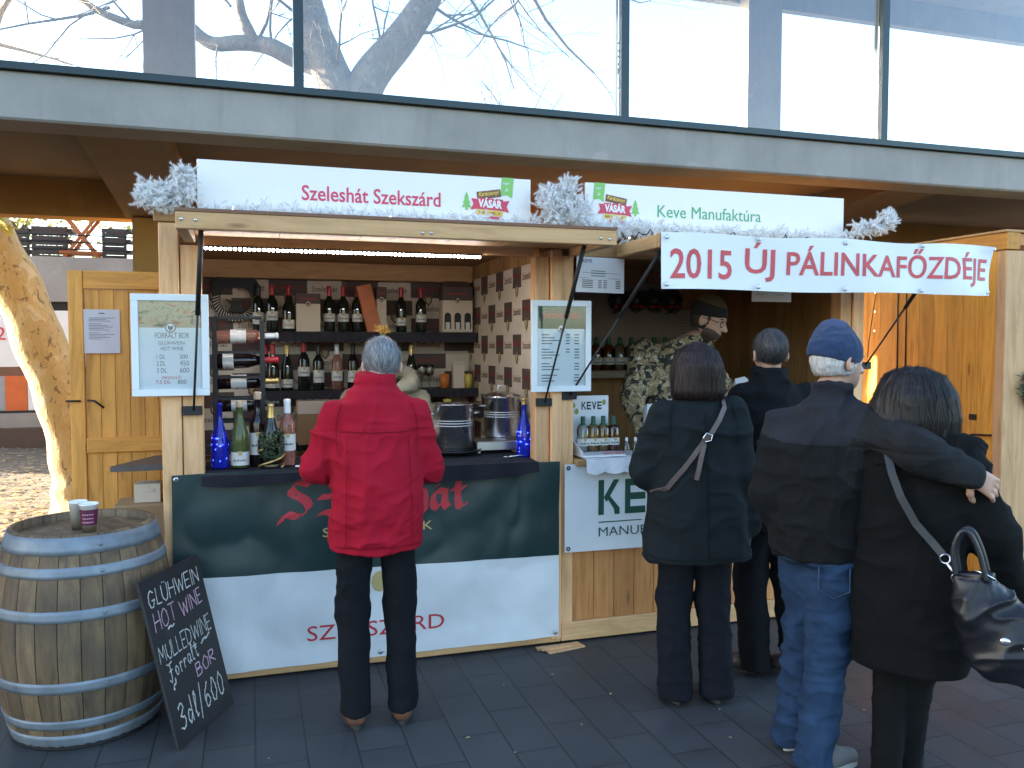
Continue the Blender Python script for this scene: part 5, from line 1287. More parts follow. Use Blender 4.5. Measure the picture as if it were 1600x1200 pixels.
for txt, x, y, w, h, an, mt in [("GLÜHWEIN", .035, .585, .40, .066, 1, M_cw), ("HOT", .04, .485, .17, .075, 2, M_cp), ("WINE", .235, .485, .19, .065, 6, M_cp), ("MULLEDWINE", .02, .355, .42, .068, 2, M_cw), ("Forralt", .05, .27, .25, .07, 6, M_cw), ("BOR", .245, .215, .17, .055, 6, M_cp), ("3dl/600", .05, .065, .38, .10, 2, M_cw),
                              ("~", .12, .455, .06, .04, 0, M_cw), ("~", .33, .315, .10, .05, 10, M_cw), ("~", .08, .215, .06, .05, 50, M_cw), ("~", .26, .335, .03, .02, 0, M_cw)]:
    chalk(txt, x, y, w, h, .0055 if h < .09 else .007, an, mt).build("chalk_writing", mt, o)
# ---------------------------------------------------------------- people: one smooth surface per body or garment, grown from rounded volumes
V3 = lambda *a: np.array(a, float)
class Field:
    def __init__(s, lo, hi, res):
        s.lo = np.array(lo, float); s.res = res
        s.n = np.ceil((np.array(hi) - s.lo) / res).astype(int) + 1
        s.F = np.full(s.n, 1.0, dtype=np.float32)
    def sub(s, lo, hi):
        a = np.clip(np.floor((lo - s.lo) / s.res).astype(int), 0, s.n - 1); b = np.clip(np.ceil((hi - s.lo) / s.res).astype(int) + 1, 0, s.n)
        ax = [s.lo[i] + s.res * np.arange(a[i], b[i]) for i in range(3)]
        return (slice(a[0], b[0]), slice(a[1], b[1]), slice(a[2], b[2])), np.meshgrid(*ax, indexing='ij')
    def put(s, fn, lo, hi, k, op='add'):
        pad = k + 3 * s.res + .01
        sl, (X, Y, Z) = s.sub(np.array(lo) - pad, np.array(hi) + pad)
        if X.size == 0: return
        d = fn(X, Y, Z); f = s.F[sl]
        if op == 'cut': s.F[sl] = np.maximum(f, -d); return
        if k > 0:
            h = np.maximum(k - np.abs(f - d), 0) / k; s.F[sl] = np.minimum(f, d) - h * h * k * .25
        else: s.F[sl] = np.minimum(f, d)
    def cap(s, a, ra, b, rb, k=.02, flat=None, op='add'):
        a, b = np.array(a, float), np.array(b, float); ba = b - a; L2 = max(ba @ ba, 1e-9)
        def fn(X, Y, Z):
            qx, qy, qz = X - a[0], Y - a[1], Z - a[2]
            h = np.clip((qx * ba[0] + qy * ba[1] + qz * ba[2]) / L2, 0, 1)
            qx, qy, qz = qx - ba[0] * h, qy - ba[1] * h, qz - ba[2] * h
            if flat is not None:
                u, f = flat; u = np.array(u, float); u = u / np.linalg.norm(u); t = (qx * u[0] + qy * u[1] + qz * u[2]) * (f - 1)
                qx, qy, qz = qx + u[0] * t, qy + u[1] * t, qz + u[2] * t
            return np.sqrt(qx * qx + qy * qy + qz * qz) - (ra + (rb - ra) * h)
        r = max(ra, rb); s.put(fn, np.minimum(a, b) - r, np.maximum(a, b) + r, k, op)
    def ell(s, c, r, M=None, k=.02, op='add'):
        c, r = np.array(c, float), np.array(r, float); M = np.eye(3) if M is None else np.array(M)
        def fn(X, Y, Z):
            q = np.stack([X - c[0], Y - c[1], Z - c[2]], -1) @ M
            k0 = np.sqrt(((q / r) ** 2).sum(-1)); k1 = np.sqrt(((q / r ** 2).astype(float) ** 2).sum(-1)) + 1e-9
            return k0 * (k0 - 1) / k1
        m = r.max(); s.put(fn, c - m, c + m, k, op)
    def loft(s, rings, k=.03, p=2.3, rot=0.0):
        """rings: (z, half width, half depth, x offset, y offset), bottom to top"""
        A = np.array(rings, float); zz = A[:, 0]; ca, sa = math.cos(rot), math.sin(rot)
        def fn(X, Y, Z):
            z1 = Z[0, 0, :]; hw, hd, ox, oy = [np.interp(z1, zz, A[:, i]) for i in (1, 2, 3, 4)]
            x = X - ox; y = Y - oy; x, y = x * ca + y * sa, -x * sa + y * ca
            d = ((np.abs(x / hw) ** p + np.abs(y / hd) ** p) ** (1 / p) - 1) * np.minimum(hw, hd)
            return np.maximum(d, np.maximum(zz[0] - Z, Z - zz[-1]))
        m = A[:, 1:3].max() + np.abs(A[:, 3:5]).max(); s.put(fn, (A[:, 3].min() - m, A[:, 4].min() - m, zz[0]), (A[:, 3].max() + m, A[:, 4].max() + m, zz[-1]), k)
    def mesh(s):
        F = s.F; F[0], F[-1], F[:, 0], F[:, -1], F[:, :, 0], F[:, :, -1] = 1, 1, 1, 1, 1, 1
        ins = F < 0; n = F.shape
        c = [ins[i:n[0] - 1 + i, j:n[1] - 1 + j, k:n[2] - 1 + k] for i in (0, 1) for j in (0, 1) for k in (0, 1)]
        cnt = sum(x.astype(np.int8) for x in c); act = (cnt > 0) & (cnt < 8)
        I = np.argwhere(act); idx = np.full(act.shape, -1, dtype=np.int64); idx[act] = np.arange(len(I))
        acc = np.zeros((len(I), 3)); num = np.zeros(len(I))
        val = lambda o: F[I[:, 0] + o[0], I[:, 1] + o[1], I[:, 2] + o[2]].astype(float)
        cs = [(i, j, k) for i in (0, 1) for j in (0, 1) for k in (0, 1)]; vals = {q: val(q) for q in cs}
        for a in cs:
            for ax in range(3):
                if a[ax] == 0:
                    b = list(a); b[ax] = 1; b = tuple(b); va, vb = vals[a], vals[b]; m = (va < 0) != (vb < 0)
                    t = np.where(m, va / np.where(m, va - vb, 1), 0)
                    P = np.tile(np.array(a, float), (len(I), 1)); P[:, ax] += t
                    acc[m] += P[m]; num[m] += 1
        V = (I + acc / num[:, None]) * s.res + s.lo
        Q = []
        for ax in range(3):
            o1, o2 = [(1, 2), (2, 0), (0, 1)][ax]
            sl0 = [slice(None)] * 3; sl1 = [slice(None)] * 3; sl0[ax] = slice(0, -1); sl1[ax] = slice(1, None)
            ch = ins[tuple(sl0)] != ins[tuple(sl1)]; E = np.argwhere(ch); up = ins[tuple(sl0)][ch]
            E = E[(E[:, o1] > 0) & (E[:, o2] > 0)]; up = ins[E[:, 0], E[:, 1], E[:, 2]]
            def at(d1, d2):
                e = E.copy(); e[:, o1] -= d1; e[:, o2] -= d2; return idx[e[:, 0], e[:, 1], e[:, 2]]
            q = np.stack([at(1, 1), at(0, 1), at(0, 0), at(1, 0)], 1)
            q[~up] = q[~up][:, ::-1]; Q.append(q)
        return V, np.concatenate(Q)
def vnoise(P, seed=0):
    P = P + seed * 17.31; i = np.floor(P).astype(np.int64); f = P - i; f = f * f * (3 - 2 * f)
    def h(a): 
        n = (a[:, 0] * 73856093) ^ (a[:, 1] * 19349663) ^ (a[:, 2] * 83492791); n = (n ^ (n >> 13)) * 1274126177; return ((n ^ (n >> 16)) & 0xffff) / 32767.5 - 1
    out = 0
    for a in (0, 1):
        for b in (0, 1):
            for c in (0, 1):
                w = (f[:, 0] if a else 1 - f[:, 0]) * (f[:, 1] if b else 1 - f[:, 1]) * (f[:, 2] if c else 1 - f[:, 2])
                out = out + w * h(i + np.array((a, b, c)))
    return out
def normals(V, Q):
    n = np.cross(V[Q[:, 2]] - V[Q[:, 0]], V[Q[:, 3]] - V[Q[:, 1]]); N = np.zeros_like(V)
    for j in range(4): np.add.at(N, Q[:, j], n)
    return N / (np.linalg.norm(N, axis=1)[:, None] + 1e-12)
def relax(V, Q, it=2, lam=.5):
    E = np.concatenate([Q[:, [0, 1]], Q[:, [1, 2]], Q[:, [2, 3]], Q[:, [3, 0]]])
    for _ in range(it):
        A = np.zeros_like(V); c = np.zeros(len(V))
        np.add.at(A, E[:, 0], V[E[:, 1]]); np.add.at(c, E[:, 0], 1); np.add.at(A, E[:, 1], V[E[:, 0]]); np.add.at(c, E[:, 1], 1)
        V = V + lam * (A / np.maximum(c, 1)[:, None] - V)
    return V
def folds(V, N, amp=.008, seed=0, zs=(7, 7, 15), seams=()):
    w = np.stack([vnoise(V * 3, seed + 5), vnoise(V * 3, seed + 6), vnoise(V * 3, seed + 7)], 1) * .55
    A = V * np.array(zs) + w * 2; B = V * np.array(zs) * 1.9 + w * 2.4
    a = vnoise(A, seed); b = vnoise(B, seed + 1); c = vnoise(V * np.array(zs)[::-1] * .9 + w * 2, seed + 9)
    rg = lambda t: (1 - np.abs(t)) ** 3.2
    d = amp * (1.35 * rg(a) + .7 * rg(b) + .55 * rg(c) - .95) + amp * .6 * vnoise(V * 3.5, seed + 2)
    for z, wd in seams: d = d - .005 * np.exp(-((V[:, 2] - z) / wd) ** 2)
    return V + N * d[:, None]
def soft(name, fld, mats, parent, fold=0, seed=0, zs=(7, 7, 15), seams=(), it=2, pick=None, extra=None):
    V, Q = fld.mesh(); V = relax(V, Q, it)
    if fold: V = folds(V, normals(V, Q), fold, seed, zs, seams)
    me = bpy.data.meshes.new(name); v0 = V; q0 = Q.tolist(); mi = np.zeros(len(Q), int)
    if pick is not None: mi = pick(V[Q].mean(1)).astype(int)
    if extra is not None:
        ev, ef, em, _ = extra; o = len(v0); v0 = np.concatenate([v0, ev]); q0 = q0 + [tuple(i + o for i in f) for f in ef]; mi = np.concatenate([mi, np.full(len(ef), em)])
    me.from_pydata(v0.tolist(), [], q0)
    for m in (mats if isinstance(mats, (list, tuple)) else [mats]): me.materials.append(m)
    me.polygons.foreach_set('use_smooth', [True] * len(q0)); me.polygons.foreach_set('material_index', mi.tolist())
    a = me.attributes.new('rnd', 'FLOAT', 'FACE'); rv = rng.random(len(q0)) * .1 + .4; 
    if extra is not None:
        ne = len(extra[1]); per = extra[3]; rv[-ne:] = np.repeat(rng.random(ne // per), per)
    a.data.foreach_set('value', rv.tolist()); me.update()
    o = bpy.data.objects.new(name, me); COL.objects.link(o)
    if parent is not None: o.parent = parent
    return o
def seam(garment, pts, mat_, r=.0018, side=-1, n=10):
    vs_ = np.array([v.co[:] for v in garment.data.vertices]); P = arc(pts, n); out = []
    for x, z in P:
        d = (vs_[:, 0] - x) ** 2 + (vs_[:, 2] - z) ** 2; nr = vs_[d < .018 ** 2]
        if len(nr) == 0: continue
        out.append((x, (nr[:, 1].min() if side < 0 else nr[:, 1].max()) + side * .0004, z))
    if len(out) > 2:
        m = MB(); m.tube(out, r, 5); m.build("seam", mat_, garment, local=True)
def hdir(yaw, pitch, roll=0):
    """head frame: columns right, forward, up; yaw anticlockwise from +Y, pitch < 0 looks down"""
    return np.array((Matrix.Rotation(yaw, 3, 'Z') @ Matrix.Rotation(pitch, 3, 'X') @ Matrix.Rotation(roll, 3, 'Y')))
def hand(f, w, d, n, side, curl=.5, s=1.0, k=.006, spread=1.0):
    """w wrist, d towards the fingers, n the way the palm faces, side +1 if the thumb lies towards n x d"""
    w, d = np.array(w, float), np.array(d, float); d /= np.linalg.norm(d); n = np.array(n, float); n -= d * (n @ d); n /= np.linalg.norm(n)
    u = np.cross(n, d) * side
    for q in (-.022, -.007, .008, .022): f.cap(w + (d * .012 + u * q * .8) * s, .017 * s, w + (d * .078 + u * q) * s, .0145 * s, .014, (n, 1.25))
    for i, (q, L) in enumerate(zip((.027, .009, -.009, -.026), (.068, .078, .072, .056))):
        p = w + (d * .085 + u * q) * s; a = -.05 + curl * .35 + .06 * i; sp = u * (.10 - .07 * i) * spread
        for j, (fr, r) in enumerate(((.45, .0098), (.32, .0088), (.23, .0080))):
            dd = d * math.cos(a) + n * math.sin(a) + sp; dd /= np.linalg.norm(dd); e = p + dd * L * fr * s
            f.cap(p, r * s, e, (r - .0008) * s, .004); p = e; a += curl * .85
    p = w + (d * .022 + u * .026 + n * .006) * s
    for dd, L, r in ((d * .65 + u * .62 + n * .35, .042, .0125), (d * .85 + u * .28 + n * .45, .032, .0105), (d * .9 + u * .05 + n * .5, .024, .009)):
        dd = dd / np.linalg.norm(dd); e = p + dd * L * s; f.cap(p, r * s, e, (r - .001) * s, .008); p = e
def head(f, c, H, s=1.0, nose=True):
    P = lambda x, y, z: np.array(c) + H @ (np.array((x, y, z)) * s)
    f.ell(P(0, -.012, .022), np.array((.074, .096, .090)) * s, H, .02); f.ell(P(0, .028, -.03), np.array((.060, .066, .085)) * s, H, .03)
    f.ell(P(0, .050, -.085), np.array((.036, .036, .030)) * s, H, .03)
    f.cap(P(-.03, .078, .018), .011 * s, P(.03, .078, .018), .011 * s, .02)
    f.cap(P(0, .092, .0), .008 * s, P(0, .112, -.034), .013 * s, .012); f.ell(P(-.012, .098, -.036), np.array((.009, .01, .008)) * s, H, .006); f.ell(P(.012, .098, -.036), np.array((.009, .01, .008)) * s, H, .006)
    f.cap(P(-.018, .083, -.062), .007 * s, P(.018, .083, -.062), .007 * s, .008); f.cap(P(-.014, .081, -.073), .007 * s, P(.014, .081, -.073), .007 * s, .008)
    for sx in (-1, 1):
        f.ell(P(sx * .034, .080, -.002), np.array((.014, .014, .011)) * s, H, .008, 'cut')
        f.ell(P(sx * .079, -.008, -.014), np.array((.010, .022, .033)) * s, H @ np.array(Matrix.Rotation(.35 * sx, 3, 'Z')), .010)
        f.ell(P(sx * .086, -.004, -.010), np.array((.006, .011, .018)) * s, H, .004, 'cut')
    return P
def face_parts(o, P, H, brow=None, s=1.0):
    m = MB()
    for sx in (-1, 1): m.ell(P(sx * .032, .070, -.003), (.0135 * s,) * 3, 0, 12)
    for sx in (-1, 1): m.ell(P(sx * .032, .0805, -.004), (.006 * s, .005 * s, .006 * s), 1, 10, Matrix(H.tolist()))
    m.build("eyes", [M_eye, M_ink], o, local=True)
    m = MB(); m.tube([P(-.022, .0895, -.069), P(0, .0925, -.066), P(.022, .0895, -.069)], [.002, .005, .002], 8); m.build("lips", M_lip, o, local=True)
    if brow:
        m = MB()
        for sx in (-1, 1): m.tube([P(sx * .016, .090, .019), P(sx * .034, .088, .025), P(sx * .052, .074, .019)], [.003, .0045, .002], 6)
        m.build("eyebrows", brow, o, local=True)
def hair_strands(fld, n, steps, seg, width, flow, start, lift=.0015, seed=1):
    """thin tapering locks that follow the surface of a hair volume"""
    r = np.random.default_rng(seed); V, Q = fld.mesh(); N = normals(V, Q); ok = np.where(start(V))[0]
    if len(ok) == 0: return np.zeros((0, 3)), [], 0, 1
    k = r.choice(ok, n); p = V[k] + r.normal(0, .002, (n, 3)); F = fld.F
    def samp(p):
        g = np.clip((p - fld.lo) / fld.res, 0, fld.n - 1.001); i = g.astype(int); f = g - i; o = 0
        for a in (0, 1):
            for b in (0, 1):
                for c in (0, 1): o = o + F[i[:, 0] + a, i[:, 1] + b, i[:, 2] + c] * (f[:, 0] if a else 1 - f[:, 0]) * (f[:, 1] if b else 1 - f[:, 1]) * (f[:, 2] if c else 1 - f[:, 2])
        return o
    def grad(p):
        e = fld.res; g = np.stack([samp(p + V3(e, 0, 0)) - samp(p - V3(e, 0, 0)), samp(p + V3(0, e, 0)) - samp(p - V3(0, e, 0)), samp(p + V3(0, 0, e)) - samp(p - V3(0, 0, e))], 1)
        return g / (np.linalg.norm(g, axis=1)[:, None] + 1e-9)
    lf = r.uniform(.3, 1.6, n) * lift * np.where(r.random(n) < .12, 2.6, 1); path = []; nn = []; j = r.normal(0, .18, (n, 3))
    for s_ in range(steps + 1):
        g = grad(p); p = p - g * (samp(p) - lf)[:, None]; path.append(p.copy()); nn.append(g)
        d = flow(p) + j; d = d - g * (d * g).sum(1)[:, None]; d = d / (np.linalg.norm(d, axis=1)[:, None] + 1e-6); p = p + d * seg * r.uniform(.8, 1.2, n)[:, None]
    P = np.stack(path, 1); G = np.stack(nn, 1); T = np.gradient(P, axis=1); S_ = np.cross(T, G); S_ /= (np.linalg.norm(S_, axis=2)[..., None] + 1e-9)
    wd = (width * r.uniform(.6, 1.3, n))[:, None, None] * np.linspace(1, .25, steps + 1)[None, :, None] ** .7
    A = P - S_ * wd; B_ = P + S_ * wd; VV = np.stack([A, B_], 2).reshape(-1, 3); FF = []
    for i in range(n):
        b = i * 2 * (steps + 1)
        for s_ in range(steps): FF.append((b + 2 * s_, b + 2 * s_ + 1, b + 2 * s_ + 3, b + 2 * s_ + 2))
    return VV, FF, 0, steps
def hairmat(name, col, var=.5):
    m, nt, b = mk(name); at = nd(nt, "Attribute", _attribute_name='rnd'); f = noise_(nt, coords(nt, (60, 60, 6)), 2, 4)
    c = ramp(nt, f, [(.3, [x * (1 - var) for x in col]), (.7, [min(1, x * (1 + var)) for x in col])]); tn = nd(nt, "MapRange", Value=at.outputs['Fac']); tn.inputs[3].default_value = .35; tn.inputs[4].default_value = 1.9
    nt.links.new(nd(nt, "HueSaturation", Color=c, Value=tn.outputs[0]).outputs[0], b.inputs['Base Color']); b.inputs['Roughness'].default_value = .55; b.inputs['Specular IOR Level'].default_value = .35
    b.inputs['Anisotropic'].default_value = .5; return m
def shoe(parent, ankle, yaw, mat_, sole, L=.27, toe=0):
    a = np.array(ankle, float); c, s = math.cos(yaw), math.sin(yaw); X = lambda x, y, z: (a[0] + x * c - y * s, a[1] + x * s + y * c, z)
    f = Field(a - V3(.25, .25, .12), a + V3(.25, .25, .12), .006); r = L / .27
    f.cap(X(0, -.028 * r, .045), .038, X(0, .06 * r, .046), .043, .02); f.cap(X(0, .05 * r, .044), .043, X(.004, .15 * r, .034), .034, .03); f.cap(X(0, -.018, .05), .040, X(0, -.008, .095), .038, .02)
    f.put(lambda A, B_, C_: C_ - .022, a - V3(.3, .3, .2), a + V3(.3, .3, .2), 0, 'cut') if False else None
    f.F = np.maximum(f.F, (.020 - (f.lo[2] + f.res * np.arange(f.n[2])))[None, None, :].astype(np.float32))
    o = soft("shoe", f, mat_, parent, 0, it=1)
    pts = []
    for i in range(28):
        t = 2 * math.pi * i / 28; y = .06 * r + .129 * r * math.sin(t); w = .043 + .006 * math.sin(t) - .008 * (1 if math.sin(t) < -.4 else 0); pts.append(X(w * math.cos(t), y, 0)[:2])
    m = MB(); m.poly(pts, (0, 0, 0), (1, 0, 0), (0, 1, 0), .002, .024); m.build("sole", sole, o, local=True); return o
def person(label, loc, rotz, f, name="person", it=2):
    o = soft(name, f, M_skin, None, 0, it=it); o.location = loc; o.rotation_euler = (0, 0, rotz); return tag(o, label, "person")
def limb_body(f, J):
    """torso, arms and legs under the clothes"""
    sl, sr, hl, hr = [np.array(J[k], float) for k in ('sl', 'sr', 'hl', 'hr')]; mid = (sl + sr) / 2; hip = (hl + hr) / 2
    f.cap(hip + V3(0, 0, .03), .10, mid - V3(0, 0, .10), .105, .05); f.cap(sl * .8 + mid * .2, .055, sr * .8 + mid * .2, .055, .05)
    f.cap(mid + V3(0, 0, .02), .058, J['neck'], .054, .04)
    for q in 'lr':
        f.cap(J['s' + q], .048, J['e' + q], .038, .03); f.cap(J['e' + q], .037, J['w' + q], .025, .02)
        f.cap(J['h' + q], .075, J['k' + q], .052, .04); f.cap(J['k' + q], .048, J['a' + q], .036, .02); a = np.array(J['a' + q], float)
        f.cap(a - V3(0, 0, .025), .028, a - V3(0, 0, .05) + .07 * np.array(J.get('foot', (0, 1, 0)), float), .022, .02)
def trousers(J, r=(.098, .078, .072), top=None, hw=.19, hd=.135, res=.008, cut=.028):
    hip = (np.array(J['hl'], float) + np.array(J['hr'], float)) / 2; top = hip[2] + .12 if top is None else top
    f = Field((hip[0] - .55, hip[1] - .5, 0), (hip[0] + .55, hip[1] + .5, top + .02), res)
    f.loft([(hip[2] - .06, hw * .98, hd, hip[0], hip[1]), (hip[2], hw, hd, hip[0], hip[1]), (top, hw * .9, hd * .92, hip[0], hip[1])], .03)
    for q in 'lr':
        a = np.array(J['a' + q], float); kx = np.array(J['k' + q], float); b = a + (a - kx) / np.linalg.norm(a - kx) * .045; b[2] = max(b[2], .03); ft = np.array(J.get('foot', (0, 1, 0)), float); b = b - ft / np.linalg.norm(ft) * .022
        f.cap(J['h' + q], r[0], kx, r[1], .04); f.cap(kx, r[1], b, r[2] + .004, .03)
    zc = f.lo[2] + f.res * np.arange(f.n[2]); f.F = np.maximum(f.F, (cut - zc)[None, None, :].astype(np.float32))
    return f
def bounds(J, pad=.32, lo=0., hi=2.1):
    P = np.array([v for k, v in J.items() if k != 'foot']); return (P[:, 0].min() - pad, P[:, 1].min() - pad, lo), (P[:, 0].max() + pad, P[:, 1].max() + pad, hi)
M_sole = plain("shoe_sole", (.03, .028, .026), .7)
M_blackshoe = plain("black_leather", (.015, .014, .014), .35)
M_brownshoe = plain("brown_leather", (.13, .055, .03), .5, var=.3, scale=20)
M_btrouser = fabric("black_trousers", (.006, .0065, .009), 300, .2, .0)

# ---- man in the red jacket, seen from behind at the wine counter
J = dict(sl=(-.172, .01, 1.335), sr=(.172, .01, 1.335), el=(-.262, .04, 1.11), er=(.248, .05, 1.10), wl=(-.17, .27, 1.08), wr=(.15, .27, 1.08), hl=(-.09, 0, .90), hr=(.09, 0, .90), kl=(-.105, .02, .50), kr=(.105, .02, .50), al=(-.10, -.02, .09), ar=(.105, -.02, .09), neck=(.01, .07, 1.49))
hc = V3(.04, .10, 1.555); H_ = hdir(R(-4), R(-38))
f = Field(*bounds(J, .3, 0, 1.72), .006); limb_body(f, J); P = head(f, hc, H_); hand(f, J['wl'], (.35, .9, -.1), (.3, 0, -1), 1, .5); hand(f, J['wr'], (-.35, .9, -.1), (-.3, 0, -1), -1, .5)
o = person("grey haired man in a red jacket standing with his back turned at the wine counter", (.515, -.735, 0), R(-2), f)
face_parts(o, P, H_, M_grey_ink)
f = Field((-.45, -.35, .72), (.45, .45, 1.60), .007)
f.loft([(.765, .195, .14, 0, .0), (.80, .20, .15, 0, .0), (.95, .195, .148, 0, .0), (1.15, .188, .142, 0, .0), (1.28, .178, .13, 0, .02), (1.40, .15, .115, .0, .03), (1.455, .10, .095, .01, .045)], .04, 2.5)
for q in 'lr': f.cap(J['s' + q], .070, J['e' + q], .060, .05); f.cap(J['e' + q], .060, J['w' + q], .044, .03)
f.loft([(1.40, .093, .093, .01, .05), (1.47, .090, .090, .012, .055), (1.525, .088, .086, .015, .06)], .025, 2.1)
M_redj = fabric("red_jacket", (.36, .006, .022), 320, .22, .03, var=.1)
jk = soft("jacket", f, M_redj, o, .011, 3, (6, 6, 11), ((1.285, .004), (.79, .004), (1.475, .004)))
M_rseam = fabric("red_seam", (.20, .004, .012), 300, .2, .0)
seam(jk, [(-.165, 1.285), (0, 1.28), (.165, 1.285)], M_rseam, .0022); seam(jk, [(-.19, .80), (0, .797), (.19, .80)], M_rseam)
for q in (-1, 1): seam(jk, [(q * .150, 1.40), (q * .168, 1.33), (q * .172, 1.25), (q * .165, 1.18)], M_rseam); seam(jk, [(q * .13, 1.27), (q * .135, 1.05), (q * .14, .81)], M_rseam, .0015)
soft("trousers", trousers(J, (.088, .070, .058), .87, .165, .115, cut=.062), M_btrouser, o, .006, 4, (9, 9, 8))
for q, y in (('l', .1), ('r', -.12)): shoe(o, np.array(J['a' + q]) + V3(0, 0, 0), y, M_brownshoe, M_sole)
f = Field(hc - .16, hc + .16, .006); f.ell(P(0, -.014, .026), (.081, .102, .096), H_, .02)
f.ell(P(0, .10, -.02), (.074, .075, .098), H_, 0, 'cut'); f.ell(P(.0, -.02, -.135), (.10, .10, .07), H_, 0, 'cut')
for sx in (-1, 1): f.ell(P(sx * .088, -.004, -.02), (.02, .028, .04), H_, 0, 'cut')
ex = hair_strands(f, 4500, 5, .009, .0009, lambda p: (p - P(0, -.01, .09)) * 8 + V3(0, -.2, -.6), lambda V: (np.einsum('ij,j->i', V - hc, H_[:, 1]) < .09), .004)
soft("hair", f, hairmat("grey_hair", (.21, .21, .215), .35), o, .003, 8, (30, 30, 30), extra=ex, it=1)

# ---- woman in the dark green coat at the spirits counter
J = dict(sl=(-.165, 0, 1.325), sr=(.165, 0, 1.335), el=(-.235, .05, 1.06), er=(.215, -.03, 1.06), wl=(-.13, .26, 1.10), wr=(.245, -.01, .81), hl=(-.085, 0, .86), hr=(.085, 0, .86), kl=(-.10, .01, .47), kr=(.085, .0, .46), al=(-.105, -.02, .085), ar=(.085, -.03, .085), neck=(.0, .03, 1.43))
hc = V3(.0, .035, 1.525); H_ = hdir(R(12), R(-14))
f = Field(*bounds(J, .3, 0, 1.7), .006); limb_body(f, J); P = head(f, hc, H_, .95); hand(f, J['wl'], (.3, .9, .1), (.6, 0, -.6), 1, .6, .9)
hand(f, J['wr'], (.02, .08, -1), (-.9, .3, 0), -1, .55, .92)
o = person("dark haired woman in a long dark green coat, standing at the spirits counter", (1.965, -.94, 0), R(-12), f)
face_parts(o, P, H_, M_ink)
M_coat = fabric("dark_green_coat", (.0085, .0125, .0145), 240, .25, .02)
f = Field((-.46, -.34, .60), (.46, .40, 1.5), .007)
f.loft([(.665, .255, .165, .0, .0), (.70, .25, .165, 0, 0), (.95, .222, .155, 0, 0), (1.12, .195, .14, 0, 0), (1.28, .185, .125, 0, .0), (1.36, .135, .10, 0, .01), (1.41, .09, .085, 0, .02)], .04, 2.4)
for q, r in (('l', .062), ('r', .058)): f.cap(J['s' + q], .074, J['e' + q], .070, .05); f.cap(J['e' + q], .070, J['w' + q], r, .03)
f.loft([(1.36, .088, .085, 0, .02), (1.43, .082, .080, 0, .03)], .02, 2.1)
cw = soft("coat", f, M_coat, o, .009, 11, (5, 5, 8), ((.69, .004),))
M_gseam = fabric("green_seam", (.0035, .005, .006), 300, .2, .0)
seam(cw, [(.0, 1.34), (0, 1.0), (.0, .70)], M_gseam, .002); seam(cw, [(-.23, .69), (0, .687), (.23, .69)], M_gseam)
for q in (-1, 1): seam(cw, [(q * .135, 1.385), (q * .155, 1.30), (q * .158, 1.20)], M_gseam)
soft("trousers", trousers(J, (.094, .076, .074), .82, .18, .13), fabric("navy_trousers", (.006, .007, .011), 300, .2, .0), o, .006, 12, (8, 8, 8))
for q, y in (('l', .1), ('r', -.05)): shoe(o, J['a' + q], y, M_blackshoe, M_sole, .25)
f = Field(np.array(J['wr']) - V3(.1, .1, .22), np.array(J['wr']) + V3(.1, .12, .06), .005); hand(f, J['wr'], (.02, .08, -1), (-.9, .3, 0), -1, .55, 1.06); soft("glove", f, fabric("grey_glove", (.05, .055, .06), 300), o, it=1)
f = Field(hc - V3(.2, .2, .22), hc + V3(.2, .2, .18), .006); f.ell(P(0, -.02, .03), (.094, .108, .098), H_, .02)
f.loft([(1.405, .106, .082, 0, .0), (1.43, .118, .094, 0, .0), (1.50, .114, .104, 0, .01), (1.56, .100, .102, 0, .015), (1.60, .07, .07, 0, .02)], .05, 2.2)
f.ell(P(0, .125, -.04), (.068, .085, .125), H_, 0, 'cut')
ex = hair_strands(f, 4200, 13, .016, .0015, lambda p: V3(0, 0, -1) + (p - P(0, 0, .1)) * V3(3, 3, 0), lambda V: V[:, 2] > 1.52, .003, 4)
soft("hair", f, hairmat("dark_brown_hair", (.020, .011, .010), .6), o, .006, 14, (26, 26, 2), extra=ex, it=1)
m = MB(); m.tube(arc([(.075, -.045, 1.405), (.10, .0, 1.40), (.09, .07, 1.38)], 6), [.014] * 13, 8); m.build("scarf", plain("red_scarf", (.55, .02, .02), .8), o, local=True)
# crossbody strap worn over the coat
t = thing("crossbody_strap", "brown leather bag strap with a silver buckle across the dark green coat", "strap", (1.965, -.94, 0), R(-12))
def belt(m, pts, w, th, nrm=(0, -1, 0)):
    P_ = [Vector(p) for p in pts]; V = []
    for i, p in enumerate(P_):
        d = (P_[min(i + 1, len(P_) - 1)] - P_[max(i - 1, 0)]).normalized(); n = Vector(nrm); n = (n - d * n.dot(d)).normalized(); s = d.cross(n)
        V += [p - s * w / 2, p + s * w / 2, p + s * w / 2 + n * th, p - s * w / 2 + n * th]
    F = [(4 * i + j, 4 * i + (j + 1) % 4, 4 * i + 4 + (j + 1) % 4, 4 * i + 4 + j) for i in range(len(P_) - 1) for j in range(4)]
    k = 4 * (len(P_) - 1); F += [(0, 3, 2, 1), (k, k + 1, k + 2, k + 3)]; m.add(V, F)
M_strap = plain("taupe_leather", (.12, .085, .075), .5)
def on_back(pts, hw, off=.012):        # lay points on the coat's back: read the coat's own surface depth
    vs_ = np.array([v.co[:] for v in cw.data.vertices]); out = []
    for x, z in pts:
        d = (vs_[:, 0] - x) ** 2 + (vs_[:, 2] - z) ** 2; near = vs_[d < .03 ** 2]; y = near[:, 1].min() if len(near) else -.13
        out.append((x, y - .004, z))
    return out
m = MB(); belt(m, [(.115, .06, 1.395), (.11, -.02, 1.40)] + on_back([(.095, 1.365), (.06, 1.31), (.02, 1.255), (-.01, 1.22), (-.06, 1.16), (-.105, 1.10), (-.15, 1.045), (-.175, 1.01)], 0) + [(-.215, .0, .97)], .022, .005); m.build("strap", M_strap, t, local=True)
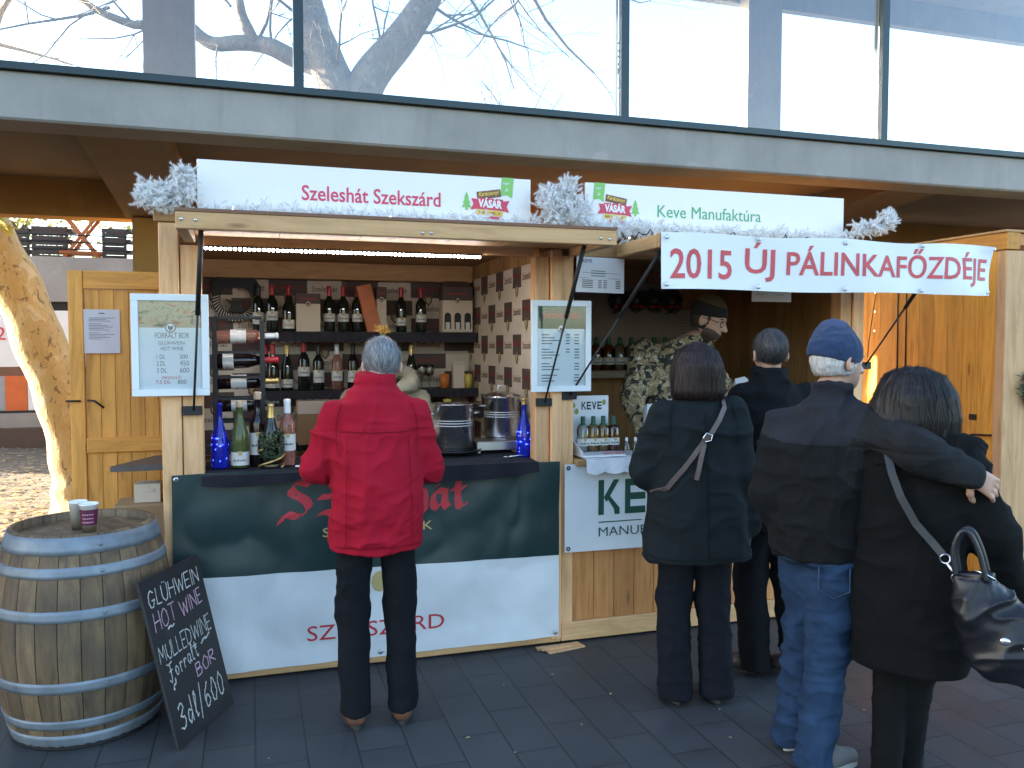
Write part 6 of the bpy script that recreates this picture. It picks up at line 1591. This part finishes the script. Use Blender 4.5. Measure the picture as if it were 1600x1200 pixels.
m = MB(); belt(m, on_back([(-.012, 1.205), (-.03, 1.15), (-.045, 1.09), (-.055, 1.05)], 0), .02, .009); m.build("strap_end", M_strap, t, local=True)
bp = on_back([(.0, 1.235)], 0)[0]
m = MB(); m.tube([(bp[0] - .012, bp[1] - .012, bp[2] - .018), (bp[0] - .022, bp[1] - .013, bp[2]), (bp[0] - .006, bp[1] - .013, bp[2] + .022), (bp[0] + .02, bp[1] - .012, bp[2] + .012), (bp[0] + .016, bp[1] - .012, bp[2] - .012), (bp[0] - .012, bp[1] - .012, bp[2] - .018)], .0032, 6); m.build("buckle", M_steel, t, local=True)

# ---- dark coated man beyond the couple
J = dict(sl=(-.160, 0, 1.385), sr=(.170, 0, 1.39), el=(-.195, .06, 1.14), er=(.25, .02, 1.12), wl=(-.17, .27, 1.13), wr=(.24, .18, .92), hl=(-.085, 0, .90), hr=(.085, 0, .90), kl=(-.09, .03, .49), kr=(.10, .0, .48), al=(-.09, .0, .09), ar=(.11, -.05, .09), neck=(.0, .03, 1.50), foot=(-.6, .8, 0))
hc = V3(.0, .035, 1.605); H_ = hdir(R(-4), R(-8))
f = Field(*bounds(J, .3, 0, 1.78), .006); limb_body(f, J); P = head(f, hc, H_); hand(f, J['wl'], (.3, .9, 0), (.3, 0, -1), 1, .7); hand(f, J['wr'], (-.2, .8, -.5), (-.8, 0, -.4), -1, .6)
o = person("man with short dark grey hair in a black coat, half hidden by the couple", (2.475, -.78, 0), R(-12), f)
face_parts(o, P, H_, M_ink)
M_bcoat = fabric("black_coat", (.005, .005, .006), 260, .25, .0)
f = Field((-.45, -.34, .66), (.45, .42, 1.58), .008)
f.loft([(.74, .21, .14, 0, 0), (.95, .205, .145, 0, 0), (1.15, .195, .145, 0, 0), (1.33, .175, .13, 0, 0), (1.42, .13, .105, 0, .01), (1.48, .09, .09, 0, .02)], .04, 2.5)
for q in 'lr': f.cap(J['s' + q], .070, J['e' + q], .062, .05); f.cap(J['e' + q], .062, J['w' + q], .048, .03)
f.loft([(1.44, .088, .088, 0, .025), (1.535, .084, .082, 0, .035)], .02, 2.1)
soft("coat", f, M_bcoat, o, .009, 21, (6, 6, 10))
soft("trousers", trousers(J, (.10, .080, .074), .90), M_btrouser, o, .006, 22, (8, 8, 8))
for q in 'lr': shoe(o, J['a' + q], R(55) if q == 'l' else R(48), plain("dark_brown_leather", (.045, .03, .024), .45), M_sole)
f = Field(hc - .16, hc + .16, .006); f.ell(P(0, -.014, .028), (.081, .103, .094), H_, .02); f.ell(P(0, .10, -.02), (.076, .075, .098), H_, 0, 'cut'); f.ell(P(0, -.02, -.130), (.10, .10, .07), H_, 0, 'cut')
for sx in (-1, 1): f.ell(P(sx * .088, -.004, -.02), (.02, .03, .042), H_, 0, 'cut')
ex = hair_strands(f, 3600, 5, .010, .0009, lambda p: V3(0, -.3, -1) + (p - P(0, 0, .1)) * 5, lambda V: V[:, 2] > hc[2] - .03, .003, 6)
soft("hair", f, hairmat("dark_grey_hair", (.055, .05, .05), .5), o, .003, 24, (30, 30, 30), extra=ex, it=1)

# ---- couple at the right: frames of their own, x to the right and y away as the pair walks off
CR = R(-38)
cpos = V3(2.13, -1.60, 0)
J = dict(sl=(-.150, .02, 1.325), sr=(.145, -.05, 1.35), el=(-.192, -.02, 1.06), er=(.325, -.235, 1.275), wl=(-.14, .12, .89), wr=(.485, -.225, 1.205), hl=(-.055, .03, .87), hr=(.05, -.03, .87), kl=(-.045, .11, .48), kr=(.04, -.03, .47), al=(-.075, .07, .09), ar=(.01, -.10, .09), neck=(.03, .01, 1.48), foot=(.75, .65, 0))
hc = V3(.058, .03, 1.590); H_ = hdir(R(-52), R(-6))
f = Field(*bounds(J, .3, 0, 1.78), .005); limb_body(f, J); P = head(f, hc, H_)
hand(f, J['wr'], (.75, .42, -.50), (-.42, .85, -.1), 1, .55, 1.06); hand(f, J['wl'], (.5, .5, -.7), (.6, -.3, 0), 1, .5)
man = person("man in a blue knitted cap and jeans with his arm around a woman", tuple(cpos), CR, f)
o = man; face_parts(o, P, H_, M_grey_ink)
M_fleece = fabric("black_fleece", (.0065, .007, .0078), 190, .5, .01, var=.25); M_yoke = fabric("grey_yoke", (.020, .021, .027), 260, .3, .02); M_sleeve = fabric("charcoal_sleeve", (.015, .016, .018), 120, .7, .03, var=.3)
f = Field((-.45, -.42, .70), (.80, .40, 1.62), .007)
f.loft([(.815, .165, .155, .0, .01), (.86, .182, .165, .0, .01), (1.0, .182, .155, .0, .0), (1.18, .188, .15, .0, -.01), (1.29, .172, .132, .0, -.01), (1.37, .128, .108, .01, .0), (1.44, .09, .09, .03, .01)], .04, 2.4, R(-18))
f.cap(J['sl'], .074, J['el'], .068, .05); f.cap(J['el'], .068, J['wl'], .062, .03)
f.cap(J['sr'], .084, J['er'], .074, .05); f.cap(J['er'], .074, J['wr'], .052, .04)
f.loft([(1.40, .088, .088, .03, .01), (1.50, .080, .080, .035, .012)], .02, 2.1)
soft("fleece_jacket", f, [M_fleece, M_yoke, M_sleeve], o, .010, 31, (6, 6, 11), ((1.27, .004),), pick=lambda c: np.where(c[:, 0] > .11 + (c[:, 2] - 1.30) * .40 + np.maximum(0, 1.17 - c[:, 2]) * 1.5, 2, np.where(c[:, 2] > 1.27 + .25 * np.maximum(0, -.13 - c[:, 0]), 1, 0)))
M_jeans = fabric("blue_jeans", (.018, .040, .084), 330, .25, .0, var=.4)
f = trousers(J, (.105, .080, .070), .93, .150, .128)
jn = soft("jeans", f, M_jeans, o, .010, 32, (7, 7, 13))
m = MB()
def on_rear(mesh_o, pts, off=.002):
    vs_ = np.array([v.co[:] for v in mesh_o.data.vertices]); out = []
    for x, z in pts:
        d = (vs_[:, 0] - x) ** 2 + (vs_[:, 2] - z) ** 2; near = vs_[d < .02 ** 2]; out.append((x, (near[:, 1].min() if len(near) else -.14) - off, z))
    return out
m.tube(on_rear(jn, [(.00, .81), (.0, .72), (.055, .69), (.11, .72), (.11, .81)]), .0022, 5); m.build("pocket_seam", fabric("seam_thread", (.05, .085, .14)), jn, local=True)
shoe(o, J['al'], R(-42), plain("grey_suede", (.16, .15, .14), .8), plain("pale_sole", (.5, .5, .48), .7)); shoe(o, J['ar'], R(-48), MATS["grey_suede"], MATS["pale_sole"])
f = Field(hc - .19, hc + .19, .006); f.ell(P(0, -.020, .030), (.091, .112, .098), H_, .02); f.ell(P(0, -.035, .090), (.052, .062, .068), H_, .05)
f.F = np.maximum(f.F, -(((np.stack(np.meshgrid(*[f.lo[i] + f.res * np.arange(f.n[i]) for i in range(3)], indexing='ij'), -1) - P(0, 0, -.016)) @ (H_ @ V3(0, .16, .98)))).astype(np.float32))
def knit(name, col):
    m, nt, b = mk(name); v = coords(nt)
    w = nd(nt, "TexWave", Vector=v, Scale=95, Distortion=1.5, Detail=2); w.bands_direction = 'Z'
    g = noise_(nt, v, 140, 3); c = ramp(nt, g, [(.3, [x * .6 for x in col]), (.7, [x * 1.3 for x in col])]); c = mixc(nt, math_(nt, 'MULTIPLY', w.outputs['Fac'], .35), c, [x * .5 for x in col])
    nt.links.new(c, b.inputs['Base Color']); b.inputs['Roughness'].default_value = .95; b.inputs['Sheen Weight'].default_value = .1; bump_(nt, b, math_(nt, 'ADD', w.outputs['Fac'], g), .6, .006); return m
soft("knitted_cap", f, knit("blue_knit", (.016, .045, .13)), o, .003, 34, (18, 18, 22), it=1)
f = Field(hc - V3(.16, .16, .16), hc + V3(.16, .16, .06), .005); f.ell(P(0, -.018, .0), (.080, .100, .098), H_, .0); f.ell(P(0, .095, -.03), (.09, .082, .16), H_, 0, 'cut'); f.ell(P(0, -.0, -.135), (.12, .12, .085), H_, 0, 'cut')
for sx in (-1, 1): f.ell(P(sx * .088, -.008, -.02), (.03, .026, .045), H_, 0, 'cut')
soft("hair", f, hairmat("silver_hair", (.42, .40, .38), .3), o, .002, 35, (40, 40, 40), it=1)

# ---- woman held by the man
wpos = V3(2.332, -1.850, 0); WR_ = R(-43)
J = dict(sl=(-.150, .03, 1.225), sr=(.165, .0, 1.215), el=(-.20, .06, .97), er=(.275, .0, .96), wl=(-.14, .20, .88), wr=(.345, .10, .74), hl=(-.08, .0, .80), hr=(.08, .0, .80), kl=(-.055, .02, .44), kr=(.045, .05, .44), al=(-.055, -.05, .085), ar=(.015, .05, .085), neck=(.0, .02, 1.34), foot=(.2, .95, 0))
hc = V3(.01, .03, 1.435); H_ = hdir(R(-25), R(-10))
f = Field(*bounds(J, .3, 0, 1.62), .006); limb_body(f, J); P = head(f, hc, H_, .95); hand(f, J['wr'], (.3, .5, -.6), (-.7, .2, 0), -1, .6, .9); hand(f, J['wl'], (.3, .7, -.6), (.6, 0, 0), 1, .6, .9)
o = person("dark haired woman in a long black coat and leggings, held by the blue capped man", tuple(wpos), WR_, f)
face_parts(o, P, H_, M_ink)
M_bwool = fabric("black_wool", (.0032, .0034, .0037), 260, .3, .0)
f = Field((-.45, -.36, .32), (.55, .42, 1.42), .008)
f.loft([(.455, .195, .155, .01, .0), (.49, .205, .16, .01, 0), (.70, .205, .155, 0, 0), (.92, .19, .145, 0, 0), (1.08, .185, .14, 0, 0), (1.19, .175, .125, 0, 0), (1.27, .125, .10, 0, .01), (1.33, .09, .09, 0, .02)], .04, 2.4)
for q in 'lr': f.cap(J['s' + q], .082, J['e' + q], .076, .05); f.cap(J['e' + q], .076, J['w' + q], .066, .03)
wc = soft("coat", f, M_bwool, o, .009, 41, (5, 5, 7))
f = Field((-.3, -.3, 1.15), (.36, .3, 1.42), .007); f.loft([(1.18, .165, .14, .0, .01), (1.25, .165, .14, 0, .01), (1.335, .125, .12, 0, .02)], .03, 2.1); f.cap((.06, -.05, 1.29), .06, (.20, -.01, 1.275), .035, .05); f.cap((.17, -.01, 1.275), .03, (.235, .02, 1.285), .008, .02)
soft("scarf", f, M_bwool, o, .010, 42, (9, 9, 14))
soft("leggings", trousers(J, (.088, .060, .050), .78, .16, .12), fabric("black_leggings", (.003, .003, .0034), 300, .15, .0), o, .004, 43, (7, 7, 12))
for q in 'lr': shoe(o, J['a' + q], R(-10), plain('black_suede', (.006, .006, .006), .9), M_rubber, .25)
f = Field(hc - V3(.24, .24, .24), hc + V3(.24, .24, .18), .006); f.ell(P(0, -.02, .03), (.108, .118, .100), H_, .02)
f.loft([(1.285, .125, .09, .0, .0), (1.31, .150, .115, 0, .0), (1.38, .155, .128, 0, .005), (1.46, .135, .125, .01, .015), (1.52, .09, .09, .01, .025)], .05, 2.2)
f.ell(P(0, .135, -.04), (.07, .085, .13), H_, 0, 'cut')
ex = hair_strands(f, 4600, 14, .017, .0015, lambda p: V3(.1, 0, -1) + (p - P(0, 0, .1)) * V3(3, 3, 0), lambda V: V[:, 2] > 1.42, .003, 9)
soft("hair", f, hairmat("black_brown_hair", (.008, .0058, .0055), .6), o, .008, 44, (18, 18, 2.2), extra=ex, it=1)
# her leather bag, hanging at her right side
bag = thing("handbag", "black leather shoulder bag with silver rings hanging at the woman's right side", "bag", tuple(wpos + V3(0, 0, .09)), WR_)
M_bag = plain("bag_leather", (.009, .009, .013), .38, var=.35, spec=.4, scale=6, bump=.3, bscale=40)
f = Field((.02, -.45, .38), (.56, .0, .88), .007)
f.loft([(.435, .125, .055, .36, -.21), (.50, .165, .075, .345, -.21), (.62, .145, .070, .29, -.21), (.74, .085, .045, .215, -.20), (.79, .070, .028, .19, -.20)], .02, 2.6)
f.cap((.44, -.21, .49), .05, (.26, -.21, .46), .045, .04)
bg_ = soft("bag_body", f, M_bag, bag, .014, 51, (7, 7, 9), ((.77, .004),))
m = MB(); belt(m, on_back_ := [(-.085, -.045, 1.235), (-.080, -.128, 1.18), (-.060, -.166, 1.10), (-.03, -.176, 1.02), (.02, -.182, .93), (.07, -.19, .875), (.105, -.20, .835)], .026, .006, (0, -1, .1)); m.build("strap", plain("strap_leather", (.012, .0125, .016), .42), bag, local=True)
def ring(m, c, r, th=.003):
    m.tube([(c[0] + r * math.cos(a), c[1] + .004 * math.sin(2 * a), c[2] + r * math.sin(a)) for a in np.linspace(0, 2 * math.pi, 15)], th, 6, cap=False)
m = MB(); ring(m, (.112, -.203, .822), .016); m.build("ring", M_steel, bag, local=True)
m = MB(); m.tube([(.118, -.206, .808), (.135, -.21, .785), (.142, -.212, .775)], .0055, 6); m.build("clasp", M_steel, bag, local=True)
m = MB(); ring(m, (.148, -.214, .762), .016); m.build("ring", M_steel, bag, local=True)
for dx, dy in ((0, -.235), (.012, -.185)):
    m = MB(); m.tube(arc([(.145 + dx, dy, .775), (.135 + dx, dy, .86), (.155 + dx, dy, .925), (.185 + dx, dy, .92), (.215 + dx, dy, .85), (.235 + dx, dy, .765)], 6), .009, 8); m.build("handle", MATS["strap_leather"], bag, local=True)
m = MB(); m.tube([(.20, -.232, .80), (.235, -.236, .79), (.262, -.236, .775)], .003, 6); m.build("zip", M_steel, bag, local=True)
m = MB(); m.ell((.29, -.283, .585), (.017, .005, .013)); m.ell((.345, -.285, .57), (.005, .003, .005)); m.build("badge", M_steel, bag, local=True)

# ---- vendor in camouflage behind the spirits counter
def camo():
    m, nt, b = mk("camouflage"); v = coords(nt)
    a = noise_(nt, v, 13, 4, .6, 1.0); c2 = noise_(nt, nd(nt, "Mapping", Vector=v, Location=(3, 7, 1)).outputs[0], 17, 5, .65, 1.2); d = noise_(nt, nd(nt, "Mapping", Vector=v, Location=(9, 2, 5)).outputs[0], 30, 4, .6, .8)
    c = ramp(nt, a, [(.44, (.44, .34, .20)), (.50, (.24, .175, .09))]); c = mixc(nt, ramp(nt, c2, [(.50, (0, 0, 0)), (.53, (1, 1, 1))]), c, (.020, .021, .016)); c = mixc(nt, ramp(nt, d, [(.60, (0, 0, 0)), (.63, (1, 1, 1))]), c, (.55, .49, .37))
    nt.links.new(c, b.inputs['Base Color']); b.inputs['Roughness'].default_value = .9; bump_(nt, b, noise_(nt, v, 40, 3), .3, .005); return m
J = dict(sl=(.16, .02, 1.66), sr=(-.22, .05, 1.66), el=(.27, -.10, 1.38), er=(-.33, -.02, 1.38), wl=(.29, -.24, 1.28), wr=(-.30, -.16, 1.16), hl=(.08, .05, 1.06), hr=(-.12, .05, 1.06), kl=(.08, .04, .60), kr=(-.12, .04, .60), al=(.08, .05, .19), ar=(-.12, .05, .19), neck=(.05, -.09, 1.745), foot=(.2, -1, 0))
for q_ in J:
    if q_ != 'foot': J[q_] = (J[q_][0], J[q_][1], J[q_][2] * .972)
hc = V3(.10, -.17, 1.82); H_ = hdir(R(-138), R(-20))
f = Field(*bounds(J, .3, .06, 2.06), .006); limb_body(f, J); P = head(f, hc, H_, 1.06); hand(f, J['wl'], (.5, -.85, .1), (.8, .5, .0), 1, .9); hand(f, J['wr'], (.15, -.4, -.9), (.9, .2, 0), 1, .5)
o = person("bearded vendor in a camouflage jacket, dark cap and glasses behind the spirits counter", (2.54, .27, -.015), 0, f)
face_parts(o, P, H_, M_ink, 1.06)
f = Field((-.6, -.5, .95), (.55, .35, 1.86), .007)
f.loft([(.99, .20, .14, -.02, .04), (1.215, .20, .145, -.02, .03), (1.46, .215, .145, -.02, .03), (1.57, .195, .13, -.02, .02), (1.65, .135, .105, .0, .0), (1.70, .09, .09, .02, -.03)], .04, 2.5)
for q in 'lr': f.cap(J['s' + q], .085, J['e' + q], .072, .05); f.cap(J['e' + q], .072, J['w' + q], .052, .03)
f.loft([(1.64, .09, .088, .03, -.05), (1.715, .088, .086, .055, -.10)], .02, 2.1)
soft("camouflage_jacket", f, camo(), o, .012, 61, (6, 6, 10))
f = trousers(J, (.10, .08, .075), 1.06); f.F = np.maximum(f.F, (.13 - (f.lo[2] + f.res * np.arange(f.n[2])))[None, None, :].astype(np.float32)); soft("trousers", f, M_btrouser, o, .008, 62)
for q in 'lr':
    s_ = shoe(o, np.array(J['a' + q]) * V3(1, 1, 0) + V3(0, 0, .09), R(180), M_blackshoe, M_sole); s_.location = (0, 0, .101)
f = Field(hc - .19, hc + .19, .006); f.ell(P(0, -.014, .030), (.093, .114, .112), H_, .02)
f.F = np.maximum(f.F, -(((np.stack(np.meshgrid(*[f.lo[i] + f.res * np.arange(f.n[i]) for i in range(3)], indexing='ij'), -1) - P(0, 0, .012)) @ (H_ @ V3(0, -.20, .98)))).astype(np.float32))
soft("cap", f, [fabric("black_cap", (.02, .02, .022), 250), fabric("olive_cap", (.10, .07, .035), 250)], o, .002, 63, pick=lambda c: ((c - P(0, 0, .074)) @ H_[:, 2] > .01), it=1)
f = Field(hc - .18, hc + .18, .006); f.ell(P(0, -.016, .0), (.082, .100, .098), H_, .0); f.ell(P(0, .09, -.02), (.088, .088, .16), H_, 0, 'cut'); f.ell(P(0, 0, -.135), (.12, .12, .085), H_, 0, 'cut')
for sx in (-1, 1): f.ell(P(sx * .088, -.008, -.02), (.03, .026, .045), H_, 0, 'cut')
soft("hair", f, hairmat("brown_black_hair", (.03, .02, .015), .5), o, .002, 66, (40, 40, 40), it=1)
f = Field(hc - .16, hc + .16, .005); f.ell(P(0, .030, -.066), (.066, .069, .060), H_, .01); f.ell(P(0, .080, -.030), (.058, .07, .036), H_, 0, 'cut'); f.ell(P(0, -.055, -.03), (.12, .075, .14), H_, 0, 'cut')
soft("beard", f, hairmat("dark_beard", (.055, .034, .024), .5), o, .003, 64, (40, 40, 40), it=1)
m = MB()
for sx in (-1, 1):
    m.tube([P(sx * .036 + .024 * math.cos(a), .098 - .008 * abs(math.cos(a)), -.004 + .018 * math.sin(a)) for a in np.linspace(0, 6.2832, 17)], .0022, 6, cap=False); m.tube([P(sx * .060, .092, .0), P(sx * .080, .04, .004), P(sx * .084, -.01, .0)], .002, 6)
m.tube([P(-.012, .101, -.002), P(.012, .101, -.002)], .002, 6); m.build("glasses", M_black, o, local=True)
bottlebox((2.865, -.02, 1.185), "white bottle carton with a printed badge held tilted in the vendor's hand", (R(-6), R(-14), R(-20)))

# ---- blonde vendor bending behind the wine counter
J = dict(sl=(.19, .0, 1.30), sr=(-.19, .0, 1.30), el=(.27, -.12, 1.08), er=(-.27, -.12, 1.08), wl=(.16, -.30, 1.12), wr=(-.16, -.30, 1.12), hl=(.09, .12, .92), hr=(-.09, .12, .92), kl=(.09, .10, .52), kr=(-.09, .10, .52), al=(.09, .12, .19), ar=(-.09, .12, .19), neck=(-.01, -.06, 1.47), foot=(0, -1, 0))
hc = V3(-.03, -.10, 1.57); H_ = hdir(R(180), R(-25))
f = Field(*bounds(J, .3, .06, 1.66), .006); limb_body(f, J); P = head(f, hc, H_, .95); hand(f, J['wl'], (-.3, -.9, 0), (-.3, 0, -1), -1, .5, .9); hand(f, J['wr'], (.3, -.9, 0), (.3, 0, -1), 1, .5, .9)
o = person("blonde vendor in a beige hooded coat bending behind the customer in red", (.775, .66, 0), 0, f)
face_parts(o, P, H_, M_brown_ink)
M_beige = fabric("beige_coat", (.42, .36, .25), 260, .25, .1)
f = Field((-.42, -.5, .9), (.42, .36, 1.46), .007)
f.loft([(.96, .20, .14, 0, .10), (1.15, .20, .145, 0, .05), (1.30, .20, .13, 0, .0), (1.37, .13, .10, 0, -.02), (1.40, .10, .09, 0, -.03)], .04, 2.5)
for q in 'lr': f.cap(J['s' + q], .084, J['e' + q], .072, .05); f.cap(J['e' + q], .072, J['w' + q], .052, .03)
soft("coat", f, M_beige, o, .009, 71)
f = Field((-.25, -.26, 1.28), (.25, .22, 1.62), .007)
for a in np.linspace(.2, math.pi - .2, 9): pass
ringp = [(.150 * math.cos(a), -.05 + .10 * math.sin(a), 1.44 + .05 * math.sin(a)) for a in np.linspace(-.9, math.pi + .9, 13)]
for a, b in zip(ringp[:-1], ringp[1:]): f.cap(a, .042, b, .042, .03)
soft("hood", f, M_beige, o, .008, 72, (9, 9, 9))
f = trousers(J, (.10, .08, .07), 1.0); f.F = np.maximum(f.F, (.13 - (f.lo[2] + f.res * np.arange(f.n[2])))[None, None, :].astype(np.float32)); soft("trousers", f, M_btrouser, o, .008, 73)
for q in 'lr':
    s_ = shoe(o, np.array(J['a' + q]) * V3(1, 1, 0) + V3(0, 0, .09), R(180), M_blackshoe, M_sole, .25); s_.location = (0, 0, .101)
M_blond = hairmat("blonde_hair", (.55, .33, .10), .4)
f = Field(hc - .2, hc + .2, .006); f.ell(P(0, -.014, .026), (.082, .105, .096), H_, .02); f.ell(P(0, .10, -.03), (.072, .075, .10), H_, 0, 'cut'); f.ell(P(0, -.02, -.14), (.10, .10, .07), H_, 0, 'cut')
ex = hair_strands(f, 900, 6, .014, .0016, lambda p: (P(0, -.05, .13) - p) * 10, lambda V: V[:, 2] > 1.45, .003, 12)
soft("hair", f, M_blond, o, extra=ex, it=1)
tk = P(0, -.045, .125); m = MB()
for i in range(90):
    a = rng.uniform(0, 6.28); d = V3(math.cos(a) * rng.uniform(.2, 1), math.sin(a) * .7, rng.uniform(.1, 1.0)); m.tube([tk, tk + d * .03 + V3(0, 0, .025), tk + d * .06 + V3(0, 0, .012)], [.0045, .0035, .001], 5)
m.build("topknot", M_blond, o, local=True)
m = MB(); m.lathe([(.012, -.008), (.018, -.006), (.018, .006), (.012, .008)], tuple(tk), 14); m.build("hair_tie", plain("turquoise_tie", (.05, .35, .42), .6), o, local=True)
